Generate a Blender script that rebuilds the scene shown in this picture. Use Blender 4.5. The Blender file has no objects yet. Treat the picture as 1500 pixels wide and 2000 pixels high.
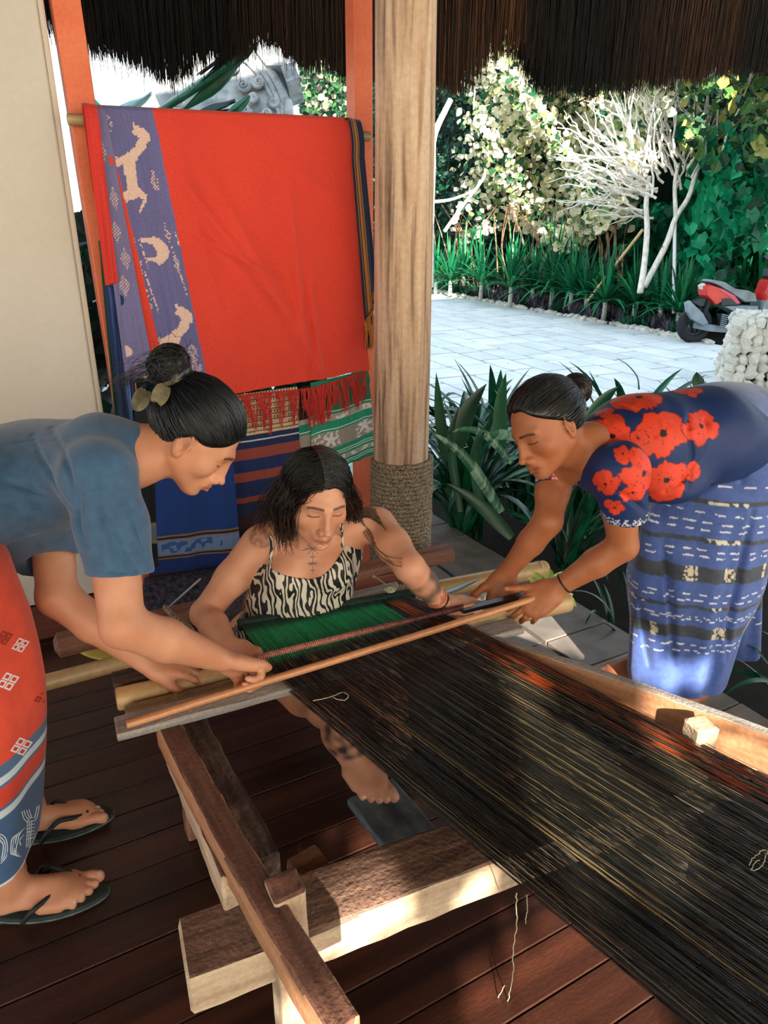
import bpy, bmesh, math, random
import numpy as np
from mathutils import Vector, Matrix
from mathutils.bvhtree import BVHTree
random.seed(7); RNG = np.random.default_rng(7)
scene = bpy.context.scene
COL = scene.collection

# ---------------------------------------------------------------- camera, world, sun, exposure
PITCH, YAW, ROLL, FPX, EYE = 21.5, 28.6, 0.5, 1330.0, 1.35
def _cam_axes():
    p, y, r = [math.radians(a) for a in (PITCH, YAW, ROLL)]
    f = np.array([math.sin(y)*math.cos(p), math.cos(y)*math.cos(p), -math.sin(p)])
    rt = np.array([math.cos(y), -math.sin(y), 0.0]); up = np.cross(rt, f)
    return rt*math.cos(r)+up*math.sin(r), -rt*math.sin(r)+up*math.cos(r), f
CR, CU, CF = _cam_axes()
CAMPOS = np.array([0, 0, EYE])
cam_data = bpy.data.cameras.new('camera'); cam = bpy.data.objects.new('camera', cam_data); COL.objects.link(cam)
cam.matrix_world = Matrix(((CR[0], CU[0], -CF[0], 0), (CR[1], CU[1], -CF[1], 0), (CR[2], CU[2], -CF[2], EYE), (0, 0, 0, 1)))
cam_data.sensor_fit = 'HORIZONTAL'; cam_data.sensor_width = 36; cam_data.lens = FPX/1500*36
cam_data.clip_start = 0.02; cam_data.clip_end = 300
scene.camera = cam
scene.view_settings.view_transform = 'Standard'; scene.view_settings.look = 'None'
scene.view_settings.gamma = 1; scene.view_settings.use_curve_mapping = False
scene.view_settings.exposure = 1.1
world = bpy.data.worlds.new('sky'); scene.world = world; world.use_nodes = True
wn = world.node_tree.nodes; wl = world.node_tree.links
bg = wn['Background']; tc = wn.new('ShaderNodeTexCoord'); sep = wn.new('ShaderNodeSeparateXYZ'); rmp = wn.new('ShaderNodeValToRGB')
wl.new(tc.outputs['Generated'], sep.inputs[0]); wl.new(sep.outputs['Z'], rmp.inputs[0]); wl.new(rmp.outputs[0], bg.inputs[0])
rmp.color_ramp.elements[0].position = 0.0; rmp.color_ramp.elements[0].color = (1.0, 0.99, 0.97, 1)
rmp.color_ramp.elements[1].position = 0.8; rmp.color_ramp.elements[1].color = (0.60, 0.79, 0.98, 1)
bg.inputs[1].default_value = 1.0
SUN_DIR = np.array([0.28, 0.86, -0.40]); SUN_DIR /= np.linalg.norm(SUN_DIR)
sun_d = bpy.data.lights.new('sun', 'SUN'); sun_d.energy = 9.0; sun_d.angle = 0.011; sun_d.color = (1.0, 0.90, 0.76)
sun = bpy.data.objects.new('sun', sun_d); COL.objects.link(sun); sun.location = (-3, -6, 6)
sun.rotation_euler = Vector(SUN_DIR).to_track_quat('-Z', 'Y').to_euler()

# ---------------------------------------------------------------- points read off the photograph (1500 x 2000), placed at their real distance
def ray(px, py): return CR*((px-750)/FPX) - CU*((py-1000)/FPX) + CF
def at(px, py, d): return CAMPOS + ray(px, py)*d
def atz(px, py, z): r = ray(px, py); return CAMPOS + r*((z-EYE)/r[2])
def aty(px, py, y): r = ray(px, py); return CAMPOS + r*(y/r[1])
def atx(px, py, x): r = ray(px, py); return CAMPOS + r*(x/r[0])
def vdir(x, y, t): v = CR*x + CU*y - CF*t; return v/np.linalg.norm(v)
def nrm(v): v = np.asarray(v, float); return v/np.linalg.norm(v)

# ---------------------------------------------------------------- materials
def lin(c):
    if isinstance(c, str): c = [int(c[i:i+2], 16)/255 for i in (0, 2, 4)]
    return tuple((x/12.92 if x <= .04045 else ((x+.055)/1.055)**2.4) for x in c) + (1,)
def linv(c): return np.array(lin(c)[:3])
def mat(name, c1, c2=None, sc=(5, 5, 5), detail=4, rough=.6, bump=0, attr=False, sss=0, metal=0, lo=.35, hi=.65, spec=.5, c3=None, fine=None, sheen=0, trans=0, dist=0, var=0):
    m = bpy.data.materials.new(name); m.use_nodes = True; n = m.node_tree.nodes; l = m.node_tree.links
    b = n['Principled BSDF']; b.inputs['Roughness'].default_value = rough; b.inputs['Metallic'].default_value = metal
    b.inputs['Specular IOR Level'].default_value = spec
    if sss: b.inputs['Subsurface Weight'].default_value = sss; b.inputs['Subsurface Radius'].default_value = (.012, .005, .003); b.inputs['Subsurface Scale'].default_value = 1
    if sheen: b.inputs['Sheen Weight'].default_value = sheen
    if trans: b.inputs['Transmission Weight'].default_value = trans
    t = n.new('ShaderNodeTexCoord'); mp = n.new('ShaderNodeMapping'); mp.inputs['Scale'].default_value = sc
    l.new(t.outputs['Object'], mp.inputs[0])
    nz = n.new('ShaderNodeTexNoise'); nz.inputs['Scale'].default_value = 1; nz.inputs['Detail'].default_value = detail; nz.inputs['Distortion'].default_value = dist
    l.new(mp.outputs[0], nz.inputs['Vector'])
    if var:
        oi = n.new('ShaderNodeObjectInfo'); ad = n.new('ShaderNodeVectorMath'); ad.operation = 'ADD'
        cmb = n.new('ShaderNodeCombineXYZ'); ml = n.new('ShaderNodeMath'); ml.operation = 'MULTIPLY'; ml.inputs[1].default_value = 37
        l.new(oi.outputs['Random'], ml.inputs[0])
        for i in range(3): l.new(ml.outputs[0], cmb.inputs[i])
        l.new(mp.outputs[0], ad.inputs[0]); l.new(cmb.outputs[0], ad.inputs[1]); l.new(ad.outputs[0], nz.inputs['Vector'])
    r = n.new('ShaderNodeValToRGB'); r.color_ramp.elements[0].position = lo; r.color_ramp.elements[1].position = hi
    r.color_ramp.elements[0].color = lin(c1); r.color_ramp.elements[1].color = lin(c2 or c1)
    if c3: e = r.color_ramp.elements.new((lo+hi)/2); e.color = lin(c3)
    l.new(nz.outputs['Fac'], r.inputs[0]); out = r.outputs[0]
    if attr:
        a = n.new('ShaderNodeAttribute'); a.attribute_name = 'Col'
        mx = n.new('ShaderNodeMix'); mx.data_type = 'RGBA'; mx.blend_type = 'MULTIPLY'; mx.inputs['Factor'].default_value = 1
        l.new(a.outputs['Color'], mx.inputs['A']); l.new(out, mx.inputs['B']); out = mx.outputs['Result']
    if fine:
        f = n.new('ShaderNodeTexNoise'); f.inputs['Scale'].default_value = fine[0]; f.inputs['Detail'].default_value = 3
        l.new(t.outputs['Object'], f.inputs['Vector'])
        fr = n.new('ShaderNodeMapRange'); fr.inputs['To Min'].default_value = 1-fine[1]; fr.inputs['To Max'].default_value = 1+fine[1]
        fr.inputs['From Min'].default_value = .3; fr.inputs['From Max'].default_value = .7
        l.new(f.outputs['Fac'], fr.inputs['Value'])
        mx = n.new('ShaderNodeMix'); mx.data_type = 'RGBA'; mx.blend_type = 'MULTIPLY'; mx.inputs['Factor'].default_value = 1
        l.new(out, mx.inputs['A']); l.new(fr.outputs[0], mx.inputs['B']); out = mx.outputs['Result']
    if var:
        vr = n.new('ShaderNodeMapRange'); vr.inputs['To Min'].default_value = 1-var; vr.inputs['To Max'].default_value = 1+var
        l.new(oi.outputs['Random'], vr.inputs['Value'])
        mx = n.new('ShaderNodeMix'); mx.data_type = 'RGBA'; mx.blend_type = 'MULTIPLY'; mx.inputs['Factor'].default_value = 1
        l.new(out, mx.inputs['A']); l.new(vr.outputs[0], mx.inputs['B']); out = mx.outputs['Result']
    l.new(out, b.inputs['Base Color'])
    if bump:
        bp = n.new('ShaderNodeBump'); bp.inputs['Strength'].default_value = bump; bp.inputs['Distance'].default_value = .004
        l.new((f if fine else nz).outputs['Fac'], bp.inputs['Height']); l.new(bp.outputs[0], b.inputs['Normal'])
    return m

# ---------------------------------------------------------------- mesh helpers
def setcol(me, cols):
    a = me.color_attributes.new('Col', 'FLOAT_COLOR', 'POINT')
    c = np.ones((len(me.vertices), 4), np.float32); c[:, :3] = cols; a.data.foreach_set('color', c.ravel())
def mesh_np(name, V, F, m=None, parent=None, smooth=True, cols=None, loc=None):
    V = np.asarray(V, np.float32); me = bpy.data.meshes.new(name)
    if loc is not None: V = V - np.asarray(loc, np.float32)
    if isinstance(F, np.ndarray):
        k = F.shape[1]; me.vertices.add(len(V)); me.vertices.foreach_set('co', V.ravel())
        me.loops.add(F.size); me.loops.foreach_set('vertex_index', F.astype(np.int32).ravel())
        me.polygons.add(len(F)); me.polygons.foreach_set('loop_start', np.arange(0, F.size, k, dtype=np.int32))
        me.polygons.foreach_set('loop_total', np.full(len(F), k, np.int32)); me.update(calc_edges=True)
    else:
        me.from_pydata([tuple(v) for v in V], [], F)
    me.polygons.foreach_set('use_smooth', np.full(len(me.polygons), smooth)); 
    if cols is not None: setcol(me, cols)
    if m: me.materials.append(m)
    me.validate()
    o = bpy.data.objects.new(name, me); COL.objects.link(o)
    if loc is not None: o.location = loc
    if parent: o.parent = parent; o.matrix_parent_inverse = parent.matrix_world.inverted() if loc is None else Matrix()
    return o
def tag(o, label=None, cat=None, group=None, kind=None):
    for k, v in (('label', label), ('category', cat), ('group', group), ('kind', kind)):
        if v: o[k] = v
    return o
def empty(name, label, cat, loc, group=None):
    o = bpy.data.objects.new(name, None); COL.objects.link(o); o.location = tuple(float(x) for x in loc); o.empty_display_size = .05
    o.matrix_world = Matrix.Translation(o.location)
    return tag(o, label, cat, group)
def sub(parent, name, V, F, m, smooth=True, cols=None):
    """part given in world coordinates"""
    V = np.asarray(V, float) - np.array(parent_loc(parent))
    o = mesh_np(name, V, F, m, None, smooth, cols); o.parent = parent; return o
def parent_loc(p):
    l = np.zeros(3)
    while p is not None: l = l + np.array(p.location); p = p.parent
    return l
def frames(P):
    P = np.asarray(P, float); T = np.gradient(P, axis=0); T /= np.linalg.norm(T, axis=1)[:, None]+1e-12
    ref = np.array([0, 0, 1.]) if abs(T[0][2]) < .9 else np.array([1., 0, 0])
    N = []; n = nrm(np.cross(np.cross(T[0], ref), T[0]))
    for t in T: n = nrm(n - t*np.dot(n, t)); N.append(n)
    N = np.array(N); return T, N, np.cross(T, N)
def tube(P, r, n=8, cap=True, sq=1.0):
    P = np.asarray(P, float); k = len(P); r = np.broadcast_to(np.asarray(r, float), (k,)); T, N, B = frames(P)
    a = np.arange(n)/n*2*np.pi
    V = P[:, None] + r[:, None, None]*(np.cos(a)[None, :, None]*N[:, None]*sq + np.sin(a)[None, :, None]*B[:, None])
    V = V.reshape(-1, 3); F = []
    for i in range(k-1):
        for j in range(n): F.append((i*n+j, i*n+(j+1) % n, (i+1)*n+(j+1) % n, (i+1)*n+j))
    if cap: F.append(tuple(range(n-1, -1, -1))); F.append(tuple((k-1)*n+j for j in range(n)))
    return V, F
def strands(paths, r0, r1=None, n=3, cols=None):
    """many thin tubes at once: paths (S,K,3)"""
    P = np.asarray(paths, float); S, K, _ = P.shape; T = np.gradient(P, axis=1); T /= np.linalg.norm(T, axis=2, keepdims=True)+1e-12
    ref = np.array([.31, .22, .93]); N = np.cross(T, ref); N /= np.linalg.norm(N, axis=2, keepdims=True)+1e-9; B = np.cross(T, N)
    r0 = np.broadcast_to(np.asarray(r0, float), (S,)); r1 = r0*.4 if r1 is None else np.broadcast_to(np.asarray(r1, float), (S,))
    t = np.linspace(0, 1, K); R = r0[:, None]*(1-t)+r1[:, None]*t
    a = np.arange(n)/n*2*np.pi
    V = P[:, :, None]+R[:, :, None, None]*(np.cos(a)[None, None, :, None]*N[:, :, None]+np.sin(a)[None, None, :, None]*B[:, :, None])
    idx = np.arange(S*K*n).reshape(S, K, n); A = idx[:, :-1]; C = idx[:, 1:]
    F = np.stack([A, np.roll(A, -1, 2), np.roll(C, -1, 2), C], -1).reshape(-1, 4)
    c = None if cols is None else np.repeat(np.asarray(cols).reshape(S, -1, 3) if np.ndim(cols) == 2 else cols, 1, 0)
    if c is not None:
        c = np.broadcast_to(c if c.shape[1] == K else c[:, :1], (S, K, 3)); c = np.repeat(c[:, :, None], n, 2).reshape(-1, 3)
    return V.reshape(-1, 3), F, c
def grid_faces(nu, nv, wrap=False):
    i = np.arange(nu*nv).reshape(nu, nv)
    if wrap: j = np.roll(i, -1, 0); a = i[:, :-1]; b = j[:, :-1]; c = j[:, 1:]; d = i[:, 1:]
    else: a = i[:-1, :-1]; b = i[1:, :-1]; c = i[1:, 1:]; d = i[:-1, 1:]
    return np.stack([a, b, c, d], -1).reshape(-1, 4)
def beam_geo(A, B, w, h, up=(0, 0, 1), seg=12, bow=(0, 0), jit=.0015, bev=.006, seed=0, taper=1.0):
    """squared timber from A to B in local coordinates (x along the timber); returns V,F and the matrix"""
    A = np.asarray(A, float); B = np.asarray(B, float); L = np.linalg.norm(B-A); x = (B-A)/L
    y = nrm(np.cross(up, x)); z = np.cross(x, y); rg = np.random.default_rng(seed+int(L*1e4))
    cs = []
    for sx, sy in ((1, 1), (-1, 1), (-1, -1), (1, -1)):
        for q in range(3):
            a = math.atan2(sy, sx) + (q-1)*.6
            cs.append((sx*(w/2-bev)+math.cos(a)*bev*1.1, sy*(h/2-bev)+math.sin(a)*bev*1.1))
    cs = np.array(cs); n = len(cs); V = []; wob = rg.normal(0, jit*.45, (seg+1, n, 2)); slow = np.cumsum(rg.normal(0, jit*.22, (seg+1, 2)), 0)
    xs = [0, bev*.6] + list(np.linspace(0, L, seg+1)[1:-1]) + [L-bev*.6, L]
    for i, xx in enumerate(xs):
        t = xx/L; e = .0 if 0 < i < len(xs)-1 else bev*.8; j = min(i, seg)
        s = 1+(taper-1)*t
        for k in range(n):
            c0 = (cs[k][0]*s - math.copysign(e, cs[k][0]), cs[k][1]*s - math.copysign(e, cs[k][1]))
            V.append((xx, c0[0]+wob[j][k][0]+slow[j][0]+bow[0]*4*t*(1-t), c0[1]+wob[j][k][1]+slow[j][1]+bow[1]*4*t*(1-t)))
    F = []
    for i in range(len(xs)-1):
        for k in range(n): F.append((i*n+k, i*n+(k+1) % n, (i+1)*n+(k+1) % n, (i+1)*n+k))
    F.append(tuple(range(n-1, -1, -1))); F.append(tuple((len(xs)-1)*n+k for k in range(n)))
    M_ = Matrix(((x[0], y[0], z[0], A[0]), (x[1], y[1], z[1], A[1]), (x[2], y[2], z[2], A[2]), (0, 0, 0, 1)))
    return V, F, M_
def beam(name, A, B, w, h, m, parent=None, m2=None, **kw):
    V, F, M_ = beam_geo(A, B, w, h, **kw); o = mesh_np(name, V, F, m, None, False)
    if m2:
        o.data.materials.append(m2)
        for p in o.data.polygons: p.material_index = 0 if (M_.to_3x3() @ p.normal).z > .6 else 1
    if parent is not None: M_ = Matrix.Translation(-Vector(parent_loc(parent))) @ M_; o.parent = parent
    o.matrix_basis = M_; return o
def pole(name, A, B, r, m, parent=None, n=16, nodes=(), seed=0, wob=.0, r2=None, knob=.1):
    """round pole or bamboo, x along it; nodes = fractions with a raised ring"""
    A = np.asarray(A, float); B = np.asarray(B, float); L = np.linalg.norm(B-A); x = (B-A)/L
    y = nrm(np.cross((0, 0, 1) if abs(x[2]) < .95 else (1, 0, 0), x)); z = np.cross(x, y); rg = np.random.default_rng(seed+3)
    ts = set(np.linspace(0, 1, 24)); 
    for q in nodes:
        for dq in (-.02, -.006, 0, .006, .02): ts.add(min(1, max(0, q+dq*.6/L)))
    ts.add(.006/L); ts.add(1-.006/L); ts = sorted(ts); P = []; R = []
    for t in ts:
        rr = r*(1-t)+(r2 or r)*t
        for q in nodes:
            u = abs(t-q)*L
            if u < .0025: rr *= 1+knob
            elif u < .006: rr *= 1-.02
        if t in (ts[0], ts[-1]): rr *= .9
        P.append((t*L, wob*math.sin(t*7+seed), wob*math.cos(t*5+seed))); R.append(rr)
    V, F = tube(P, R, n); o = mesh_np(name, V, F, m, None, True)
    M_ = Matrix(((x[0], y[0], z[0], A[0]), (x[1], y[1], z[1], A[1]), (x[2], y[2], z[2], A[2]), (0, 0, 0, 1)))
    if parent is not None: M_ = Matrix.Translation(-Vector(parent_loc(parent))) @ M_; o.parent = parent
    o.matrix_basis = M_; return o
def inpoly(x, y, poly):
    x = np.asarray(x); y = np.asarray(y); ins = np.zeros(x.shape, bool); n = len(poly); j = n-1
    for i in range(n):
        xi, yi = poly[i]; xj, yj = poly[j]
        if yi != yj:
            c = ((yi > y) != (yj > y)) & (x < (xj-xi)*(y-yi)/(yj-yi)+xi); ins ^= c
        j = i
    return ins
def vnoise(x, y, z=0., seed=0):
    """cheap smooth value noise on numpy arrays"""
    x = np.asarray(x, float)+seed*17.3; y = np.asarray(y, float)+seed*5.1; z = np.asarray(z, float)+np.zeros_like(x)
    def h(i, j, k):
        v = np.sin(i*127.1+j*311.7+k*74.7+seed)*43758.5453; return v-np.floor(v)
    xi, yi, zi = np.floor(x), np.floor(y), np.floor(z); f = lambda t: t*t*(3-2*t); u, v, w = f(x-xi), f(y-yi), f(z-zi); r = 0
    for a in (0, 1):
        for b in (0, 1):
            for c in (0, 1): r = r+h(xi+a, yi+b, zi+c)*(u if a else 1-u)*(v if b else 1-v)*(w if c else 1-w)
    return r*2-1
def interp_path(P, k):
    """Catmull-Rom resample"""
    P = np.asarray(P, float); n = len(P); Q = np.vstack([2*P[0]-P[1], P, 2*P[-1]-P[-2]]); out = []
    for s in np.linspace(0, n-1, k):
        i = min(int(s), n-2); t = s-i; p0, p1, p2, p3 = Q[i:i+4]
        out.append(.5*((2*p1)+(-p0+p2)*t+(2*p0-5*p1+4*p2-p3)*t*t+(-p0+3*p1-3*p2+p3)*t**3))
    return np.array(out)

# ---------------------------------------------------------------- signed-distance modelling (bodies and clothes): one closed surface each
class Field:
    def __init__(s, lo, hi, h):
        s.lo = np.array(lo, float); s.h = h; s.n = np.ceil((np.array(hi)-s.lo)/h).astype(int)+1
        s.D = np.full(s.n, .2, np.float32); s.ax = [s.lo[i]+h*np.arange(s.n[i]) for i in range(3)]
    def reg(s, lo, hi):
        a = np.clip(np.floor((np.array(lo)-s.lo)/s.h).astype(int), 0, s.n); b = np.clip(np.ceil((np.array(hi)-s.lo)/s.h).astype(int)+1, 0, s.n)
        if (b <= a).any(): return None, None
        sl = tuple(slice(a[i], b[i]) for i in range(3)); g = [s.ax[0][sl[0]][:, None, None], s.ax[1][sl[1]][None, :, None], s.ax[2][sl[2]][None, None, :]]
        return sl, g
    def mix(s, sl, d, k, mode):
        D = s.D[sl]; d = d.astype(np.float32)
        if mode == 'add':
            if k <= 0: D[:] = np.minimum(D, d); return
            h = np.clip(.5+.5*(D-d)/k, 0, 1); D[:] = D*(1-h)+d*h-k*h*(1-h)
        else:
            d = -d; k = max(k, 1e-5); h = np.clip(.5-.5*(D-d)/k, 0, 1); D[:] = D*(1-h)+d*h+k*h*(1-h)
    def cone(s, a, b, ra, rb=None, k=.01, mode='add'):
        a = np.asarray(a, float); b = np.asarray(b, float); rb = ra if rb is None else rb; R = max(ra, rb)+k*1.2+2*s.h+.004
        sl, g = s.reg(np.minimum(a, b)-R, np.maximum(a, b)+R)
        if sl is None: return
        ba = b-a; L2 = ba@ba+1e-12; px, py, pz = g[0]-a[0], g[1]-a[1], g[2]-a[2]
        t = np.clip((px*ba[0]+py*ba[1]+pz*ba[2])/L2, 0, 1)
        d = np.sqrt((px-t*ba[0])**2+(py-t*ba[1])**2+(pz-t*ba[2])**2)-(ra+(rb-ra)*t); s.mix(sl, d, k, mode)
    def path(s, P, R, k=.01, kj=None, mode='add'):
        for i in range(len(P)-1): s.cone(P[i], P[i+1], R[i], R[i+1], k if i == 0 else (kj or k), mode)
    def ell(s, c, r, M=None, k=.01, mode='add'):
        c = np.asarray(c, float); r = np.asarray(r, float); R = r.max()+k*1.2+2*s.h+.004
        sl, g = s.reg(c-R, c+R)
        if sl is None: return
        p = [g[0]-c[0], g[1]-c[1], g[2]-c[2]]
        if M is not None: p = [p[0]*M[i][0]+p[1]*M[i][1]+p[2]*M[i][2] for i in range(3)]
        k0 = np.sqrt((p[0]/r[0])**2+(p[1]/r[1])**2+(p[2]/r[2])**2); k1 = np.sqrt((p[0]/r[0]**2)**2+(p[1]/r[1]**2)**2+(p[2]/r[2]**2)**2)+1e-9
        s.mix(sl, k0*(k0-1)/k1, k, mode)
    def econe(s, a, b, ra, rb, side, flat, k=.02, mode='add'):
        """tapered capsule with an elliptic section: radius ra->rb along 'side', times flat across it"""
        a = np.asarray(a, float); b = np.asarray(b, float); R = max(ra, rb)+k*1.2+2*s.h+.004
        sl, g = s.reg(np.minimum(a, b)-R, np.maximum(a, b)+R)
        if sl is None: return
        x = nrm(b-a); y = nrm(np.asarray(side)-x*np.dot(side, x)); z = np.cross(x, y); L = np.linalg.norm(b-a)
        p = [g[0]-a[0], g[1]-a[1], g[2]-a[2]]; u = p[0]*x[0]+p[1]*x[1]+p[2]*x[2]; v = p[0]*y[0]+p[1]*y[1]+p[2]*y[2]; w = (p[0]*z[0]+p[1]*z[1]+p[2]*z[2])/flat
        t = np.clip(u/L, 0, 1); du = u-t*L
        d = (np.sqrt(du**2+v**2+w**2)-(ra+(rb-ra)*t))
        s.mix(sl, np.where(d > 0, d*(.5+.5*flat), d*flat), k, mode)
    def plane_cut(s, c, n, k=.004, lo=None, hi=None):
        """remove what lies on the +n side of the plane through c, inside box lo..hi"""
        sl, g = s.reg(lo if lo is not None else s.lo, hi if hi is not None else s.lo+s.h*s.n)
        n = nrm(n); d = -((g[0]-c[0])*n[0]+(g[1]-c[1])*n[1]+(g[2]-c[2])*n[2]); s.mix(sl, d, k, 'sub')
    def func(s, f, lo, hi, k, mode):
        sl, g = s.reg(lo, hi)
        if sl is None: return
        d = f(g[0], g[1], g[2]); s.mix(sl, d+np.zeros(s.D[sl].shape), k, mode)
    def surf(s):
        D = s.D; D[0] = D[-1] = .1; D[:, 0] = D[:, -1] = .1; D[:, :, 0] = D[:, :, -1] = .1
        I = D < 0; n = np.array(D.shape)
        cnt = np.zeros(n-1, np.uint8)
        cs = [(i, j, k) for i in (0, 1) for j in (0, 1) for k in (0, 1)]
        for i, j, k in cs: cnt += I[i:n[0]-1+i, j:n[1]-1+j, k:n[2]-1+k]
        act = (cnt > 0) & (cnt < 8); ids = np.argwhere(act); idm = np.full(act.shape, -1, np.int32); idm[act] = np.arange(len(ids))
        val = {c: D[ids[:, 0]+c[0], ids[:, 1]+c[1], ids[:, 2]+c[2]] for c in cs}
        acc = np.zeros((len(ids), 3)); w = np.zeros(len(ids))
        for a in cs:
            for ax in range(3):
                if a[ax]: continue
                b = tuple(1 if q == ax else a[q] for q in range(3)); va, vb = val[a], val[b]; cr = (va < 0) != (vb < 0)
                t = np.where(cr, va/(va-vb+1e-20), 0); p = np.array(a, float)[None].repeat(len(ids), 0); p[:, ax] = t
                acc += p*cr[:, None]; w += cr
        V = s.lo+s.h*(ids+acc/w[:, None]); F = []
        for ax in range(3):
            o1, o2 = (ax+1) % 3, (ax+2) % 3; sh = [slice(None)]*3; a0 = list(sh); a1 = list(sh); a0[ax] = slice(0, -1); a1[ax] = slice(1, None)
            for fl in (0, 1):
                E = (I[tuple(a0)] & ~I[tuple(a1)]) if fl else (~I[tuple(a0)] & I[tuple(a1)])
                e = np.argwhere(E); e = e[(e[:, o1] > 0) & (e[:, o2] > 0)]
                q = []
                for d1, d2 in ((0, 0), (-1, 0), (-1, -1), (0, -1)):
                    c = e.copy(); c[:, o1] += d1; c[:, o2] += d2; q.append(idm[c[:, 0], c[:, 1], c[:, 2]])
                q = np.stack(q, -1); F.append(q if fl else q[:, ::-1])
        F = np.vstack(F); F = F[(F >= 0).all(1)]; return V, F
def smooth_mesh(V, F, it=2, lam=.5):
    n = len(V); e = np.vstack([F[:, [0, 1]], F[:, [1, 2]], F[:, [2, 3]], F[:, [3, 0]]])
    for _ in range(it):
        S = np.zeros_like(V); c = np.zeros(n)
        for a, b in ((0, 1), (1, 0)):
            for q in range(3): S[:, q] += np.bincount(e[:, a], V[e[:, b], q], n)
            c += np.bincount(e[:, a], minlength=n)
        V = V+lam*(S/np.maximum(c, 1)[:, None]-V)
    return V
# ================================================================ STRUCTURE
M_deck = mat('deck_wood', '21120e', '4a281c', sc=(1.2, 26, 26), detail=6, rough=.38, bump=.25, var=.28, lo=.3, hi=.75, fine=(180, .15), spec=.4)
M_under = mat('dark_void', '050404', rough=1)
M_wall = mat('cream_plaster', 'd4cec4', 'ccc5b9', sc=(1.5, 1.5, 1.5), rough=.85, bump=.08, fine=(60, .02))
M_orange = mat('orange_paint', 'd9663f', 'e87a50', sc=(6, 6, 3), rough=.5, bump=.2, fine=(90, .07))
M_wood = mat('raw_brown_timber', '6b4636', 'a3725a', sc=(3, 45, 45), detail=8, rough=.7, bump=.7, lo=.3, hi=.7, fine=(140, .18))
M_wood_dark = mat('weathered_dark_timber', '2e211c', '6a5347', sc=(5, 60, 60), detail=8, rough=.8, bump=.9, lo=.35, hi=.7, fine=(110, .25))
M_wood_pale = mat('pale_timber', 'a58a70', 'd3bda0', sc=(3, 40, 40), detail=8, rough=.65, bump=.5, lo=.3, hi=.7, fine=(120, .12))
M_wood_grey = mat('silver_grey_timber', '6f6a66', 'a8a199', sc=(3, 50, 50), detail=8, rough=.75, bump=.6, lo=.3, hi=.7, fine=(130, .15))
M_wood_rail = mat('warm_plank_timber', '8a5d40', 'c08d66', sc=(2.5, 38, 38), detail=8, rough=.6, bump=.4, lo=.25, hi=.75, fine=(100, .12), dist=.6)
M_bamboo = mat('bamboo_skin', 'b8925f', 'dcbf8d', sc=(3, 30, 30), detail=5, rough=.32, bump=.15, lo=.3, hi=.7, fine=(50, .1))
M_bamboo_old = mat('aged_bamboo', '6a5336', 'b39a6c', sc=(4, 18, 18), detail=5, rough=.4, bump=.2, lo=.35, hi=.65, fine=(40, .2))
M_wood_top = mat('brown_timber_top', '4a2c22', '8a5f4c', sc=(3, 45, 45), detail=8, rough=.7, bump=.7, lo=.3, hi=.7, fine=(140, .18))
M_rod = mat('polished_rod', '9c6340', 'c98e62', sc=(3, 60, 60), rough=.35, bump=.2, fine=(90, .1))
M_rope = mat('coir_rope', '4d4236', 'b3a286', sc=(160, 160, 160), rough=.9, bump=.8, lo=.35, hi=.62)
M_trunk = mat('debarked_trunk', '5f4a3c', 'd6bc9f', sc=(34, 34, 1.8), detail=10, rough=.75, bump=1.0, lo=.30, hi=.62, c3='c2a183', fine=(60, .1), dist=.5)
M_tile = mat('terrace_slate', '6d665f', '8b8177', sc=(9, 9, 9), rough=.5, bump=.3, var=.12)
M_soil = mat('dark_soil', '080807', '17140f', sc=(14, 14, 14), rough=1, bump=1)

floor = empty('floor', 'dark reddish brown hardwood deck of narrow boards', 'floor', (0.2, 1.0, 0)); floor['kind'] = 'structure'; del floor['label'], floor['category']
V, F, _ = beam_geo((0, 0, -.02), (1, 0, -.02), .0905, .022, seg=4, jit=.0003, bev=.003)
_bm = []
for q in range(3):
    me = bpy.data.meshes.new('floor_board'); V2, F2, _ = beam_geo((0, 0, -.02), (1, 0, -.02), .0915, .022, seg=5, jit=.0003, bev=.0028, seed=q); me.from_pydata(V2, [], F2); me.materials.append(M_deck); _bm.append(me)
y = 1.0855-.0945*20+.047; i = 0
while y < 2.62:
    cut = [-1.9, (-.62, 1.02, -.80, .98, -.2, -.7)[i % 6]+RNG.uniform(-.1, .1), 1.235]
    for q in range(2):
        o = bpy.data.objects.new('floor_board', _bm[(i+q) % 3]); COL.objects.link(o); o.parent = floor; L = cut[q+1]-cut[q]-.002
        o.location = (cut[q]-.2, y-1.0, -.001+RNG.normal(0, .0006)); o.scale = (L, 1, 1); o.rotation_euler = (RNG.normal(0, .004), 0, 0)
    y += .0945; i += 1
for k in range(22):
    V_, F_, _ = beam_geo((0, 0, 0), (1, 0, 0), .2, .02, seg=1, jit=0, bev=.002)
tile_me = []
for k in range(3):
    Vt, Ft, _ = beam_geo((0, 0, 0), (.31, 0, 0), .185, .03, seg=2, jit=.0006, bev=.004, seed=k); me = bpy.data.meshes.new('terrace_tile'); me.from_pydata(Vt, [], Ft); me.materials.append(M_tile); tile_me.append(me)
terrace = empty('terrace', None, None, (1.2, 1.0, -.03)); terrace['kind'] = 'structure'; terrace.name = 'floor_terrace'
for r in range(19):
    for c in range(3):
        if r*.19+.0 > 3.0: continue
        x = .042+c*.33
        if c > 1: continue
        o = bpy.data.objects.new('terrace_tile', tile_me[(r+c) % 3]); COL.objects.link(o); o.parent = terrace; o.location = (x+.0, -1.0+r*.19, RNG.normal(0, .001)+.0)
bx = [(-3, -3), (1.95, -3), (1.95, 2.9), (-3, 2.9)]
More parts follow.
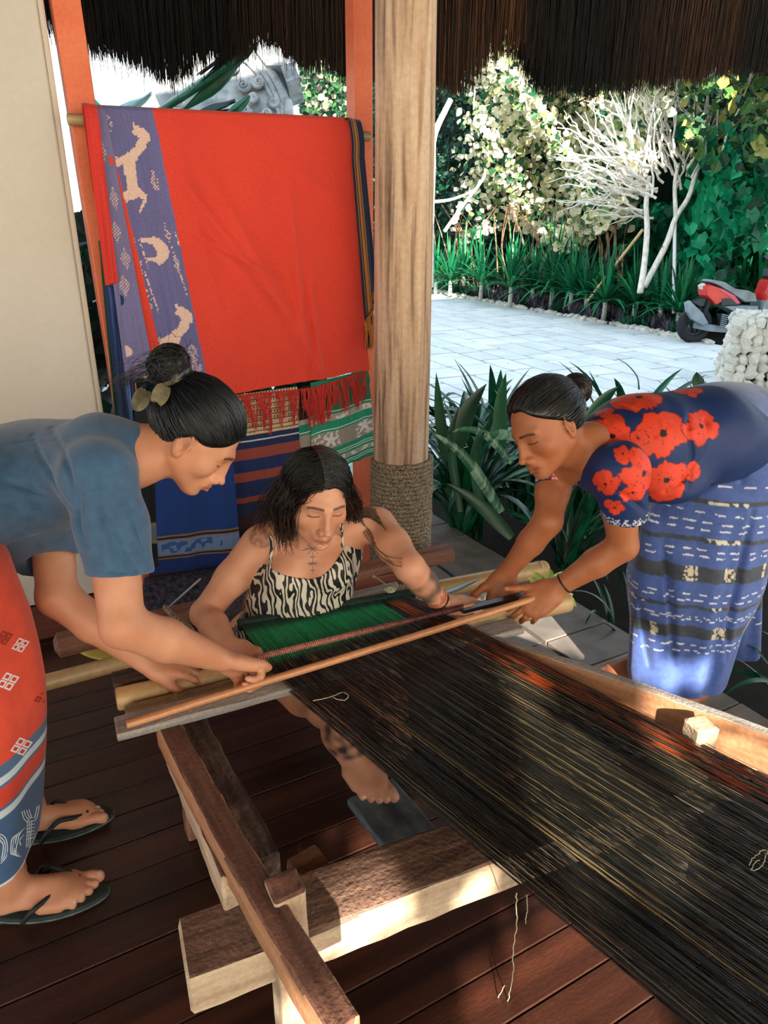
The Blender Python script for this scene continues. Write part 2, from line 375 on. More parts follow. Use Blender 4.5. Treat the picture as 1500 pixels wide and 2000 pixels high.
mesh_np('floor_base', [(x, y, z) for z in (-.06, -.16) for x, y in bx], [(0, 1, 2, 3), (7, 6, 5, 4), (0, 4, 5, 1), (1, 5, 6, 2), (2, 6, 7, 3), (3, 7, 4, 0)], M_under, None, False)['kind'] = 'structure'

def box(name, lo, hi, m, parent=None, bev=.004):
    lo = np.array(lo, float); hi = np.array(hi, float); bm = bmesh.new(); bmesh.ops.create_cube(bm, size=1)
    for v in bm.verts: v.co = Vector([(c)*(hi[i]-lo[i]) for i, c in enumerate(v.co)])
    if bev: bmesh.ops.bevel(bm, geom=bm.edges[:], offset=bev, segments=2, affect='EDGES', clamp_overlap=True)
    me = bpy.data.meshes.new(name); bm.to_mesh(me); bm.free(); me.materials.append(m); o = bpy.data.objects.new(name, me); COL.objects.link(o)
    c = (lo+hi)/2
    if parent is not None: c = c-parent_loc(parent); o.parent = parent
    o.location = c; return o
YW = 2.47
wl_ = box('wall_left', (-2.6, YW+.01, .135), (.232, YW+.13, 3.6), M_wall, bev=.003); wl_['kind'] = 'structure'
bb = box('baseboard_left', (-2.6, YW-.02, 0), (1.05, YW+.12, .13), mat('red_brown_beam', '4a241a', '7a3f2d', sc=(3, 30, 30), rough=.5, bump=.3)); bb['kind'] = 'structure'
tr = box('trim_1', (.232, YW+.02, .1), (.252, YW+.13, 3.6), mat('pale_trim', 'd8d2c6', rough=.7)); tr['kind'] = 'structure'

# orange posts of the open bay
def post(name, px, lab, w=.075):
    b = aty(px[0], px[1], YW); t = aty(px[2], px[3], YW); dx = (t[0]-b[0])/(t[2]-b[2]); p = empty(name, lab, 'post', (b[0]-dx*b[2], YW, 0))
    A = np.array([b[0]-dx*b[2]+w/2, YW+.03, 0]); B = A+np.array([dx*3.4, 0, 3.4])
    o = beam('post_shaft', A, B, w, .07, M_orange, p, up=(0, 1, 0), seg=20, jit=.0006, bev=.004); return p
post('orange_post', (231, 830, 100, 0), 'orange painted square post where the cream wall ends', .077)
post('orange_post', (703, 1030, 690, 0), 'orange painted square post beside the round tree trunk pillar', .071)

# trunk pillar with coir rope binding
pc = (1.257, 2.165)
pil = empty('trunk_pillar', 'thick debarked tree trunk pillar with coir rope wound round its foot', 'pillar', (pc[0], pc[1], -.03))
n, k = 40, 60; zs = np.linspace(0, 3.6, k); an = np.arange(n)/n*2*np.pi; A_, Z_ = np.meshgrid(an, zs, indexing='ij')
R_ = .1085-.0065*Z_+.004*vnoise(np.cos(A_)*1.5, np.sin(A_)*1.5, Z_*1.2, 3)+.0012*vnoise(np.cos(A_)*9, np.sin(A_)*9, Z_*1.5, 4)
X_ = pc[0]-.008*Z_+R_*np.cos(A_); Y_ = pc[1]+R_*np.sin(A_)
sub(pil, 'trunk', np.stack([X_, Y_, Z_], -1).reshape(-1, 3), grid_faces(n, k, True), M_trunk)
turns = 34; zt = .585; P = []
for i in range(turns*36):
    a = i/36*2*math.pi; z = zt*(i/(turns*36)); rr = .1145-.003*z+.0012*math.sin(i*.37)
    P.append((pc[0]+rr*math.cos(a), pc[1]+rr*math.sin(a), z+.004))
Vr, Fr = tube(P, .0088, 7); tw = np.arange(len(Vr))
ro = sub(pil, 'rope_binding', Vr, Fr, M_rope)
# a twisted second strand gives the rope its lay
P2 = np.array(P); T, N, B = frames(P2); ph = np.arange(len(P2))*1.15
S = []
for q in (0, math.pi): S.append(P2+.0062*(np.cos(ph+q)[:, None]*N+np.sin(ph+q)[:, None]*B))
Vs, Fs, _c = strands(np.array(S), .0052, .0052, 5); sub(pil, 'rope_strand', Vs, Fs, M_rope)

# rail that carries the cloths
rl = pole('hanging_rail', aty(150, 212, YW-.03)-[.03, 0, .03], aty(722, 248, YW-.03)-[-.0, 0, .03], .016, M_bamboo_old, nodes=(.2, .5, .8))
tag(rl, 'thin bamboo rail between the orange posts carrying the cloths', 'rail')

# roof shell, with hanging thatch at the eave
M_roof = mat('thatch_mass', '1c120c', '3a281b', sc=(30, 30, 30), rough=1, bump=1)
def slab(name, q, th, m):
    q = np.array(q, float); nn = nrm(np.cross(q[1]-q[0], q[3]-q[0]))*th; o = mesh_np(name, np.vstack([q, q+nn]), [(0, 1, 2, 3), (7, 6, 5, 4), (0, 4, 5, 1), (1, 5, 6, 2), (2, 6, 7, 3), (3, 7, 4, 0)], m, None, False); o['kind'] = 'structure'; return o
XR0, XR1, RIDGE = -9.0, 7.5, 6.3
slab('ceiling_back_slope', [(XR0, 3.42, 3.02), (XR1, 3.42, 3.02), (XR1, .2, RIDGE), (XR0, .2, RIDGE)], .12, M_roof)
slab('ceiling_front_slope', [(XR0, .2, RIDGE), (XR1, .2, RIDGE), (XR1, -2.9, 2.9), (XR0, -2.9, 2.9)], .12, M_roof)
M_straw = mat('thatch_straw', 'ffffff', 'c8c8c8', sc=(40, 40, 3), rough=.8, attr=True)
cl = [(150, 78), (180, 100), (215, 95), (250, 135), (300, 150), (360, 152), (420, 128), (480, 96), (560, 100), (620, 135), (690, 155), (840, 168), (900, 178), (945, 150), (975, 115), (1000, 95), (1015, 80), (1035, 130), (1070, 175), (1120, 190), (1200, 180), (1300, 168), (1400, 150), (1600, 128)]
cx = np.array([aty(a, b, 3.12)[0] for a, b in cl]); cz = np.array([aty(a, b, 3.12)[2] for a, b in cl])
def thatch(name, x0, x1, nS, lab, seed):
    rg = np.random.default_rng(seed); x = rg.uniform(x0, x1, nS); lay = rg.uniform(0, 1, nS); yy = 3.10+lay*.22
    zb = np.interp(x, cx, cz)+.10*lay+np.abs(rg.normal(0, .045, nS))-.035+.02*np.sin(x*23)-(rg.random(nS) < .04)*rg.uniform(0, .07, nS)
    K = 5; t = np.linspace(0, 1, K); top = 2.97+lay*.0; P = np.zeros((nS, K, 3)); lean = rg.normal(0, .02, nS)
    P[:, :, 0] = x[:, None]+lean[:, None]*t**1.3+rg.normal(0, .003, (nS, K)).cumsum(1)
    P[:, :, 1] = yy[:, None]+rg.normal(0, .012, nS)[:, None]*t
    P[:, :, 2] = top[:, None]*(1-t)+zb[:, None]*t
    warm = np.clip(vnoise(x*4, yy*2, 0, 5)*.5+.12+((x > 1.9)&(x < 2.45))*.8, 0, 1); br = rg.uniform(.1, 1.0, nS)**3*2.2  # brown lit stretch of the fringe painted into the straw colour
    c = (linv('0f0d0b')*(1-warm[:, None])+linv('6b4526')*warm[:, None])*(.12+br[:, None]*.9)
    Vs, Fs, cc = strands(P, .0030, .0010, 3, c); o = mesh_np(name, Vs, Fs, M_straw, None, True, cc)
    tag(o, lab, 'thatch', None, 'stuff'); return o
thatch('thatch_fringe', .10, 1.68, 7600, 'dark hanging thatch fringe above the draped red cloth', 1)
thatch('thatch_fringe', 1.70, 4.9, 12000, 'dark hanging thatch fringe over the driveway side, painted brown along a lit stretch', 2)
for q in (0, 1):
    pu = slab('ceiling_eave_board', [(XR0, 3.16+q*.16, 2.98), (XR1, 3.16+q*.16, 2.98), (XR1, 3.16+q*.16, 3.25), (XR0, 3.16+q*.16, 3.25)], .02, M_roof)

# ================================================================ LOOM
loom = empty('weaving_loom', 'rough timber loom frame with side rails, posts and a thick cross beam', 'loom', (.65, .85, 0))
BZ = .30
beam('side_rail', atz(327, 1425, .38), atz(675, 2040, .38), .046, .062, M_wood_top, loom, m2=M_wood_rail, seg=22, jit=.0016, bow=(-.008, 0))['label'] = 'brown rail running across the cross beam'
beam('side_rail', atz(352, 1455, .315), atz(475, 1735, .335), .07, .075, M_wood_top, loom, m2=M_wood_pale, seg=12, jit=.002)
beam('side_rail', atz(372, 1412, .345), atz(520, 1702, .345), .055, .06, M_wood_dark, loom, seg=14, jit=.004)['label'] = 'dark furry weathered rail'
for k, (a, b, z) in enumerate([((327, 1430), None, .0)]):
    p = atz(345, 1440, .3); beam('leg', (p[0]+.02, p[1], 0), (p[0]+.02, p[1], .30), .05, .05, M_wood, loom, up=(0, 1, 0))
# thick cross beam
Lb = np.array([.083, .815, BZ-.042]); Rb = np.array([1.30, .70, BZ-.042])
cb = beam('cross_beam', Lb, Rb, .115, .084, m2=M_wood_pale, m=mat('split_hardwood', '4b342b', '8f6f5d', sc=(6, 55, 55), detail=9, rough=.75, bump=1.0, lo=.3, hi=.68, fine=(120, .2), dist=1.2), parent=loom, seg=26, jit=.0022, bev=.008)
pl = atz(557, 1726, .425); pl = np.array([pl[0], pl[1], 0]); beam('post', pl, pl+[0, 0, .425], .052, .05, M_wood_top, loom, m2=M_wood_pale, up=(0, 1, 0), seg=8, jit=.001)
pr = atz(1370, 1412, .435); beam('post', (pr[0], pr[1], 0), (pr[0], pr[1], .435), .05, .05, M_wood_pale, loom, up=(0.2, 1, 0), seg=8, jit=.001)
# right rail on edge, bowed
ra = atz(952, 1243, .425); rb = atz(1560, 1452, .425)
beam('side_rail', ra-[0, 0, .045], rb-[0, 0, .045], .026, .092, M_wood_grey, loom, m2=M_wood_rail, seg=20, jit=.0012, bow=(.012, 0), bev=.003)['label'] = 'pale plank rail set on edge'
beam('leg', (ra[0]+.06, ra[1]-.06, 0), (ra[0]+.06, ra[1]-.06, .33), .045, .045, M_wood, loom, up=(0, 1, 0))
fb = beam('foot_plank', atz(722, 1545, .15), atz(822, 1665, .15), .125, .022, mat('blue_grey_plank', '3f4a50', '7d8a8e', sc=(6, 22, 22), rough=.7, bump=.5, fine=(60, .2)), loom, seg=6)
fb['label'] = 'worn blue grey plank the bare foot rests on'
sp_ = atz(600, 1703, .25); bw = beam('wood_wedge', sp_+[-.03, .0, 0], sp_+[.035, .01, 0], .05, .05, M_wood, loom, seg=2)
# plank across the top of the rails
pk = beam('cross_plank', atz(226, 1424, .418), atz(1010, 1222, .418), .062, .018, M_wood_grey, seg=20, jit=.0014, bev=.003)
tag(pk, 'narrow grey edged plank lying under the thin rod', 'plank')
# big bamboo, under-bamboo and timber under the hands
bb_ = pole('bamboo_pole', atz(228, 1366, .386), atz(1110, 1175, .400), .027, M_bamboo, nodes=(.075, .40, .72), r2=.030, seed=2); tag(bb_, 'thick golden bamboo beam held by the three weavers', 'bamboo')
b2 = pole('bamboo_pole', atz(245, 1397, .385)-[0, 0, 0], atz(560, 1318, .385), .022, M_bamboo_old, nodes=(.3, .8)); tag(b2, 'darker bamboo stick lying just under the thick bamboo beam', 'bamboo')
tb = beam('timber_block', atz(222, 1345, .37), atz(560, 1262, .37), .062, .06, M_wood_dark, seg=12, jit=.002); tag(tb, 'old cracked timber behind the thick bamboo beam', 'timber')
rod = pole('thin_rod', atz(247, 1416, .45), atz(1062, 1163, .482), .0088, M_rod, wob=.001); tag(rod, 'thin reddish rod laid across the warp threads', 'rod')
bp_ = pole('bamboo_pole', atz(60, 1341, .20), atz(470, 1232, .20), .024, M_bamboo, nodes=(.46,), seed=4); tag(bp_, 'pale bamboo pole crossing in front of the orange sarong', 'bamboo')
b3 = pole('bamboo_pole', atz(842, 1153, .36), atz(1066, 1110, .36), .028, M_bamboo, nodes=(.93,), seed=5); tag(b3, 'split bamboo with rounded end behind the brown hands', 'bamboo')
lg = beam('back_beam', atz(105, 1262, .27), atz(882, 1077, .27), .075, .055, M_wood, seg=24, jit=.0012, bev=.02); tag(lg, 'long rounded timber lying behind the seated woman', 'timber')
l2 = beam('timber_block', atz(640, 1150, .24), atz(800, 1118, .24), .06, .05, mat('red_timber', '5c2c1c', '93503a', sc=(3, 40, 40), rough=.6, bump=.5), seg=6); tag(l2, 'short reddish timber just in front of the long rounded timber', 'timber')
st = pole('breast_stick', atz(385, 1243, .37), atz(480, 1226, .37), .012, M_wood_pale, r2=.007); tag(st, 'pale pointed stick beside the wrist of the seated woman', 'stick')
st = pole('breast_stick', atz(655, 1172, .375), atz(775, 1143, .375), .0125, M_wood_grey); tag(st, 'whitish stick ending at the knot of white cord', 'stick')
# dark sword (beater) and blade
def blade(name, A, B, w, th, m, tip=.25, lab='', up=(0, 0, 1)):
    A = np.array(A); B = np.array(B); x = nrm(B-A); y = nrm(np.cross(up, x)); z = np.cross(x, y); L = np.linalg.norm(B-A); V = []; n = 14
    for i in range(n+1):
        t = i/n; ww = w*(1 if t < 1-tip else max(.06, 1-((t-1+tip)/tip)**1.4)); c = A+x*L*t
        for s, q in ((1, 0), (.5, .5), (-.5, .5), (-1, 0), (-.5, -.5), (.5, -.5)): V.append(c+y*ww/2*s+z*th*q)
    F = [(i*6+k, i*6+(k+1) % 6, i*6+6+(k+1) % 6, i*6+6+k) for i in range(n) for k in range(6)]+[(5, 4, 3, 2, 1, 0), tuple(n*6+k for k in range(6))]
    return tag(mesh_np(name, V, F, m, None, False), lab, 'weaving sword')
M_black = mat('black_hardwood', '0d0f12', '2a2c30', sc=(4, 40, 40), rough=.3)
blade('weaving_sword', atz(845, 1168, .44), atz(936, 1132, .44), .028, .006, mat('steel_blue_wood', '5d7580', '9db3ba', sc=(4, 30, 30), rough=.25), .5, 'pointed bluish weaving blade beyond the tattooed wrist')
blade('weaving_sword', atz(900, 1192, .468), atz(1040, 1158, .475), .038, .008, M_black, .1, 'dark flat weaving sword held between the two right hand women')

# warp
warp = empty('warp_sheet', 'long sheet of taut dark warp threads stretched from the woman to the camera', 'weaving', (.75, .9, .42))
def warp_paths(n, s0, s1, t0, t1, dz, K, rg, jitter=.0006):
    """s across 0 left..1 right, t along 0 at the breast beam..1 far end"""
    L0, R0 = atz(468, 1218, .452), atz(790, 1160, .452); L1, R1 = atz(555, 1335, .435), atz(905, 1213, .435)
    L2, R2 = atz(1360, 2000, .40), atz(1500, 1512, .40); L2 = L1+(L2-L1)*1.45; R2 = R1+(R2-R1)*1.45
    s = np.sort(rg.uniform(s0, s1, n)); t = np.linspace(t0, t1, K); A = L0+(R0-L0)*s[:, None]; B = L1+(R1-L1)*s[:, None]; s2 = np.clip(s+rg.normal(0, jitter*3, n), 0, 1); C_ = L2+(R2-L2)*s2[:, None]
    P = np.zeros((n, K, 3)); tm = .16
    for k, tt in enumerate(t):
        P[:, k] = A+(B-A)*(tt/tm) if tt < tm else B+(C_-B)*((tt-tm)/(1-tm))
    P[:, :, 2] += dz+rg.normal(0, .0011, n)[:, None]+(-.006*np.sin(np.pi*t)**2)[None]*rg.uniform(0, 1.5, n)[:, None]
    P[:, :, :2] += rg.normal(0, jitter, (n, K, 2)); return P, s, t
M_thread = mat('cotton_thread', 'ffffff', 'e4e4e4', sc=(300, 300, 300), rough=.42, attr=True, spec=.45)
def thread_cols(s, t, rg, base):
    n, K = len(s), len(t); c = np.zeros((n, K, 3)); k = rg.random(n)
    pal = np.array([linv(x) for x in ('0b0d0c', '10150f', '1b1a15', '2a261d', '5a4c36', '8a7850')]); w = np.array([.27, .25, .2, .14, .09, .05]).cumsum()
    c[:] = pal[np.searchsorted(w, k*.999)][:, None]; c *= rg.uniform(.7, 1.25, (n, 1, 1))
    tone = .5+.5*vnoise(s*9, np.zeros(n), 0, 2); c *= (.75+.6*tone)[:, None, None]
    up = (t < .30)[None, :, None]; c = np.where(up, c*.55+linv('3c2c36')*.45, c)
    m = (s > .84)[:, None] & (vnoise(s[:, None]*110+0*t, t[None]*22+s[:, None]*9, 0, 9) > .30); c = np.where(m[..., None], linv('a3431a')*rg.uniform(.5, 1.2, (n, 1, 1)), c)
    m = (s > .93)[:, None] & (rg.random(n) < .5)[:, None] & (t > -1)[None]; c = np.where(m[..., None], linv('5a2c22'), c)
    return c
rg = np.random.default_rng(11)
for dz, n, sd in ((0, 860, 1), (-.010, 520, 2)):
    P, s, t = warp_paths(n, 0, 1, .0, 1.0, dz, 60, rg); c = thread_cols(s, t, rg, 0)
    if dz == 0:
        gm = (t < .105)[None] & (s < .80)[:, None]; g = linv('1fa86e')*rg.uniform(.6, 1.5, (n, 1)); g = g[:, None, :]*np.ones((1, 60, 1)); c = np.where(gm[..., None], g, c)
        om = (t < .105)[None] & (s > .84)[:, None] & (s < .91)[:, None]; c = np.where(om[..., None], linv('c2601f')*.9, c)
        dm = (t < .03)[None] & (s < 2)[:, None]; c = np.where(dm[..., None], linv('124a3a'), c)
    Vs, Fs, cc = strands(P, .00048, .00048, 3, c)
    o = sub(warp, 'warp_threads', Vs, Fs, M_thread, True, cc); o['kind'] = 'stuff'; o['label'] = 'taut dark brown, green and orange threads'
# woven green section surface
L0, R0 = atz(468, 1218, .450), atz(790, 1160, .450); L1, R1 = atz(516, 1283, .440), atz(868, 1190, .440)
nu, nv = 260, 24; U, Vv = np.meshgrid(np.linspace(0, 1, nu), np.linspace(0, 1, nv), indexing='ij')
Pg = (L0[None, None]*(1-U)[..., None]+R0*U[..., None])*(1-Vv)[..., None]+(L1*(1-U)[..., None]+R1*U[..., None])*Vv[..., None]
Pg[..., 2] += -.0025+.001*vnoise(U*60, Vv*2, 0, 3)
st_ = .55+.75*(.5+.5*vnoise(U*130, Vv*1.2, 0, 8)); g = linv('22d492')*st_[..., None]
g = np.where((Vv < .28)[..., None], linv('12604a')*(.8+.3*st_[..., None]), g)
g = np.where(((U > .80)&(U < .84))[..., None], linv('0d1512'), g); g = np.where(((U > .84)&(U < .90)&(vnoise(U*100, Vv*9, 0, 4) > -.35))[..., None], linv('c9662a'), g)
g = np.where((U > .91)[..., None], linv('1b1a18'), g)
o = sub(warp, 'woven_cloth', Pg.reshape(-1, 3), grid_faces(nu, nv), mat('woven_cotton', 'ffffff', 'dddddd', sc=(200, 200, 200), rough=.55, attr=True, sheen=.2), True, g.reshape(-1, 3)); o['label'] = 'finished green cloth with an orange ikat stripe'
sol = o.modifiers.new('thick', 'SOLIDIFY'); sol.thickness = .0012
rr = pole('cloth_roller', L0-[.004, -.004, .006], R0+[.03, 0, -.006], .016, mat('dark_green_roll', '0b1d1a', '12332a', sc=(3, 60, 60), rough=.7), warp)
# heddle bar: rod wound with pink thread
A, B = atz(505, 1284, .462), atz(905, 1186, .472)
hb = pole('heddle_bar', A, B+(B-A)*.06, .0048, M_rod); tag(hb, 'heddle rod wound with pink and maroon thread across the green cloth', 'heddle bar')
tt = np.linspace(0, 1, 1500); T, N, Bn = frames(np.array([A, (A+B)/2, B])); ph = tt*2*np.pi*110
W = A+(B-A)*tt[:, None]+(.0062*np.cos(ph))[:, None]*N[0]+(.0062*np.sin(ph))[:, None]*Bn[0]
Vw, Fw = tube(W, .0019, 4); wc = np.repeat((linv('d98c84')*(1-np.clip((tt-.35)*2.5, 0, 1))[:, None]+linv('5c2e38')*np.clip((tt-.35)*2.5, 0, 1)[:, None])*RNG.uniform(.7, 1.2, (1500, 1)), 4, 0)
ow = mesh_np('thread_winding', Vw, Fw, M_thread, None, True, wc); ow.parent = hb; ow.matrix_parent_inverse = hb.matrix_basis.inverted()
# loose yarn ends
def yarn(name, pts, r, c, lab, K=40, frizz=0):
    P = interp_path(pts, K)
    if frizz: P = P+RNG.normal(0, frizz, P.shape)
    Vy, Fy = tube(P, r, 5); return tag(mesh_np(name, Vy, Fy, c), lab, 'thread')
M_yarn = mat('pale_yarn', 'a3a58c', 'c8c3a2', sc=(90, 90, 90), rough=.8)
yarn('loose_thread', [atz(612, 1368, .444), atz(650, 1360, .444), atz(668, 1352, .446), atz(680, 1358, .45), atz(672, 1368, .447), atz(650, 1362, .444)], .0009, M_yarn, 'pale curled thread end on the left edge of the warp', 40, .0006)
h0 = atz(1008, 1745, .41)
yarn('loose_thread', [h0, at(1010, 1800, 1.19), at(1003, 1850, 1.22), at(1000, 1920, 1.27), at(985, 1975, 1.31), at(968, 1985, 1.32), at(966, 1960, 1.31), at(985, 1925, 1.29)], .0011, M_yarn, 'long loose thread hanging from the warp to the deck', 60, .0009)
yarn('loose_thread', [atz(1028, 1748, .41), at(1030, 1775, 1.2), at(1026, 1805, 1.22)], .0009, M_yarn, 'short loose thread hanging beside the long one', 20, .0006)
yarn('loose_thread', [atz(1462, 1690, .418), atz(1478, 1668, .43), atz(1496, 1662, .43), atz(1490, 1690, .42), atz(1466, 1700, .418), atz(1480, 1680, .42)], .0007, M_yarn, 'fine curled thread lying on the warp by the right edge of the photo', 40, .001)

# added unseen screen behind the camera: blocks and softens low sun, holes aim patches
M_screen = mat('sun_screen', 'f6f1e6', 'ece5d6', sc=(3, 3, 3), rough=.9)
nt = M_screen.node_tree; pb = nt.nodes['Principled BSDF']; tl = nt.nodes.new('ShaderNodeBsdfTranslucent'); mxs = nt.nodes.new('ShaderNodeMixShader'); mxs.inputs[0].default_value = .6
nt.links.new(pb.inputs['Base Color'].links[0].from_socket, tl.inputs[0]); nt.links.new(pb.outputs[0], mxs.inputs[1]); nt.links.new(tl.outputs[0], mxs.inputs[2]); nt.links.new(mxs.outputs[0], nt.nodes['Material Output'].inputs[0])
YB = -2.95
def sun_back(p): p = np.array(p); t = (p[1]-YB)/SUN_DIR[1]; q = p-SUN_DIR*t; return q[0], q[2]
HOLES = [(aty(610, 1815, .76), .05), (aty(655, 1800, .76), .05), (aty(700, 1785, .76), .055), (aty(745, 1765, .76), .045), (aty(915, 1712, .76), .035),
         (atz(1140, 1610, .42), .08), (atz(1200, 1570, .42), .07), (atz(1100, 1530, .42), .06), (atz(1260, 1650, .42), .06), (atz(1080, 1470, .42), .05), (atz(1330, 1640, .42), .04), (atz(1000, 1330, .42), .03), (atz(1040, 1345, .42), .03),
         (atz(990, 1215, 0), .08), (atz(1050, 1220, 0), .09), (atz(1100, 1232, 0), .06), (atz(1010, 1262, 0), .04), (atz(1130, 1880, 0), .07), (atz(1040, 1930, 0), .06), (atz(960, 1990, 0), .05), (atz(1200, 1960, 0), .07), (atz(1080, 1810, 0), .035), (atz(1420, 1470, .3), .05), (atz(1395, 1440, .35), .03),
         (at(1300, 1322, 1.97), .045), (at(1345, 1334, 1.96), .045), (at(1385, 1325, 1.98), .04), (at(1262, 1305, 1.98), .035), (aty(590, 1970, .72), .04), (atz(720, 1635, 0), .04), (atz(1010, 1380, .4), .03), (atz(1250, 1440, .36), .04)]
HP = [(*sun_back(p), r) for p, r in HOLES]
nx, nz = 420, 62; X_ = np.linspace(-5.2, 5.2, nx+1); Z_ = np.linspace(1.15, 3.0, nz+1); keep = []
for i in range(nx):
    for j in range(nz):
        cx_, cz_ = (X_[i]+X_[i+1])/2, (Z_[j]+Z_[j+1])/2
        if all((cx_-a)**2+(cz_-b)**2 > r*r for a, b, r in HP): keep.append((i*(nz+1)+j, (i+1)*(nz+1)+j, (i+1)*(nz+1)+j+1, i*(nz+1)+j+1))
XX, ZZ = np.meshgrid(X_, Z_, indexing='ij')
tag(mesh_np('sun_screen', np.stack([XX, YB+0*XX, ZZ], -1).reshape(-1, 3), np.array(keep), M_screen, None, True), 'added translucent sun screen behind the camera, holes cut for sun patches', 'sun screen')
fg = mesh_np('ground_front', [(-30, -30, -.2), (30, -30, -.2), (30, -3.05, -.2), (-30, -3.05, -.2)], [(0, 1, 2, 3)], mat('sunlit_sand', 'd9c4a4', 'c9b08c', sc=(1, 1, 1), rough=1), None, False); fg['kind'] = 'structure'
# ================================================================ GROUND, ROAD
FH = nrm([math.sin(math.radians(YAW)), math.cos(math.radians(YAW)), 0])[:2]; RH = np.array([FH[1], -FH[0]])
def gz(x, y): return -.15+.030*(x*FH[0]+y*FH[1]-3)
def gat(px, py):
    r = ray(px, py); k = .030; a = r[2]-k*(r[0]*FH[0]+r[1]*FH[1]); t = (-.15-3*k-EYE)/a; return CAMPOS+r*t
def onsr(s, r): x, y = FH*s+RH*r; return np.array([x, y, gz(x, y)])
gp = []
sv = np.array([1.3, 2.2, 3, 4, 6, 9, 12, 16, 24, 40]); rv = np.linspace(-14, 20, 12)
G = np.array([[onsr(s, r*(1+s/18)) for r in rv] for s in sv]); G[..., 2] -= .07
G[0, :, 2] -= .12; G[1, :, 2] -= .06
o = mesh_np('ground', G.reshape(-1, 3), grid_faces(10, 12), M_soil, None, True); o['kind'] = 'structure'
B0, B1 = gat(840, 568), gat(1420, 676); bd = nrm((B1-B0)[:2]); bn = np.array([-bd[1], bd[0]])
if bn@(B0[:2]) > 0: bn = -bn          # bn points from the border back to the camera
road = empty('driveway', 'pale driveway of irregular flat paving stones', 'driveway', (*FH*6, 0)); del road['label'], road['category']; road['kind'] = 'structure'; road.name = 'floor_driveway'
M_pave = mat('pale_paving', 'c9cfd1', 'dde0df', sc=(2.2, 2.2, 2.2), detail=8, rough=.75, bump=.3, fine=(25, .05), var=.07)
M_joint = mat('joint_sand', 'a3abab', rough=1)
def paver(cx, cy, w, h, rg):
    n = 8; pts = []
    for k in range(n):
        a = (k+.5)/n*2*math.pi; c, s = math.cos(a), math.sin(a); q = max(abs(c), abs(s)); f_ = 1 if k not in (0, 3, 4, 7, 1, 2, 5, 6) else rg.uniform(.955, 1.0); pts.append((cx+np.sign(c)*(w/2 if abs(c) > abs(s) else w*.455)*f_, cy+np.sign(s)*(h/2 if abs(s) >= abs(c) else h*.44)*f_))
    return pts
rg = np.random.default_rng(5); cells = []
a = -9.0; rows = []
for j in range(44):
    hh = rg.uniform(.34, .56); rows.append((sum(r[1] for r in rows), hh))
for (b0, hh) in rows:
    aa = -11+rg.uniform(0, .5)
    while aa < 15:
        ww = rg.uniform(.42, .95); cells.append((aa+ww/2, b0+hh/2, ww-.012, hh-.012)); aa += ww
def prism(pts, z0, zt):
    P = [np.array(B0[:2])+bd*u+bn*v for u, v in pts]; n = len(P); c = np.mean(P, 0)
    V = [(p[0], p[1], gz(*p)+z0) for p in P]+[(*(p*.985+c*.015), gz(*p)+zt) for p in P]
    return V, [tuple(range(n, 2*n))]+[(k, (k+1) % n, n+(k+1) % n, n+k) for k in range(n)]
rest_V, rest_F = [], []; cand = []
for (u, v, w, h) in cells:
    p = B0[:2]+bd*u+bn*v; s = p@FH; r = p@RH
    if s < 4.5 or s > 17: continue
    q = np.array([p[0], p[1], gz(*p)])-CAMPOS; dd = q@np.array(CF); X = 750+FPX*(q@CR)/dd; Y = 1000-FPX*(q@CU)/dd
    if X < 250 or X > 1640 or Y > 900: continue
    cand.append((w*h/dd/dd*(1.5/dd)*(X > 780)+1e-9*w, u, v, w, h))
cand.sort(reverse=True)
for k, (_, u, v, w, h) in enumerate(cand):
    V, F = prism(paver(u, v, w, h, rg), -.05, rg.uniform(-.002, .006))
    if k < 290:
        c = np.mean(V, 0); o = mesh_np('paving_stone', np.array(V)-c, F, M_pave, None, False); o.location = c-parent_loc(road); o.parent = road
    else:
        rest_F += [tuple(i+len(rest_V) for i in f) for f in F]; rest_V += V
if rest_V: o = sub(road, 'far_paving_stones', rest_V, rest_F, M_pave, False); o['kind'] = 'stuff'
jb = [B0[:2]+bd*u+bn*v for u, v in ((-12, 0), (13.5, 0))]+[onsr(4.3, 9.5)[:2], onsr(4.3, -4)[:2]]
mesh_np('floor_driveway_bed', [(p[0], p[1], gz(*p)-.012) for p in jb]+[(p[0], p[1], gz(*p)-.05) for p in jb], [(0, 1, 2, 3), (7, 6, 5, 4), (0, 4, 5, 1), (1, 5, 6, 2), (2, 6, 7, 3), (3, 7, 4, 0)], M_joint, None, False)['kind'] = 'structure'

# ================================================================ FOLIAGE
def leaves_np(C, size, nrmv, up, fold=.25, heart=False):
    """many small leaves: centres C (n,3), size (n), normal and pointing direction (n,3); 6 verts each"""
    n = len(C); up = up-nrmv*np.sum(up*nrmv, 1, keepdims=True); up /= np.linalg.norm(up, axis=1, keepdims=True)+1e-9; sd = np.cross(up, nrmv)
    pr = np.array([(0, -.5, 0), (.42, -.12, 1), (.3, .28, 1), (0, .62, 0), (-.3, .28, 1), (-.42, -.12, 1)]) if not heart else np.array([(0, -.36, 0), (.3, -.52, 1), (.5, -.1, 1), (0, .62, 0), (-.5, -.1, 1), (-.3, -.52, 1)])
    V = C[:, None]+size[:, None, None]*(pr[None, :, 0:1]*sd[:, None]+pr[None, :, 1:2]*up[:, None]+fold*pr[None, :, 2:3]*.35*nrmv[:, None])
    i = np.arange(n)[:, None]*6; F = np.concatenate([i+np.array([0, 1, 2, 3]), i+np.array([0, 3, 4, 5])], 0); return V.reshape(-1, 3), F
M_leaf = mat('leaf', 'ffffff', 'd8d8d8', sc=(20, 20, 20), rough=.45, attr=True, spec=.4)
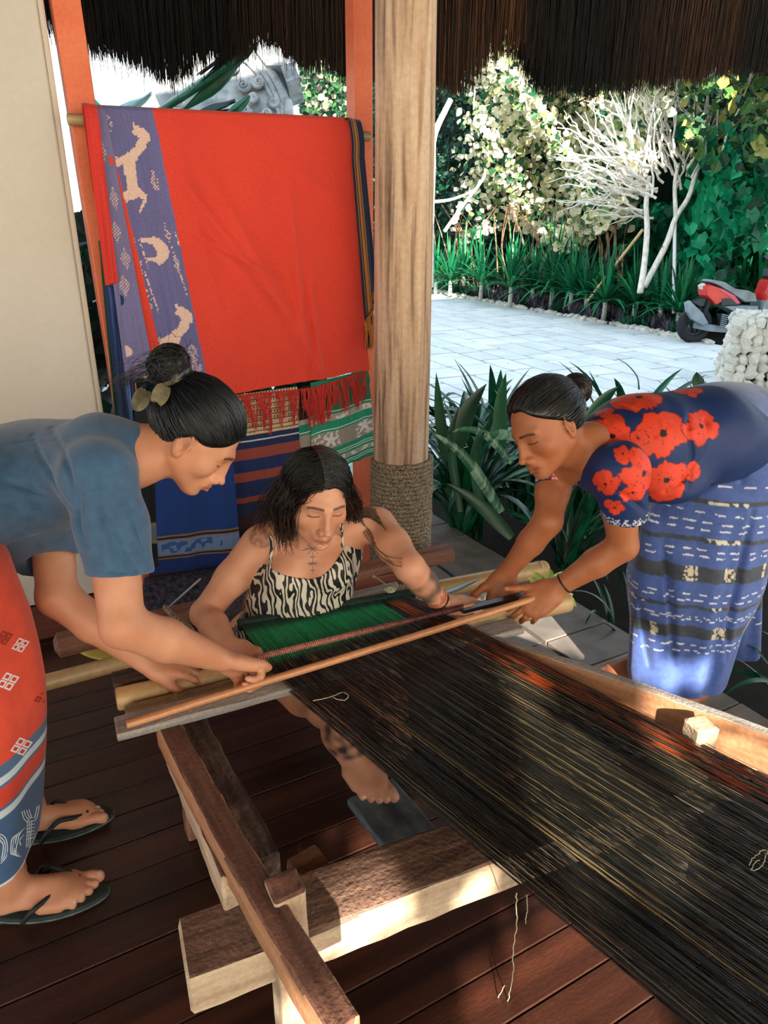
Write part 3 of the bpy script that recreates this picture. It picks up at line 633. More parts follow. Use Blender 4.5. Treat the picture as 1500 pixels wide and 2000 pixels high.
nt = M_leaf.node_tree; pb = nt.nodes['Principled BSDF']; tl = nt.nodes.new('ShaderNodeBsdfTranslucent'); mxs = nt.nodes.new('ShaderNodeMixShader'); mxs.inputs[0].default_value = .28
src = pb.inputs['Base Color'].links[0].from_socket; nt.links.new(src, tl.inputs[0]); nt.links.new(pb.outputs[0], mxs.inputs[1]); nt.links.new(tl.outputs[0], mxs.inputs[2]); nt.links.new(mxs.outputs[0], nt.nodes['Material Output'].inputs[0])
def leafcloud(name, n, boxf, size, pal, w, lab, cat, seed, heart=False, facing=None, parent=None, group=None):
    rg = np.random.default_rng(seed); C = boxf(rg, n); n = len(C); face = np.array(facing if facing is not None else -np.append(FH, -.35))
    N = rg.normal(0, .55, (n, 3))+face; N /= np.linalg.norm(N, axis=1, keepdims=True); up = rg.normal(0, .5, (n, 3))+np.array([0, 0, -1. if heart else .2])
    V, F = leaves_np(C, size*rg.uniform(.6, 1.3, n), N, up, heart=heart)
    pal = np.array([linv(c) for c in pal]); c = pal[rg.choice(len(pal), n, p=np.array(w)/sum(w))]*rg.uniform(.7, 1.2, (n, 1)); c = np.repeat(c, 6, 0)
    o = mesh_np(name, V, F, M_leaf, None, False, c) if parent is None else sub(parent, name, V, F, M_leaf, False, c)
    if parent is None: tag(o, lab, cat, group)
    o['kind'] = 'stuff'; return o
HB = 1.0   # hedge stands this far behind the border line
def hpt(px, py, back):
    """point above the strip 'back' metres behind the border line"""
    r = ray(px, py); q = B0[:2]-bn*back; a = bn@r[:2]; t = (bn@q)/a; return CAMPOS+r*t
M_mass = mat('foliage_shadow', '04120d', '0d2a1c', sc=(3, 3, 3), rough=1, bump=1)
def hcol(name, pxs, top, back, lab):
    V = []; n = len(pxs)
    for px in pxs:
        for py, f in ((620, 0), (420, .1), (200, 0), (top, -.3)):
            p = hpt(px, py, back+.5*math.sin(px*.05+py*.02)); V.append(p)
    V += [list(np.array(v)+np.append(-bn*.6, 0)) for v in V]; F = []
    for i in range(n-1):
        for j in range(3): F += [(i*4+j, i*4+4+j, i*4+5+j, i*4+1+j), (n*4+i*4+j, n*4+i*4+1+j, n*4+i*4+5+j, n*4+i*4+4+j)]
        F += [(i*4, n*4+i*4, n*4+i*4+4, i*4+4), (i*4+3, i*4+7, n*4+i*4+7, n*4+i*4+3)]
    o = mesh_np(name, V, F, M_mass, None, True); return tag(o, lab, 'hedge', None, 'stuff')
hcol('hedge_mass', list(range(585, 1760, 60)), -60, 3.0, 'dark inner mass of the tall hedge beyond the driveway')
def boxfun(px0, px1, py0, py1, b0, b1, dens=None):
    def f(rg, n):
        px = rg.uniform(px0, px1, n); py = rg.uniform(py0, py1, n); bk = rg.uniform(b0, b1, n)
        if dens is not None: k = dens(px, py, rg.random(n)); px, py, bk = px[k], py[k], bk[k]
        lump = .5*np.sin(px*.021+py*.013)+.35*np.sin(px*.047-py*.031)
        return np.array([hpt(a, b, c+l) for a, b, c, l in zip(px, py, bk, lump)])
    return f
def dcream(px, py, u):
    edge = 470-.00*px+25*np.sin(px*.03); left = np.clip((px-880)/90, 0, 1)*np.clip((1290-px+(py-300)*-.3)/60, .0, 1)
    clus = .5+.5*vnoise(px*.035, py*.035, 0, 3); return (py < edge) & (u < left*(.5+.5*clus))
leafcloud('variegated_hedge', 17000, boxfun(850, 1340, 20, 500, .7, 2.1, dcream), .145, ['fbf6d2', 'f3e9b4', '8aa866', '2f6b45'], [.5, .2, .15, .15], 'cream variegated sunlit hedge behind the bare white tree', 'hedge', 3)
leafcloud('green_hedge', 9000, boxfun(700, 1240, 60, 560, 1.4, 2.6), .15, ['0f3b2a', '17533a', '0a2a20', '2f7a4c'], [.4, .3, .2, .1], 'dark green leaves filling the hedge behind the cream leaves', 'hedge', 4)
leafcloud('bougainvillea', 2600, lambda rg, n: np.array([at(a, b, c) for a, b, c in zip(rg.uniform(588, 700, n), rg.uniform(60, 330, n), rg.uniform(9, 11, n))]), .085, ['2f6b3c', '17402a', 'd6d9a8', 'd79bb4', '5d8f4e'], [.35, .3, .18, .06, .11], 'leafy bush with pinkish flowers seen between monument and orange post', 'bush', 5)
leafcloud('yellow_hedge', 2600, boxfun(1330, 1640, -40, 330, .3, 1.8), .16, ['b7b766', '5e8a4c', '23583a', '0d3022'], [.25, .3, .3, .15], 'yellow green leafy hedge in the upper right corner', 'hedge', 6)
vine = empty('heart_leaf_vine', 'bright green heart leaved vine covering the hedge behind the scooter', 'vine', gat(1430, 600)+np.append(-bn*1.2, 0))
rgv = np.random.default_rng(8); hm = []
for k in range(4):
    V, F = leaves_np(np.zeros((1, 3)), np.array([1.]), np.array([[0, 0, 1.]]), np.array([[0, 1., 0]]), .3+.2*k, True)
    me = bpy.data.meshes.new('leaf'); me.from_pydata([tuple(v) for v in V], [], [tuple(f) for f in F]); me.materials.append(M_leaf)
    setcol(me, linv(['1fb07a', '2ac98c', '18966a', '3ad49a'][k])); hm.append(me)
for k in range(250):
    px = rgv.uniform(1345, 1510); py = rgv.uniform(250, 480); 
    if px < 1345+(py-250)*-.2+25: continue
    c = hpt(px, py, rgv.uniform(.9, 1.25)); n_ = nrm(-np.append(FH, -.3)+rgv.normal(0, .3, 3)); up = nrm(np.array([0, 0, -1])+rgv.normal(0, .3, 3)); up = nrm(up-n_*np.dot(up, n_)); sd = np.cross(up, n_); s = rgv.uniform(.15, .24)
    o = bpy.data.objects.new('leaf', hm[k % 4]); COL.objects.link(o); o.parent = vine; L_ = c-np.array(vine.location)
    o.matrix_basis = Matrix(((sd[0]*s, up[0]*s, n_[0]*s, L_[0]), (sd[1]*s, up[1]*s, n_[1]*s, L_[1]), (sd[2]*s, up[2]*s, n_[2]*s, L_[2]), (0, 0, 0, 1)))
leafcloud('vine_leaves', 2600, boxfun(1210, 1640, 240, 590, 1.1, 2.2, lambda px, py, u: (px > 1330) | (py > 400)), .20, ['149a68', '0f7852', '22bd84', '084a36'], [.35, .3, .15, .2], '', '', 9, True, None, vine)
# sword-leaved plants along the border
M_ptrunk = mat('pale_stem', '9a9a8f', 'd8d8cf', sc=(30, 30, 60), rough=.8, bump=.5)
M_purple = mat('purple_leaf', '4a3f52', '7b7480', sc=(9, 9, 9), rough=.6)
def blades(base, n, L, w, rg, spread=.9, up=.6, K=6, droop=.5):
    """flat tapering blades as (n,K,2) strips"""
    az = rg.uniform(0, 2*np.pi, n); el = rg.uniform(up, 1.5, n); Ls = L*rg.uniform(.65, 1.1, n); t = np.linspace(0, 1, K)
    d = np.stack([np.cos(az)*np.cos(el)*spread, np.sin(az)*np.cos(el)*spread, np.sin(el)], -1)
    P = base+d[:, None]*Ls[:, None, None]*t[None, :, None]; P[:, :, 2] -= droop*(Ls*np.cos(el))[:, None]*t[None]**2.2
    sd = np.stack([-np.sin(az), np.cos(az), 0*az], -1); ww = w*np.array([.5, .9, 1, .8, .5, .04][:K])
    V = np.stack([P-sd[:, None]*ww[None, :, None]/2, P+np.array([0, 0, -.25])*ww[None, :, None]*0+d[:, None]*0-np.array([0, 0, .15])*ww[None, :, None], P+sd[:, None]*ww[None, :, None]/2], 2)
    idx = np.arange(n*K*3).reshape(n, K, 3); F = np.concatenate([np.stack([idx[:, :-1, q], idx[:, :-1, q+1], idx[:, 1:, q+1], idx[:, 1:, q]], -1).reshape(-1, 4) for q in (0, 1)])
    return V.reshape(-1, 3), F
spots = [(850, 575, .9, 95, 'ti'), (878, 580, .8, 100, 'a'), (938, 588, 1.0, 120, 'b'), (995, 600, .9, 125, 'c'), (1075, 606, 1.0, 140, 'd'), (1112, 612, 1., 130, 'e'), (1178, 628, 1., 120, 'f'), (1240, 600, .9, 120, 'g'), (1285, 640, .9, 120, 'h'), (1290, 690, .0, 0, 'x'), (1432, 640, 1.1, 150, 'i'), (1475, 650, 1.1, 150, 'j'), (1335, 560, 1, 120, 'k'), (1040, 575, 1., 110, 'l'), (905, 560, 1., 110, 'm'), (1145, 590, 1., 110, 'n')]
rg = np.random.default_rng(21)
desc = {'ti': 'leftmost sword leaved shrub of the border, next to the trunk pillar', 'a': 'second sword leaved shrub from the trunk pillar', 'b': 'sword leaved shrub with a pale stem beside the leaning branch', 'c': 'bushy sword leaved shrub left of the white stemmed pair', 'd': 'left sword leaved shrub of the pair with whitewashed stems', 'e': 'right sword leaved shrub of the pair with whitewashed stems', 'f': 'sword leaved shrub beside the leaning prop stick', 'g': 'sword leaved shrub under the bare white tree', 'h': 'low sword leaved shrub in front of the white prop pole', 'i': 'tall sword leaved shrub just behind the scooter seat', 'j': 'tall sword leaved shrub beneath the scooter mirror', 'k': 'sword leaved shrub right of the white prop pole', 'l': 'small sword leaved shrub in the second row behind the whitewashed pair', 'm': 'small sword leaved shrub in the second row near the leaning branch', 'n': 'small sword leaved shrub in the second row behind the prop stick'}
for px, py, sz, hh, kk in spots:
    if kk == 'x': continue
    b = gat(px, py); b = b if kk not in 'klmnijg' else hpt(px, py, 1.4 if kk in 'ij' else .35); b[2] = gz(b[0], b[1]); d_ = np.linalg.norm(b-CAMPOS); tall = hh/FPX*d_*1.15
    p = empty('sword_leaf_shrub', desc[kk], 'shrub', b, 'sword leaved shrubs along the driveway border')
    st_h = tall*.28; Vt, Ft = tube([b-[0, 0, .03], b+[.01, 0, st_h*.6], b+[0, .01, st_h]], [.05, .042, .035], 8); sub(p, 'stem', Vt, Ft, M_ptrunk)
    V, F = blades(b+[0, 0, st_h*.85], 60, tall*.78, .062, rg, 1.0, .25, 6, .5); c = np.repeat(np.array([linv(x) for x in ('1a7c50', '0f5a3c', '2a9a60', '46a862')])[rg.choice(4, 60, p=[.35, .3, .25, .1])], 18, 0)
    o = sub(p, 'leaves', V, F, M_leaf, False, c); o['kind'] = 'stuff'
# low purple ground cover and edging stones
rg = np.random.default_rng(31); VV, FF, CC = [], [], []; off = 0
for px in range(845, 1345, 11):
    for rep in range(3):
        u = (px-840)/580; py0 = 565+(676-568)*u+2
        b = gat(px+rg.uniform(-6, 6), py0-rg.uniform(0, 14)); b[2] = gz(b[0], b[1])
        V, F = blades(b, 26, .26, .035, rg, 1.1, .15, 6, .2); VV.append(V); FF.append(F+off); off += len(V)
        CC.append(np.repeat((linv('6f6878') if vnoise(px*.03, rep*.1, 0, 1) > -.1 else linv('2f7a58'))[None]*rg.uniform(.5, 1.3, (26, 1)), 18, 0))
tag(mesh_np('ground_cover', np.vstack(VV), np.vstack(FF), M_leaf, None, False, np.vstack(CC)), 'low purple and green ground cover along the driveway edge', 'plant', None, 'stuff')
def rock(seed, sub_=2, rough=.25):
    bm = bmesh.new(); bmesh.ops.create_icosphere(bm, subdivisions=sub_, radius=1); rg = np.random.default_rng(seed); o3 = rg.uniform(0, 9, 3)
    for v in bm.verts:
        f = 1+rough*float(vnoise(v.co.x*1.3+o3[0], v.co.y*1.3+o3[1], v.co.z*1.3+o3[2]))+.06*float(vnoise(v.co.x*4, v.co.y*4, v.co.z*4+o3[0])); v.co *= f
    me = bpy.data.meshes.new('stone'); bm.to_mesh(me); bm.free(); return me
M_coral = mat('coral_stone', 'b3b0a2', 'e6e4d8', sc=(9, 9, 9), detail=8, rough=.9, bump=1.0, var=.12, lo=.3, hi=.6, fine=(40, .12))
edge = empty('border_edging', 'row of rough pale stones edging the planted strip', 'stones', B0); 
er = [rock(k+40, 1) for k in range(4)]
for m in er: m.materials.append(M_coral)
for k in range(70):
    u = k/70*9.0-.5; p = B0[:2]+bd*u+bn*rg.uniform(-.02, .08); o = bpy.data.objects.new('stone', er[k % 4]); COL.objects.link(o); o.parent = edge; s = rg.uniform(.05, .1)
    o.location = np.array([p[0], p[1], gz(*p)+.02])-B0; o.scale = (s*1.3, s, s*.6); o.rotation_euler = (0, 0, rg.uniform(0, 6))

# gabion of stacked coral stones
gb = gat(1424, 752); gab = empty('stone_gabion', 'low wall of stacked white coral stones in front of the scooter', 'stone wall', gb)
gx = nrm(np.append(RH*.97-FH*.2, 0)); gy = nrm(np.append(FH*.93+RH*.36, 0)); rs = [rock(k, 1, .5) for k in range(6)]
for m in rs: m.materials.append(M_coral)
Hh = .70; W_, D_ = 1.0, .65
core = [gb+gx*(.07+a*(W_-.14))+gy*(.07+b*(D_-.14))+np.array([0, 0, c]) for c in (-.05, Hh-.07) for a, b in ((0, 0), (1, 0), (1, 1), (0, 1))]
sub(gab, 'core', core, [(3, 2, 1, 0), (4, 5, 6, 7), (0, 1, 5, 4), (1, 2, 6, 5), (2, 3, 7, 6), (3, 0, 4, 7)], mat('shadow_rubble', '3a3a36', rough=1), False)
rg = np.random.default_rng(77)
def stone_at(p, s):
    o = bpy.data.objects.new('stone', rs[rg.integers(6)]); COL.objects.link(o); o.parent = gab; o.location = p-gb; o.scale = s*1.32*rg.uniform(.7, 1.3, 3); o.rotation_euler = rg.uniform(0, 6, 3)
z = .03
while z < Hh:
    lean = .06*(1-z/Hh)
    for a in np.arange(-.02, W_, .10): stone_at(gb+gx*(a+rg.normal(0, .008))+gy*(-.0+rg.normal(0, .012)-lean)+[0, 0, z+rg.normal(0, .012)], .052)
    for b in np.arange(.06, D_, .09): stone_at(gb+gx*(rg.normal(0, .01)-lean)+gy*b+[0, 0, z+rg.normal(0, .012)], .052)
    z += .088
for a in np.arange(.02, W_, .085):
    for b in np.arange(.06, D_, .085): stone_at(gb+gx*a+gy*b+[0, 0, Hh-.03+rg.normal(0, .01)], .05)

# bare white tree
M_white = mat('whitewashed_bark', 'cfc8bd', 'f6f0e4', sc=(20, 20, 8), rough=.8, bump=.4)
tree = empty('bare_tree', 'leafless whitewashed tree with a fan of thin branches', 'tree', hpt(1262, 600, .2))
rg = np.random.default_rng(14); TD = float((hpt(1262, 600, .2)-CAMPOS)@CF)
def tp(px, py, dd=0): return at(px, py, TD-.3+dd)
Vt, Ft = tube(interp_path([tp(1250, 572), tp(1258, 520), tp(1264, 450), tp(1262, 400), tp(1268, 345)], 16), np.linspace(.05, .035, 16), 8); sub(tree, 'trunk', Vt, Ft, M_white)
Vt, Ft = tube(interp_path([tp(1258, 560), tp(1300, 480), tp(1320, 425), tp(1345, 385), tp(1362, 330), tp(1385, 300)], 18), np.linspace(.05, .03, 18), 8); sub(tree, 'trunk', Vt, Ft, M_white)
Vt, Ft = tube(interp_path([tp(1320, 425), tp(1318, 360), tp(1325, 320)], 10), np.linspace(.035, .025, 10), 8); sub(tree, 'trunk', Vt, Ft, M_white)
def fan(org, n, a0, a1, L0, L1, seed):
    rg = np.random.default_rng(seed); P = []; K = 9
    for i in range(n):
        a = math.radians(rg.uniform(a0, a1)); L = rg.uniform(L0, L1)/FPX*TD; o_ = np.array(org)+rg.normal(0, .16, 3)
        d = CR*math.cos(a)+CU*math.sin(a)+CF*rg.normal(0, .35); t = np.linspace(0, 1, K); bend = rg.normal(0, .22)
        p = o_+d*L*t[:, None]+(np.cross(d, CF)*bend*L)[None]*(t[:, None]**2)+np.cumsum(rg.normal(0, .022, (K, 3)), 0); P.append(p)
        for q in range(3):
            s = rg.integers(2, K-1); d2 = nrm(d+rg.normal(0, .35, 3)+CU*.15); L2 = L*rg.uniform(.25, .5); P.append(p[s]+d2*L2*t[:, None]+np.cumsum(rg.normal(0, .016, (K, 3)), 0))
    return np.array(P)
P = np.vstack([fan(tp(1385, 300), 18, 15, 75, 100, 200, 7), fan(tp(1268, 350), 26, 70, 178, 90, 190, 1), fan(tp(1325, 330), 20, 55, 120, 90, 190, 2), fan(tp(1380, 305), 20, 25, 100, 80, 170, 3), fan(tp(1265, 390), 12, 140, 190, 60, 170, 4)])
r0 = np.where(np.arange(len(P)) % 4 == 0, .022, .012); Vt, Ft, _ = strands(P, r0, r0*.35, 5); o = sub(tree, 'branches', Vt, Ft, M_white); o['kind'] = 'stuff'
pp = pole('prop_pole', tp(1316, 612), tp(1318, 430), .028, mat('white_paint', 'e8ece8', rough=.5)); tag(pp, 'straight white prop pole tied to the bare tree', 'pole')
for k, (a, b, lab) in enumerate([((1148, 588), (1256, 448), 'long leaning bamboo prop left of the bare tree')]):
    A = hpt(a[0], a[1], .1); pp = pole('prop_stick', A, tp(b[0], b[1], .2), .026, M_bamboo); tag(pp, lab, 'stick')
ot = empty('forked_tree', 'pale forked trunk and branches half hidden by the trunk pillar', 'tree', gat(846, 560))
for k, (pts, r) in enumerate([([(838, 560), (840, 430), (844, 330), (848, 265), (880, 195)], .075), ([(848, 262), (838, 205), (836, 170)], .05), ([(835, 395), (880, 390), (925, 372), (938, 352)], .03), ([(868, 452), (905, 400), (942, 352), (948, 330)], .035), ([(928, 150), (925, 215)], .02)]):
    dd = 11.0 if k < 2 else 12.0; Vt, Ft = tube(interp_path([at(a, b, dd) for a, b in pts], 14), np.linspace(r, r*.6, 14), 8); sub(ot, 'trunk' if k == 0 else 'branch', Vt, Ft, M_white if k < 2 else M_ptrunk)
# thin brown stems inside the hedge foot
P = []
rg = np.random.default_rng(6)
for k in range(46):
    px = rg.uniform(860, 1220); P.append(interp_path([hpt(px, 560, .8), hpt(px+rg.normal(0, 12), 480, .7), hpt(px+rg.normal(0, 25), 400, 1.0)], 7))
Vt, Ft, _ = strands(np.array(P), .02, .01, 5); tag(mesh_np('hedge_stems', Vt, Ft, mat('brown_stems', '5a4030', 'b08a68', sc=(8, 8, 8), rough=.9)), 'bare brown stems at the foot of the hedge', 'stems', None, 'stuff')

# ================================================================ NEAR STRAP-LEAVED LILIES
M_strap = mat('strap_leaf', '0a3a28', '17643f', sc=(4, 1.2, 4), rough=.32, spec=.5, var=.3)
M_strap2 = mat('strap_leaf_striped', '1f6e4d', '8fbfa2', sc=(1, 90, 1), rough=.3, var=.15, lo=.45, hi=.6)
def strap_mesh(L, w, bend, droop, m, twist=.0):
    K = 14; V = []; 
    for i in range(K):
        t = i/(K-1); a = 1.35-bend*t-droop*t*t*1.6; 
        if i == 0: x = z = 0; 
        else: x += math.cos(a)*L/(K-1); z += math.sin(a)*L/(K-1)
        ww = w*(.55+.45*math.sin(min(1, t*2.2)*math.pi/2))*(1-max(0, (t-.55)/.45)**2.2)+.0005; nx, nz = -math.sin(a), math.cos(a); tw = twist*t
        for s, dpt in ((-1, .16), (0, -.05), (1, .16)): V.append((x+nx*dpt*ww, s*ww/2*math.cos(tw), z+nz*dpt*ww+s*ww/2*math.sin(tw)))
    F = [(i*3+q, i*3+q+1, i*3+4+q, i*3+3+q) for i in range(K-1) for q in (0, 1)]
    me = bpy.data.meshes.new('leaf'); me.from_pydata(V, [], F); me.materials.append(m); me.polygons.foreach_set('use_smooth', [True]*len(me.polygons)); return me
SM = [strap_mesh(.8, .055, .35, .35, M_strap, .3), strap_mesh(.9, .05, .5, .9, M_strap, -.3), strap_mesh(.7, .065, .2, .15, M_strap, .2), strap_mesh(1.0, .045, .6, 1.0, M_strap, .5), strap_mesh(.75, .06, .9, .7, M_strap, -.2), strap_mesh(.8, .05, .6, .8, M_strap2, .3)]
def lily(loc, n, lab, seed, az0=0, az1=2*math.pi, sc=1.0):
    rg = np.random.default_rng(seed); p = empty('strap_leaf_lily', lab, 'plant', loc, 'strap leaved lilies beside the deck')
    for k in range(n):
        o = bpy.data.objects.new('leaf', SM[rg.choice(6, p=[.24, .22, .18, .16, .12, .08])]); COL.objects.link(o); o.parent = p
        s = sc*rg.uniform(.75, 1.15); o.scale = (s, s*rg.uniform(.8, 1.2), s); o.rotation_euler = (0, rg.normal(0, .12), rg.uniform(az0, az1)); o.location = (rg.normal(0, .03), rg.normal(0, .03), rg.uniform(-.02, .03))
    return p
lily(atz(905, 1060, -.12), 56, 'strap leaved lily right next to the rope bound pillar foot', 1)
lily(atz(1020, 1010, -.12), 60, 'strap leaved lily under the face of the bending woman in the floral top', 2)
lily(atz(1130, 1040, -.12), 52, 'strap leaved lily between the two brown arms of the bending woman', 3)
lily(atz(960, 930, -.12), 46, 'strap leaved lily in the second row beside the pillar', 4, sc=1.05)
lily(atz(1190, 950, -.12), 44, 'strap leaved lily behind the shoulder of the bending woman', 5)
lily(atz(1360, 920, -.12), 20, 'strap leaved lily behind the raised hips of the bending woman', 9, sc=.9)
lily(atz(1270, 1010, -.12), 40, 'strap leaved lily low behind the navy sleeve with beaded cuff', 10)
lily(atz(900, 960, -.12), 34, 'strap leaved lily closest to the pale trunk above the rope binding', 11, sc=.95)
lily(atz(1110, 1120, -.12), 22, 'strap leaved lily at the terrace edge behind the brown hands', 12, sc=.6)
lily(atz(1560, 1180, -.12), 26, 'strap leaved lily at the right edge behind the striped skirt', 6, sc=.8)
lily(atz(1560, 1440, -.10), 16, 'strap leaved lily in the lower right beyond the plank rail', 7, sc=.55)
lily(atz(1210, 1250, -.12), 9, 'small strap leaved seedling at the deck edge', 8, sc=.38)
def single_leaf(pts, w, m, name='leaf', parent=None, K=18, d=None, fold=.18):
    """one broad leaf along points (world)"""
    P = interp_path(pts, K); T = np.gradient(P, axis=0); V = []; 
    for i in range(K):
        t = i/(K-1); ww = w*(math.sin(math.pi*min(1, t*1.02+.12)**.8)**.8 if t < .99 else .02); vd = nrm(P[i]-CAMPOS); sd = nrm(np.cross(T[i], vd)); nn = nrm(np.cross(sd, T[i]))
        for s, q in ((-1, fold), (0, 0), (1, fold)): V.append(P[i]+sd*s*ww/2-nn*q*ww)
    F = [(i*3+q, i*3+q+1, i*3+4+q, i*3+3+q) for i in range(K-1) for q in (0, 1)]; return sub(parent, name, V, F, m)
bl = empty('broad_leaf_lily', 'lily with tall upright broad leaves left of the bending woman', 'plant', atz(915, 1010, -.12), 'strap leaved lilies beside the deck')
for pts, w, d, m in [([(870, 900), (858, 800), (850, 704)], .055, 3.3, M_strap), ([(890, 880), (915, 800), (963, 733)], .085, 3.2, M_strap), ([(978, 880), (978, 790), (992, 708)], .065, 3.1, M_strap), ([(1000, 905), (950, 850), (905, 838), (870, 850)], .035, 2.9, M_strap2), ([(980, 1000), (905, 890), (815, 826)], .045, 2.7, M_strap2), ([(1000, 1050), (930, 980), (850, 930)], .05, 2.5, M_strap), ([(1140, 830), (1180, 780), (1218, 746)], .055, 3.0, M_strap), ([(1368, 760), (1362, 740), (1360, 722)], .05, 3.0, M_strap), ([(960, 850), (990, 850), (1030, 872)], .04, 2.6, M_strap2), ([(900, 1000), (880, 860), (905, 770)], .04, 3.0, M_strap), ([(940, 1000), (930, 880), (965, 800)], .05, 2.9, M_strap)]:
    single_leaf([at(a, b, d) for a, b in pts], w, m, parent=bl)
wh = interp_path([at(1248, 760, 2.9), at(1244, 735, 2.95), at(1225, 712, 3.0), at(1205, 700, 3.0)], 12); V, F = tube(wh, np.linspace(.004, .001, 12), 5); tag(mesh_np('leaf_stalk', V, F, M_strap), 'thin arching stalk above the back of the floral top', 'stalk')

M_lime = mat('lime_leaf', '8fae4a', 'd8dc8a', sc=(3, 40, 3), rough=.5)
lm = empty('variegated_seedling', 'small yellow green leaves behind the bracelet hand of the bending woman', 'plant', atz(1085, 1125, .0))
for pts in ([(1060, 1140), (1050, 1125), (1035, 1112)], [(1065, 1140), (1075, 1120), (1072, 1108)], [(1070, 1142), (1090, 1125), (1112, 1112)], [(1068, 1146), (1080, 1138), (1098, 1140)], [(1100, 1165), (1115, 1172), (1130, 1190)], [(1100, 1160), (1112, 1162), (1122, 1160)], [(1050, 1144), (1040, 1132), (1028, 1128)]): single_leaf([at(a, b, 1.98) for a, b in pts], .022, M_lime, parent=lm, K=10)
# ================================================================ WINDOW VIEW: banana leaves and carved monument
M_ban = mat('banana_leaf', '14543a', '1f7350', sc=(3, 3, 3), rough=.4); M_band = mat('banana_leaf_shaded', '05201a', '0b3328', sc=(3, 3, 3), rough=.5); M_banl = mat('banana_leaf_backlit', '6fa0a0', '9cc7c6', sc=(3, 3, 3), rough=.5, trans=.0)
ban = empty('banana_plant', 'banana plant with one huge green leaf crossing the window opening', 'banana plant', (1.3, 4.6, gz(1.3, 4.6)))
V, F = tube([(1.3, 4.6, -.2), (1.25, 4.6, .6), (1.1, 4.5, 1.4)], [.09, .08, .05], 10); sub(ban, 'stem', V, F, M_ban)
def leaf_poly(name, poly, mid, d, m, parent, bulge=.03):
    mid = interp_path([at(a, b, d) for a, b in mid], 12); P = [at(a, b, d+.03) for a, b in poly]
    n = len(P)//2; L_ = interp_path(P[:n], 12); R_ = interp_path(P[n:][::-1], 12); V = []
    for a, c, b in zip(L_, mid, R_): V += [a, (a+c)/2-CF*bulge*.6, c, (b+c)/2-CF*bulge*.6, b]
    F = [(i*5+q, i*5+q+1, i*5+6+q, i*5+5+q) for i in range(11) for q in range(4)]; o = sub(parent, name, V, F, m)
    s = o.modifiers.new('t', 'SOLIDIFY'); s.thickness = .003; return o
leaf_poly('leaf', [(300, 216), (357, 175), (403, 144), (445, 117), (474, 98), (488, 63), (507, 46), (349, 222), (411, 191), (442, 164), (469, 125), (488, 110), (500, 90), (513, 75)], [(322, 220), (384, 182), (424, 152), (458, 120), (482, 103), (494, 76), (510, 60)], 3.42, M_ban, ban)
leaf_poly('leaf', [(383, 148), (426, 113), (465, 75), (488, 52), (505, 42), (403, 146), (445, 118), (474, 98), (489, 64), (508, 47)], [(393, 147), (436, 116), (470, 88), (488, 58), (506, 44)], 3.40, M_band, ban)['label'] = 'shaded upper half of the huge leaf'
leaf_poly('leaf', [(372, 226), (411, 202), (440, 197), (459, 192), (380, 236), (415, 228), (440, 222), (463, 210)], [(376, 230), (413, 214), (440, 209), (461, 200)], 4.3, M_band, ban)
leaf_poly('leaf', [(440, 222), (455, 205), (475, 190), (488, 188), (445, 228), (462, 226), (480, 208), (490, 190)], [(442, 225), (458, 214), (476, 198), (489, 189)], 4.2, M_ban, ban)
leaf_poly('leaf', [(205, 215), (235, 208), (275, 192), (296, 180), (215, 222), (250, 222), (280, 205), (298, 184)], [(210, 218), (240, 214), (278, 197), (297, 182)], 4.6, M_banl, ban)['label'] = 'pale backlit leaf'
leaf_poly('leaf', [(162, 195), (168, 186), (180, 188), (204, 212), (165, 205), (170, 208), (185, 212), (204, 215)], [(163, 200), (170, 197), (183, 200), (204, 213)], 4.5, mat('young_banana_leaf', '0c8a64', '19a87c', sc=(4, 4, 4), rough=.5), ban)
mon = empty('carved_monument', 'grey carved stone monument with scroll reliefs beyond the banana leaf', 'monument', (*(at(500, 240, 6.5)[:2]), 0))
M_mon = mat('carved_grey_stone', '6c7376', 'b4b8b8', sc=(7, 7, 7), detail=8, rough=.9, bump=.8, lo=.3, hi=.65, fine=(30, .1))
def plate(name, poly, d0, th, m, parent):
    P0 = [at(a, b, d0) for a, b in poly]; P1 = [p+CF*th for p in P0]; n = len(P0)
    return sub(parent, name, P0+P1, [tuple(range(n)), tuple(range(2*n-1, n-1, -1))]+[(k, n+k, n+(k+1) % n, (k+1) % n) for k in range(n)], m, False)
arc = [(565, 640), (566, 250), (556, 195), (535, 150), (505, 112), (470, 90), (400, 80), (330, 100), (300, 180), (330, 250), (360, 640)]
plate('body', arc, 6.7, .5, M_mon, mon)
for off_, r in ((0, .045), (-14, .03), (-24, .022)):
    V, F = tube(interp_path([at(a+off_*.8, b-off_*.5, 6.68) for a, b in arc[:6]], 40), r, 8); sub(mon, 'moulding', V, F, M_mon)
plate('cornice', [(560, 160), (548, 130), (572, 120), (585, 150)], 6.6, .4, M_mon, mon)
plate('cornice', [(520, 128), (500, 100), (545, 92), (562, 128)], 6.6, .4, M_mon, mon)
for cx_, cy_, r_, tn in ((475, 165, 14, 1), (520, 222, 12, -1), (495, 190, 10, 1), (455, 130, 12, -1), (535, 200, 9, 1), (505, 160, 12, -1), (345, 200, 16, 1), (545, 240, 12, 1), (480, 215, 11, 1)):
    sp = [at(cx_+r_*(1-q/26)*math.cos(q*.5)*tn, cy_+r_*(1-q/26)*math.sin(q*.5), 6.66) for q in range(24)]; V, F = tube(sp, np.linspace(.022, .012, 24), 6); sub(mon, 'scroll_relief', V, F, M_mon)

# dark shrubs behind the hung cloths, low wall of foliage
leafcloud('shade_shrub', 1500, lambda rg, n: np.stack([rg.uniform(.2, 1.32, n), rg.uniform(3.0, 3.5, n), rg.uniform(-.1, 1.45, n)], -1), .10, ['0a2a1e', '0f4630', '06201a'], [.5, .2, .3], 'dark green shrub in shade behind the hanging cloths', 'shrub', 12)

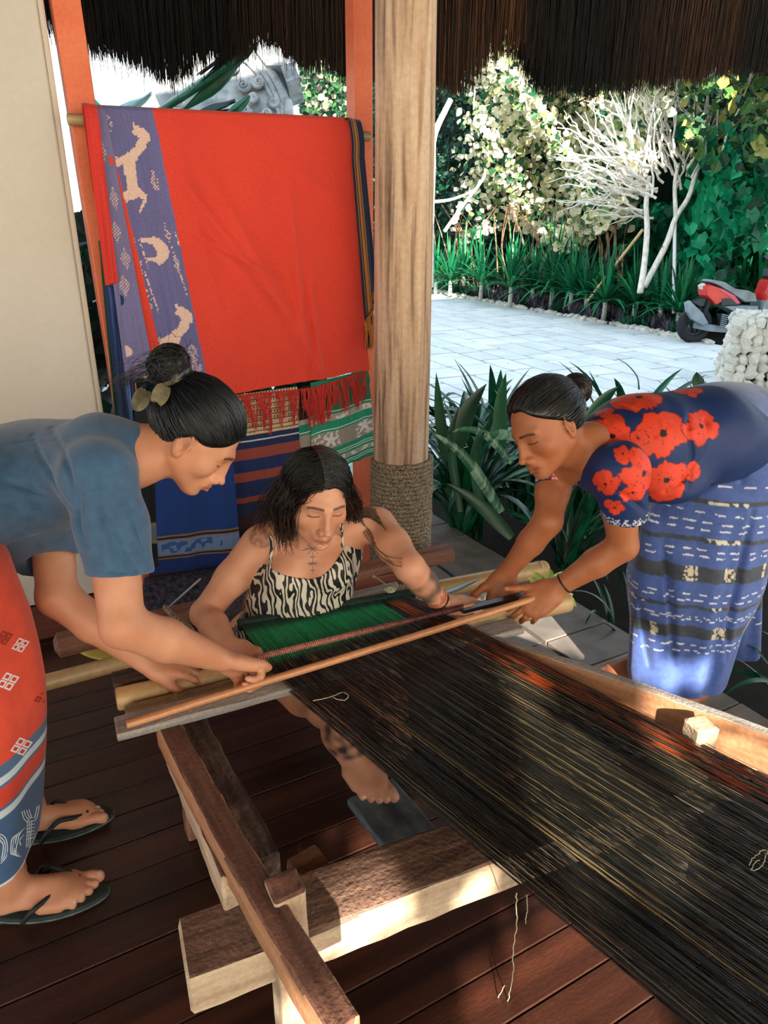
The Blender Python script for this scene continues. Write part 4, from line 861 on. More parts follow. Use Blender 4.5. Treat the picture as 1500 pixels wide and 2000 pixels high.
# ================================================================ SCOOTER
M_red = mat('red_gloss_panel', 'c22a2a', 'd43a34', rough=.2); M_plast = mat('dark_grey_plastic', '1f2c33', '2c3b43', rough=.4); M_silv = mat('silver_grey_panel', '6f7f88', '8796a0', rough=.3); M_tyre = mat('tyre_rubber', '14191c', '20262a', rough=.8); M_seat = mat('seat_vinyl', '6b7479', '8b969b', rough=.55); M_pink = mat('pink_panel', 'c9506a', rough=.25)
sc0 = gat(1350, 668); scx = nrm(np.append(RH, 0)*1.0+np.append(FH, 0)*.12); scz = np.array([0, 0, 1.]); scy = np.cross(scz, scx); SK = .93
scot = empty('motor_scooter', 'parked red and grey motor scooter behind the stone wall', 'scooter', sc0)
def SL(x, y, z): return sc0+(scx*x+scy*y+scz*z)*SK
def spanel(name, poly, y0, y1, m, parent=scot, inset=.02):
    n = len(poly); c = np.mean(poly, 0); V = []
    for y, s in ((y0, .9), (y0+(y1-y0)*.15, 1), (y1-(y1-y0)*.15, 1), (y1, .9)): V += [SL(c[0]+(p[0]-c[0])*s, y, c[1]+(p[1]-c[1])*s) for p in poly]
    F = [tuple(range(n-1, -1, -1)), tuple(range(3*n, 4*n))]+[(r*n+k, r*n+(k+1) % n, (r+1)*n+(k+1) % n, (r+1)*n+k) for r in range(3) for k in range(n)]
    return sub(parent, name, V, F, m, False)
def wheel(x):
    P = [SL(x+.215*math.cos(a), 0, .265+.215*math.sin(a)) for a in np.linspace(0, 2*math.pi, 41)]; V, F = tube(P, .058, 10, False); w = sub(scot, 'wheel', V, F, M_tyre)
    P = [SL(x+.15*math.cos(a), 0, .265+.15*math.sin(a)) for a in np.linspace(0, 2*math.pi, 33)]; V, F = tube(P, .02, 8, False); sub(w, 'rim', V, F, M_plast)
    for k in range(5):
        a = k*1.257; V, F = tube([SL(x, 0, .265), SL(x+.15*math.cos(a), 0, .265+.15*math.sin(a))], .014, 6); sub(w, 'spoke', V, F, M_plast)
wheel(0); wheel(1.34)
spanel('tail_panel', [(.08, .86), (.0, .83), (.04, .70), (.22, .56), (.30, .60), (.38, .66), (.62, .57), (.50, .70), (.30, .80)], -.13, .13, M_red)
spanel('side_panel', [(.28, .66), (.42, .67), (.62, .56), (.45, .56), (.3, .55)], -.135, .135, M_plast)
spanel('tail_stripe', [(.18, .80), (.30, .79), (.50, .70), (.63, .575), (.56, .57), (.42, .68), (.3, .74)], -.138, .138, M_pink)
spanel('seat', [(.05, .90), (.08, .93), (.28, .90), (.48, .80), (.72, .77), (.85, .72), (.90, .60), (.70, .60), (.42, .74), (.20, .85)], -.14, .14, M_seat)
spanel('body_panel', [(.32, .55), (.62, .56), (.92, .55), (1.0, .30), (.75, .28), (.60, .42), (.45, .50)], -.15, .15, M_silv)
spanel('floor_board', [(.42, .42), (.72, .40), (1.1, .30), (1.05, .14), (.70, .16), (.50, .22)], -.19, .19, M_plast)
spanel('swing_arm', [(-.05, .30), (.25, .27), (.62, .22), (.6, .14), (.2, .17), (-.05, .22)], -.12, -.05, M_silv)
spanel('exhaust', [(-.30, .60), (-.24, .63), (.0, .45), (.12, .30), (.05, .26), (-.16, .36), (-.26, .48)], -.2, -.11, M_silv)
spanel('mudguard', [(-.14, .60), (.06, .66), (.16, .55), (.02, .53)], -.07, .07, M_plast)
V, F = tube([SL(.05, -.1, .28), SL(.12, -.1, .62)], .028, 8); sub(scot, 'shock_absorber', V, F, M_tyre)
for k in range(7):
    V, F = tube([SL(.32+k*.0, -.17, .26+k*.028), SL(.42, -.17, .23+k*.03)], .01, 5); sub(scot, 'cooling_fin', V, F, M_silv)
spanel('leg_shield', [(1.0, .30), (.98, .72), (1.02, .92), (1.14, .96), (1.34, .70), (1.22, .45)], -.16, .16, M_red)
spanel('inner_shield', [(.95, .30), (.97, .62), (1.03, .66), (1.10, .32)], -.165, .165, M_silv)
spanel('headset', [(1.0, .98), (1.02, 1.08), (1.2, 1.05), (1.25, .95), (1.1, .92)], -.1, .1, M_plast)
V, F = tube([SL(1.05, -.1, 1.06), SL(.98, -.22, 1.07), (SL(.90, -.33, 1.07))], .018, 8); hb_ = sub(scot, 'handlebar', V, F, M_plast); V, F = tube([SL(1.03, -.16, 1.06), SL(1.0, -.2, 1.18), SL(.92, -.2, 1.24)], .008, 6); sub(scot, 'mirror_stalk', V, F, M_tyre)
spanel('mirror', [(.78, 1.25), (.82, 1.29), (.93, 1.28), (.96, 1.23), (.86, 1.20)], -.22, -.18, M_plast)
V, F = tube([SL(.05, .0, .66), SL(-.12, 0, .52), SL(-.16, 0, .48)], .012, 6); sub(scot, 'plate_bracket', V, F, M_plast)
spanel('tail_lamp', [(-.02, .84), (.03, .87), (.06, .83), (.01, .78)], -.06, .06, mat('lamp_lens', 'd8d0c4', rough=.2))
# ================================================================ HANGING CLOTHS
M_cloth = mat('woven_textile', 'ffffff', 'e8e8e8', sc=(260, 260, 260), rough=.85, attr=True, sheen=.15, bump=.05)
def cloth(name, lab, q, colf, y0, nu, nv, fold=.008, ff=3.0, seed=0, group='cloths draped over the rail', drape=None, bow=0.0, th=.0015):
    """q = TL, TR, BR, BL pixels on the cloth plane; colf(u, v) -> rgb"""
    TL, TR, BR, BL = [aty(p[0], p[1], y0) for p in q]; u = np.linspace(0, 1, nu); v = np.linspace(0, 1, nv); U, V = np.meshgrid(u, v, indexing='ij')
    P = (TL*(1-U)[..., None]+TR*U[..., None])*(1-V)[..., None]+(BL*(1-U)[..., None]+BR*U[..., None])*V[..., None]
    amp = fold*np.clip(V*1.6, 0.04, 1); w = vnoise(U*ff*2+V*.7, V*1.1, 0, seed)+.5*vnoise(U*ff*5+V*1.5, V*2.0, 0, seed+1)
    P[..., 1] += -amp*w-.010*np.sin(np.minimum(V*18, np.pi))*(V < .2)
    P[..., 2] += bow*np.sin(np.pi*U)*V+.003*vnoise(U*14, 0*U, 0, seed+4)*(V > .97)
    c = colf(U, V, P); 
    if drape:   # back part goes over the rail and down behind
        nb = 24; b = np.linspace(0, 1, nb)[::-1]; top = P[:, 0]; Pb = np.repeat(top[:, None], nb, 1); a = np.minimum(b*8, 1)*np.pi
        Pb[..., 1] += (.019*(1-np.cos(a))); Pb[..., 2] += .012*np.sin(a)-np.maximum(b-.12, 0)*drape; P = np.concatenate([Pb[:, :-1], P], 1); c = np.concatenate([np.repeat(c[:, :1], nb-1, 1), c], 1); nv = nv+nb-1
    o = mesh_np(name, P.reshape(-1, 3), grid_faces(nu, nv)[:, ::-1], M_cloth, None, True, c.reshape(-1, 3)); s = o.modifiers.new('thick', 'SOLIDIFY'); s.thickness = th; s.offset = 0
    tag(o, lab, 'cloth', group); return o, P
def cc(s): return linv(s)[None, None]
def bands(V, spec, base):
    c = np.ones(V.shape+(3,))*linv(base)
    for a, b, col in spec: c = np.where(((V >= a)&(V < b))[..., None], linv(col), c)
    return c
DEER = [(515, 480), (522, 482), (528, 495), (540, 492), (548, 500), (560, 505), (577, 520), (582, 535), (583, 555), (572, 556), (566, 565), (571, 572), (560, 585), (548, 598), (540, 612), (530, 630), (528, 660), (535, 700), (541, 730), (560, 752), (575, 760), (572, 785), (560, 810), (548, 833), (543, 826), (552, 800), (560, 775), (540, 770), (525, 780), (508, 782), (490, 795), (478, 793), (495, 778), (470, 782), (465, 770), (486, 766), (468, 757), (460, 745), (480, 752), (498, 740), (492, 700), (484, 665), (480, 640), (468, 648), (450, 655), (432, 645), (450, 640), (428, 630), (420, 618), (440, 618), (455, 628), (445, 610), (462, 618), (480, 608), (495, 598), (510, 585), (525, 575), (530, 560), (540, 545), (534, 535), (524, 528), (512, 518), (520, 505), (514, 492)]
HORN = [(550, 930), (575, 930), (600, 925), (620, 930), (640, 950), (655, 965), (662, 985), (655, 1010), (640, 1025), (620, 1038), (612, 1025), (590, 1018), (572, 1022), (580, 1005), (600, 1008), (615, 1000), (608, 975), (598, 955), (575, 948), (552, 946)]
GEMS = [((415, 485), 26, 62), ((605, 710), 18, 52), ((580, 1180), 18, 60), ((512, 920), 14, 60), ((690, 1030), 14, 50), ((655, 915), 12, 44), ((545, 1030), 12, 40), ((757, 1380), 24, 40), ((770, 1435), 22, 48)]
QM = [(190, 212), (685, 236), (721, 722), (318, 795)]
def motif_red(U, V, P):
    c = np.ones(U.shape+(3,))*linv('e2402c'); fd = vnoise(U*7, V*5, 0, 6); c = c*(1+.05*fd)[..., None]
    e0 = .018+.030*V; e1 = .192+.02*V
    bandm = (U > e0)&(U < e1); pur = linv('67669a')*(1-V[..., None]*.0)+0*c; pur = pur*(1+.10*vnoise(U*160, V*4, 0, 2))[..., None]+linv('7d5f95')*.12*np.clip(vnoise(U*5, V*4, 0, 12), 0, 1)[..., None]
    c = np.where(bandm[..., None], pur, c)
    # pixel motif coordinates measured on the cloth plane, woven as small steps
    X = P[..., 0]; Z = P[..., 2]; g = .0045; Xq = np.round(X/g)*g; Zq = np.round(Z/g)*g*1.0
    def pt(a, b): w = aty(a/2, b/2, YC); return w[0], w[2]
    m = np.zeros(U.shape, bool)
    for dx, dy in ((0, 0), (171, 705)):
        m |= inpoly(Xq, Zq, [pt(a+dx, b+dy) for a, b in DEER])
    m |= inpoly(Xq, Zq, [pt(a, b) for a, b in HORN])
    for (a, b), rx, ry in GEMS:
        cx_, cz_ = pt(a, b); rw = abs(pt(a+rx, b)[0]-cx_); rh = abs(pt(a, b+ry)[1]-cz_); lean = (cx_-pt(a+12, b+ry)[0])/rh
        d = np.abs(Xq-cx_-lean*(Zq-cz_))/rw+np.abs(Zq-cz_)/rh; k = (np.round(X/g)+np.round(Z/g)*1) % 2 == 0; m |= (d < 1)&(d > .0)&(k | (d < .0))&(((d*5) % 1.6) > .5)
    k = ((np.round(X/g)+np.round(Z/g)) % 2 == 0)
    k2 = vnoise(X*260, Z*260, 0, 5) > .05; s = U-(e0+.010+.020*((V*6) % 1)); m |= (np.abs(s) < .0035)&(V > .40)&(V < .66)&k2
    s = U-(e1-.034+.030*((V*4+.3) % 1)); m |= (np.abs(s) < .0035)&(V > .38)&(V < .60)&k2
    return np.where((m & bandm)[..., None], linv('e3c3b4'), c)
YC = YW-.075
co, Pm = cloth('red_ikat_cloth', 'bright red cloth with a purple band of pale woven deer', QM, motif_red, YC, 420, 470, .010, 1.6, 2, drape=.3)
# soft diagonal folds pressed into the red cloth
me = co.data; n = len(me.vertices); A = np.zeros(n*3); me.vertices.foreach_get('co', A); A = A.reshape(-1, 3)
for (a, b), (c_, d_), w, h in (((330, 320), (560, 620), .020, .010), ((400, 330), (640, 760), .03, .014), ((560, 330), (600, 760), .018, .012), ((370, 450), (560, 560), .012, .006), ((600, 520), (625, 760), .014, .012), ((470, 260), (690, 420), .03, .006), ((340, 250), (450, 700), .02, .005)):
    p, q = aty(a, b, YC)[[0, 2]], aty(c_, d_, YC)[[0, 2]]; ab = q-p; t = np.clip(((A[:, [0, 2]]-p)@ab)/(ab@ab), 0, 1); dd = np.linalg.norm(A[:, [0, 2]]-p-t[:, None]*ab, axis=1); f = A[:, 1] < YC+.02
    A[:, 1] -= 1.7*h*np.exp(-(dd/w)**2)*np.sin(np.pi*np.clip(t, .02, .98))**.5*f
me.vertices.foreach_set('co', A.ravel()); me.update()
def fringe(name, parent, pts, n, L, col, y0, seed, r=.0011, clump=7, lo=.5):
    rg = np.random.default_rng(seed); S = np.linspace(0, 1, len(pts)); P0 = interp_path([aty(a, b, y0) for a, b in pts], n); K = 8; t = np.linspace(0, 1, K); out = []
    cl_ = np.cumsum(rg.random(n) < 1/clump); off_ = rg.normal(0, .018, cl_.max()+1); ln = rg.uniform(lo, 1.05, cl_.max()+1)
    cen = {q: P0[cl_ == q].mean(0) for q in np.unique(cl_)}
    for i in range(n):
        p = P0[i]; q = cl_[i]; tgt = cen[q]+np.array([off_[q], -.004, -L*ln[q]*rg.uniform(.85, 1.08)]); tgt[0] += rg.normal(0, .004)
        w = p[None]*(1-t[:, None])+tgt[None]*t[:, None]; w[:, 0] = p[0]+(tgt[0]-p[0])*np.minimum(1, t*1.6)+rg.normal(0, .0012, K); w[:, 1] += -.006*np.sin(t*3)+rg.normal(0, .0015, K); out.append(w)
    c = linv(col)*rg.uniform(.65, 1.15, (n, 1)); V, F, c2 = strands(np.array(out), r, r*.7, 4, c); o = sub(parent, name, V, F, M_cloth, True, c2); o['kind'] = 'stuff'; return o
fringe('fringe', co, [(420, 778), (500, 768), (600, 758), (640, 748), (716, 724)], 620, .15, 'd8332a', YC-.012, 3)
def colA(U, V, P): return np.ones(U.shape+(3,))*linv('d8352b')*(1+.08*vnoise(U*4, V*6, 0, 1))[..., None]
cloth('red_cloth_edge', 'narrow red cloth edge hanging against the left orange post', [(163, 208), (190, 212), (232, 552), (206, 558)], colA, YC-.022, 30, 160, .008, 1.5, 5, drape=.25)
def colB(U, V, P):
    c = np.ones(U.shape+(3,))*linv('75719f')*(1+.1*vnoise(U*40, V*4, 0, 1))[..., None]; X, Z = P[..., 0], P[..., 2]; g = .005; k = (np.round(X/g)+np.round(Z/g)) % 2 == 0
    m = np.zeros(U.shape, bool)
    for v0, u0 in ((.14, .35), (.30, .62), (.42, .45), (.52, .68), (.62, .45)):
        d = np.abs(U-u0)/.24+np.abs(V-v0)/.045; m |= (d < 1)&k&((d*5 % 1.6) > .4)
    m |= (vnoise(V*18, U*2, 0, 7) > .35)&(V > .72)&(U > .12)&(U < .85)
    return np.where(m[..., None], linv('e0c4ba'), c)
cloth('purple_ikat_cloth', 'folded purple cloth with pale motifs between two red edges', [(176, 212), (206, 216), (302, 735), (246, 745)], colB, YC-.004, 60, 400, .006, 1.2, 8, drape=.25)
def colBlue(U, V, P): return np.where((np.abs(U-.62) < .10)[..., None], linv('5d86bd'), np.where((np.abs(U-.25) < .05)[..., None], linv('31558f'), linv('0f2a5c')))*np.ones(U.shape+(3,))  # lighter strips are highlights on the folds, painted into the blue
cloth('dark_blue_cloth', 'dark blue folded cloth with painted fold highlights beside the orange post', [(203, 560), (242, 556), (275, 860), (238, 862)], colBlue, YC+.008, 60, 160, .012, 4, 9, drape=None)
cloth('green_cloth', 'sliver of dark green cloth at the left orange post', [(192, 470), (212, 470), (236, 830), (226, 832)], lambda U, V, P: np.ones(U.shape+(3,))*linv('0e4a30'), YC+.022, 10, 60, .004, 2, 10)
def colSc(U, V, P): return bands(U, [(0, .16, '101a38'), (.16, .22, 'b5813a'), (.22, .30, '0f1b3c'), (.30, .46, 'b27a35'), (.46, .50, '0d1832'), (.50, .56, 'b5813a')], '152247')
so, _ = cloth('striped_scarf', 'narrow navy scarf with golden stripes and tassels at the right orange post', [(681, 236), (706, 241), (739, 580), (713, 628)], colSc, YC-.03, 90, 180, .006, 2, 11, drape=.2)
fringe('tassel', so, [(712, 628), (724, 610), (739, 578)], 60, .13, 'd08a2c', YC-.034, 13, .0013, 9, .8)
fringe('tassel', so, [(713, 622), (726, 604), (740, 574)], 46, .14, '16182a', YC-.030, 15, .0013, 8, .7)
for a, b in (((720, 630), 0), ((733, 578), 1)):
    w = aty(*a, YC-.036); box('tassel_band', w-[.012, .004, .014], w+[.012, .004, .014], mat('gold_binding', 'b07a30', '6b4420', sc=(200, 200, 200), rough=.8), so, .002)
def colS(U, V, P):
    c = bands(V, [(0, .30, 'e8cda8'), (.30, .335, '1a2c5c'), (.335, .345, 'd9e0e8'), (.345, .395, '1a2c5c'), (.395, .475, 'a34c42'), (.475, .57, '16316b'), (.57, .64, 'a34c42'), (.64, .76, '152c60'), (.76, .80, '9c4336'), (.80, .90, '14264f')], '3a1620')
    for q in (.045, .085, .125, .165, .205, .245, .275): c = np.where(((np.abs(V-q) < .0028)&(V < .3))[..., None], linv('5a4032'), c)
    g = (((U*26) % 1) < .35)&(((V*22) % 1) < .4)&(V < .285)&(vnoise(U*9, V*9, 0, 3) > -.1); c = np.where(g[..., None], linv('4b3a34'), c)
    return c*(1+.05*vnoise(U*90, V*3, 0, 2))[..., None]
cloth('striped_blue_red_cloth', 'cream patterned cloth turning into dark blue and brick red stripes', [(432, 775), (580, 755), (596, 1005), (466, 1035)], colS, YC+.012, 150, 300, .010, 2, 14)
def colW(U, V, P):
    c = bands(V, [(0, .725, '14418f'), (.725, .735, '9a7a50'), (.735, .745, '101a38'), (.745, .752, '9a7a50'), (.752, .835, '7f9ccb'), (.835, .842, '9a7a50'), (.842, .85, '101a38'), (.85, .857, '9a7a50'), (.857, .94, '10327c'), (.94, .985, '4a1418'), (.985, .992, 'd8d0c4')], '3a1014')
    m = (V > .762)&(V < .828)&(vnoise(U*26, V*60, 0, 5) > .12)&(U > .15)&(U < .8); c = np.where(m[..., None], linv('3c68ad'), c)
    m = (V > .752)&(V < .835)&(((U*90) % 1) < .25); c = np.where(m[..., None], c*.8, c); return c*(1+.06*vnoise(U*3, V*3, 0, 2))[..., None]
cloth('royal_blue_cloth', 'royal blue cloth with a pale patterned band near its lower edge', [(262, 780), (443, 760), (474, 1122), (292, 1142)], colW, YC-.012, 220, 420, .010, 2, 17)
def colK(U, V, P):
    return bands(V, [(.0, .70, '0c0f18'), (.70, .72, 'a08050'), (.72, .82, '6a7686'), (.82, .84, 'a08050'), (.84, .93, '0c0f18')], '2a1014')
cloth('black_cloth', 'black cloth strip showing left of the royal blue cloth', [(262, 800), (296, 798), (309, 1108), (280, 1112)], colK, YC-.02, 30, 120, .004, 2, 19)
def colG(U, V, P):
    w = .012*np.sin(U*9)
    Vw = V+w; c = bands(Vw, [(0, .34, '117f5e'), (.34, .352, 'd6efe6'), (.352, .375, '12997a'), (.375, .445, 'b9b1a4'), (.445, .53, '14a07e'), (.53, .54, 'dff2ea'), (.54, .56, '14a07e'), (.56, .74, 'a39b92'), (.74, .79, '14a07e'), (.79, .80, 'dff2ea'), (.80, .815, '14a07e'), (.815, .825, 'dff2ea'), (.825, .85, '14a07e'), (.85, .905, 'b3aea3'), (.905, .93, '14a07e'), (.93, .94, 'dff2ea'), (.94, .955, '14a07e'), (.955, .965, 'dff2ea')], '12936f')
    for (cu, cv) in ((.30, .65), (.86, .62)):
        du = (U-cu)*1.0; dv = (Vw-cv)*1.5; r = np.hypot(du, dv); a = np.arctan2(dv, du); m = (r < .05+.075*np.abs(np.cos(a*2.5+.5))**3)&(Vw > .562)&(Vw < .738); c = np.where(m[..., None], linv('eef3ee'), c)
    m = (vnoise(U*22, Vw*40, 0, 3) > .15)&(((Vw > .38)&(Vw < .44)) | ((Vw > .855)&(Vw < .90))); c = np.where(m[..., None], linv('eef0ea'), c)
    m = (vnoise(U*30, Vw*55, 0, 4) > .3)&(Vw > .562)&(Vw < .738)&(np.abs(U-.58) > .12); c = np.where(m[..., None], linv('e3e2da'), c); return c
cloth('green_ikat_cloth', 'turquoise green cloth with white star motifs and thin white lines', [(606, 748), (718, 722), (736, 886), (608, 935)], colG, YC+.004, 200, 300, .008, 2, 21)
cloth('green_ikat_cloth_fold', 'narrow folded strip of turquoise cloth left of the star motif cloth', [(580, 760), (606, 752), (612, 905), (588, 912)], lambda U, V, P: bands(V, [(0, .40, '1a1f1c'), (.40, .46, 'b9b1a4'), (.46, .56, '128f70'), (.56, .575, 'dff2ea'), (.575, .60, '128f70'), (.60, .80, 'a8a096')], '128f70')*np.where((U > .9)[..., None], .15, 1), YC+.010, 30, 160, .003, 2, 23)
cloth('shadow_fill_sheet', 'near-black sheet standing in for the shadow beneath the striped cloth', [(455, 960), (600, 940), (640, 1120), (470, 1150)], lambda U, V, P: np.ones(U.shape+(3,))*linv('1a0f14'), YC+.03, 20, 20, .01, 2, 25)  # dark sheet added to paint the shade under the striped cloth

# flip-flops on the floor, rope, stick, mat and pipe at the back
M_yel = mat('yellow_footbed', 'b59a3c', 'c9ae50', sc=(30, 30, 30), rough=.7); M_blk = mat('black_rubber', '0f1416', '1b2326', sc=(40, 40, 40), rough=.6)
def flipflop(name, lab, heel, toe, w, mtop, msole, z=.0, th=.018, strap=True, big=1, group=None, lift=0):
    heel = np.array([heel[0], heel[1], z]); toe = np.array([toe[0], toe[1], z]); x = nrm(toe-heel); y = np.array([-x[1], x[0], 0]); L = np.linalg.norm(toe-heel); ring = []
    p = empty(name, lab, 'sandal', heel, group)
    for k in range(40):
        a = k/40*2*math.pi; s = .5-.5*math.cos(a); hw = w/2*(.74+.28*math.sin(math.pi*(s*.9-.12)))*(math.sin(math.pi*max(.0, min(1, s)))**.42); sg = 1 if a < math.pi else -1
        ring.append(heel+x*L*s+y*sg*hw*(1.0 if sg > 0 else .92))
    V = []; 
    for dz, f in ((0, .94), (.003, 1), (th*.62, 1), (th*.66, .985), (th, .98), (th+.001, .95)):
        c = np.mean(ring, 0); V += [c+(r-c)*f+[0, 0, dz+lift*max(0, ((r-heel)@x/L-.7))] for r in ring]
    F = [(r*40+k, r*40+(k+1) % 40, (r+1)*40+(k+1) % 40, (r+1)*40+k) for r in range(5) for k in range(40)]; Fs_ = F[:120]+[tuple(range(39, -1, -1))]
    sub(p, 'sole', V, Fs_, msole); sub(p, 'footbed', V, F[120:]+[tuple(range(200, 240))], mtop)
    return p
flipflop('flip_flop', 'yellow flip-flop partly under the left end of the long rounded timber', atz(118, 1262, .0)+[.0, .14, 0], atz(160, 1256, 0)+[.08, -.02, 0], .095, M_yel, M_blk, group='yellow flip-flops by the back wall')
flipflop('flip_flop', 'yellow flip-flop in front of the long rounded timber near the bamboo pole', atz(160, 1290, 0)+[-.02, .1, 0], atz(212, 1292, 0)+[.06, -.03, 0], .095, M_yel, M_blk, group='yellow flip-flops by the back wall')
M_mat = mat('furry_dark_roll', '15141c', '4a4656', sc=(60, 60, 60), detail=8, rough=1, bump=1)
rl2 = pole('rolled_mat', atz(285, 1172, .12), atz(520, 1140, .12), .085, M_mat, n=20); tag(rl2, 'dark furry roll lying on the floor below the royal blue cloth', 'roll')
wsp = pole('thin_stick', at(325, 1190, 2.2), at(392, 1130, 2.25), .0035, mat('white_stick', 'b9bcc0', rough=.5)); tag(wsp, 'thin white stick leaning over the dark furry roll', 'stick')
P = interp_path([at(322, 1186, 2.1), at(345, 1208, 2.02), at(372, 1228, 1.95), at(395, 1252, 1.88), at(420, 1275, 1.8)], 90); T, N, B = frames(P); S = [P+.005*(np.cos(np.arange(90)*.7+q)[:, None]*N+np.sin(np.arange(90)*.7+q)[:, None]*B) for q in (0, 2.1, 4.2)]
V, F, _ = strands(np.array(S), .0042, .0042, 6); tag(mesh_np('rope', V, F, M_rope), 'twisted rope hanging beside the elbow of the seated woman', 'rope')
rg = np.random.default_rng(3); kn = at(762, 1150, 1.86); P = []
for k in range(26):
    d = rg.normal(0, 1, 3); d /= np.linalg.norm(d); P.append([kn+d*.012*np.cos(a)+np.cross(d, [0, 0, 1])*.016*np.sin(a)+rg.normal(0, .001, 3) for a in np.linspace(0, 5.5, 12)])
P += [list(interp_path([kn, at(745, 1135, 1.9), at(728, 1123+k*2, 1.95)], 12)) for k in range(3)]
V, F, _ = strands(np.array(P), .0016, .0014, 5); tag(mesh_np('cord_knot', V, F, M_yarn), 'knot of white cord at the end of the whitish stick', 'cord')
pp = pole('pale_pipe', (atz(2, 1180, 0)[0], 2.36, 0), (atz(2, 1180, 0)[0], 2.36, .26), .03, M_wood_dark); tag(pp, 'short dark post end at the left edge by the baseboard', 'post')
rk = rock(91, 2); rk.materials.append(M_coral); o = bpy.data.objects.new('pebble', rk); COL.objects.link(o); o.location = atz(36, 1185, .14); o.scale = (.03, .025, .03); tag(o, 'small pale stone at the foot of the cream wall', 'stone')
# ================================================================ PEOPLE
def frame3(fwd, up):
    f = nrm(fwd); u = nrm(np.asarray(up)-f*np.dot(up, f)); return np.cross(f, u), f, u
class Head:
    def __init__(s, c, fwd, up, sc=1.0): s.X, s.Y, s.Z = frame3(fwd, up); s.c = np.asarray(c, float); s.s = sc; s.M = np.array([s.X, s.Y, s.Z])
    def p(s, x, y, z): return s.c+s.s*(s.X*x+s.Y*y+s.Z*z)
    def loc(s, V): return (np.asarray(V)-s.c)@s.M.T/s.s
    def build(s, F, neck, rn=.052):
        c, e = s.s, lambda p, r, k, mode='add', M=None: F.ell(s.p(*p), np.array(r)*s.s, s.M if M is None else M, k*s.s, mode)
        cn = lambda a, b, ra, rb, k, mode='add': F.cone(s.p(*a), s.p(*b), ra*s.s, rb*s.s, k*s.s, mode)
        e((0, -.010, .028), (.073, .092, .082), .01); e((0, .022, -.018), (.059, .060, .078), .03)
        for q in (-1, 1):
            cn((q*.050, -.002, -.046), (q*.012, .060, -.088), .020, .016, .03)
            e((q*.040, .052, -.026), (.021, .020, .020), .025)
            cn((q*.010, .083, .016), (q*.040, .068, .017), .009, .008, .018)
            e((q*.030, .101, -.002), (.016, .014, .0100), .014, 'sub')
            e((q*.0305, .0665, -.003), (.0155, .0155, .0128), .0035)
            cn((q*.020, .0795, -.0065), (q*.043, .0690, -.0065), .0016, .0012, .0015)
        cn((0, .087, .012), (0, .103, -.036), .0078, .0085, .010); cn((0, .074, .016), (0, .086, -.034), .0115, .0125, .006); e((0, .108, -.041), (.0095, .0100, .0085), .006)
        for q in (-1, 1): e((q*.0115, .097, -.0445), (.0075, .0100, .0075), .004)
        e((0, .076, -.062), (.025, .020, .022), .018); e((0, .073, -.094), (.019, .016, .014), .016)
        for q in (-1, 1):
            cn((0, .0975, -.0655), (q*.022, .0850, -.0695), .0050, .0022, .003); cn((0, .0965, -.0765), (q*.019, .0850, -.0725), .0062, .0025, .003)
        for q in (-1, 1):
            cn((0, .1035, -.0708), (q*.023, .0880, -.0712), .0012, .0009, .0015, 'sub'); e((q*.0065, .1035, -.0515), (.0030, .005, .003), .002, 'sub')
        e((0, .094, -.085), (.02, .006, .004), .006, 'sub')
        cn((0, -.015, -.045), (0, -.030, -.085), .050, .046, .02); F.cone(s.p(0, -.025, -.07), neck, .050*c, rn, .02)
        for q in (-1, 1):
            X2 = nrm(s.X*q+s.Y*-.35); Y2 = nrm(s.Y-X2*np.dot(s.Y, X2)); M = np.array([X2, Y2, np.cross(X2, Y2)])
            e((q*.0745, -.010, -.006), (.0055, .019, .031), .003, 'add', M); e((q*.0745, -.006, -.031), (.005, .010, .010), .004, 'add', M)
            e((q*.0800, -.006, -.004), (.0060, .0115, .020), .004, 'sub', M); e((q*.072, .0035, -.008), (.006, .005, .008), .003, 'add', M)
    def paint(s, V, C, skin, lip='b0604e', brow='241a14', lid=None):
        L = s.loc(V); x, y, z = L.T; ax = np.abs(x)
        def mix(m, col, a=1): C[:] = C*(1-(m*a)[:, None])+linv(col)*(m*a)[:, None]
        sm = lambda d, w: np.clip(1-d/w, 0, 1)
        near = (y > .03)&(ax < .075)&(np.abs(z) < .12)
        m = np.clip(1.3-np.hypot(ax/.025, (z+.0708)/.0115)**3, 0, 1)*(y > .078)*near; mix(m, lip, .85)
        m = sm(np.abs(z+.0708+.0*ax), .0020)*(ax < .023)*(y > .075); mix(m, '4a2018', .8)
        bz = .0165+.05*(.04-ax)*(ax > .03)*0-.25*np.maximum(ax-.036, 0)+.10*np.maximum(.036-ax, 0)*-.6; m = np.clip(1.4-np.abs(z-bz-.002)/.0038, 0, 1)*(ax > .011)*(ax < .049)*(y > .05); mix(m, brow, .88)
        lz = -.0060-4.0*(ax-.031)**2*4*-1; m = np.clip(1.3-np.abs(z-(-.0078+9*(ax-.031)**2))/.0022, 0, 1)*(ax > .0165)*(ax < .046)*(y > .055); mix(m, '140c0a', .9)
        m = np.exp(-((ax-.038)/.018)**2-((z+.030)/.016)**2)*(y > .02); mix(m, 'c9604a', .14)
        m = np.exp(-((ax-.031)/.016)**2-((z-.004)/.006)**2)*(y > .05); mix(m, '7a4636', .25)  # eye socket shading painted into the skin colour
        m = np.exp(-((ax-.0065)/.003)**2-((z+.0515)/.0028)**2)*(y > .085); mix(m, '3a1a12', .8)
        m = np.clip(1-np.hypot((y+.004)/.011, (z+.002)/.016), 0, 1)*(ax > .066); mix(m, '7a3c2a', .5)
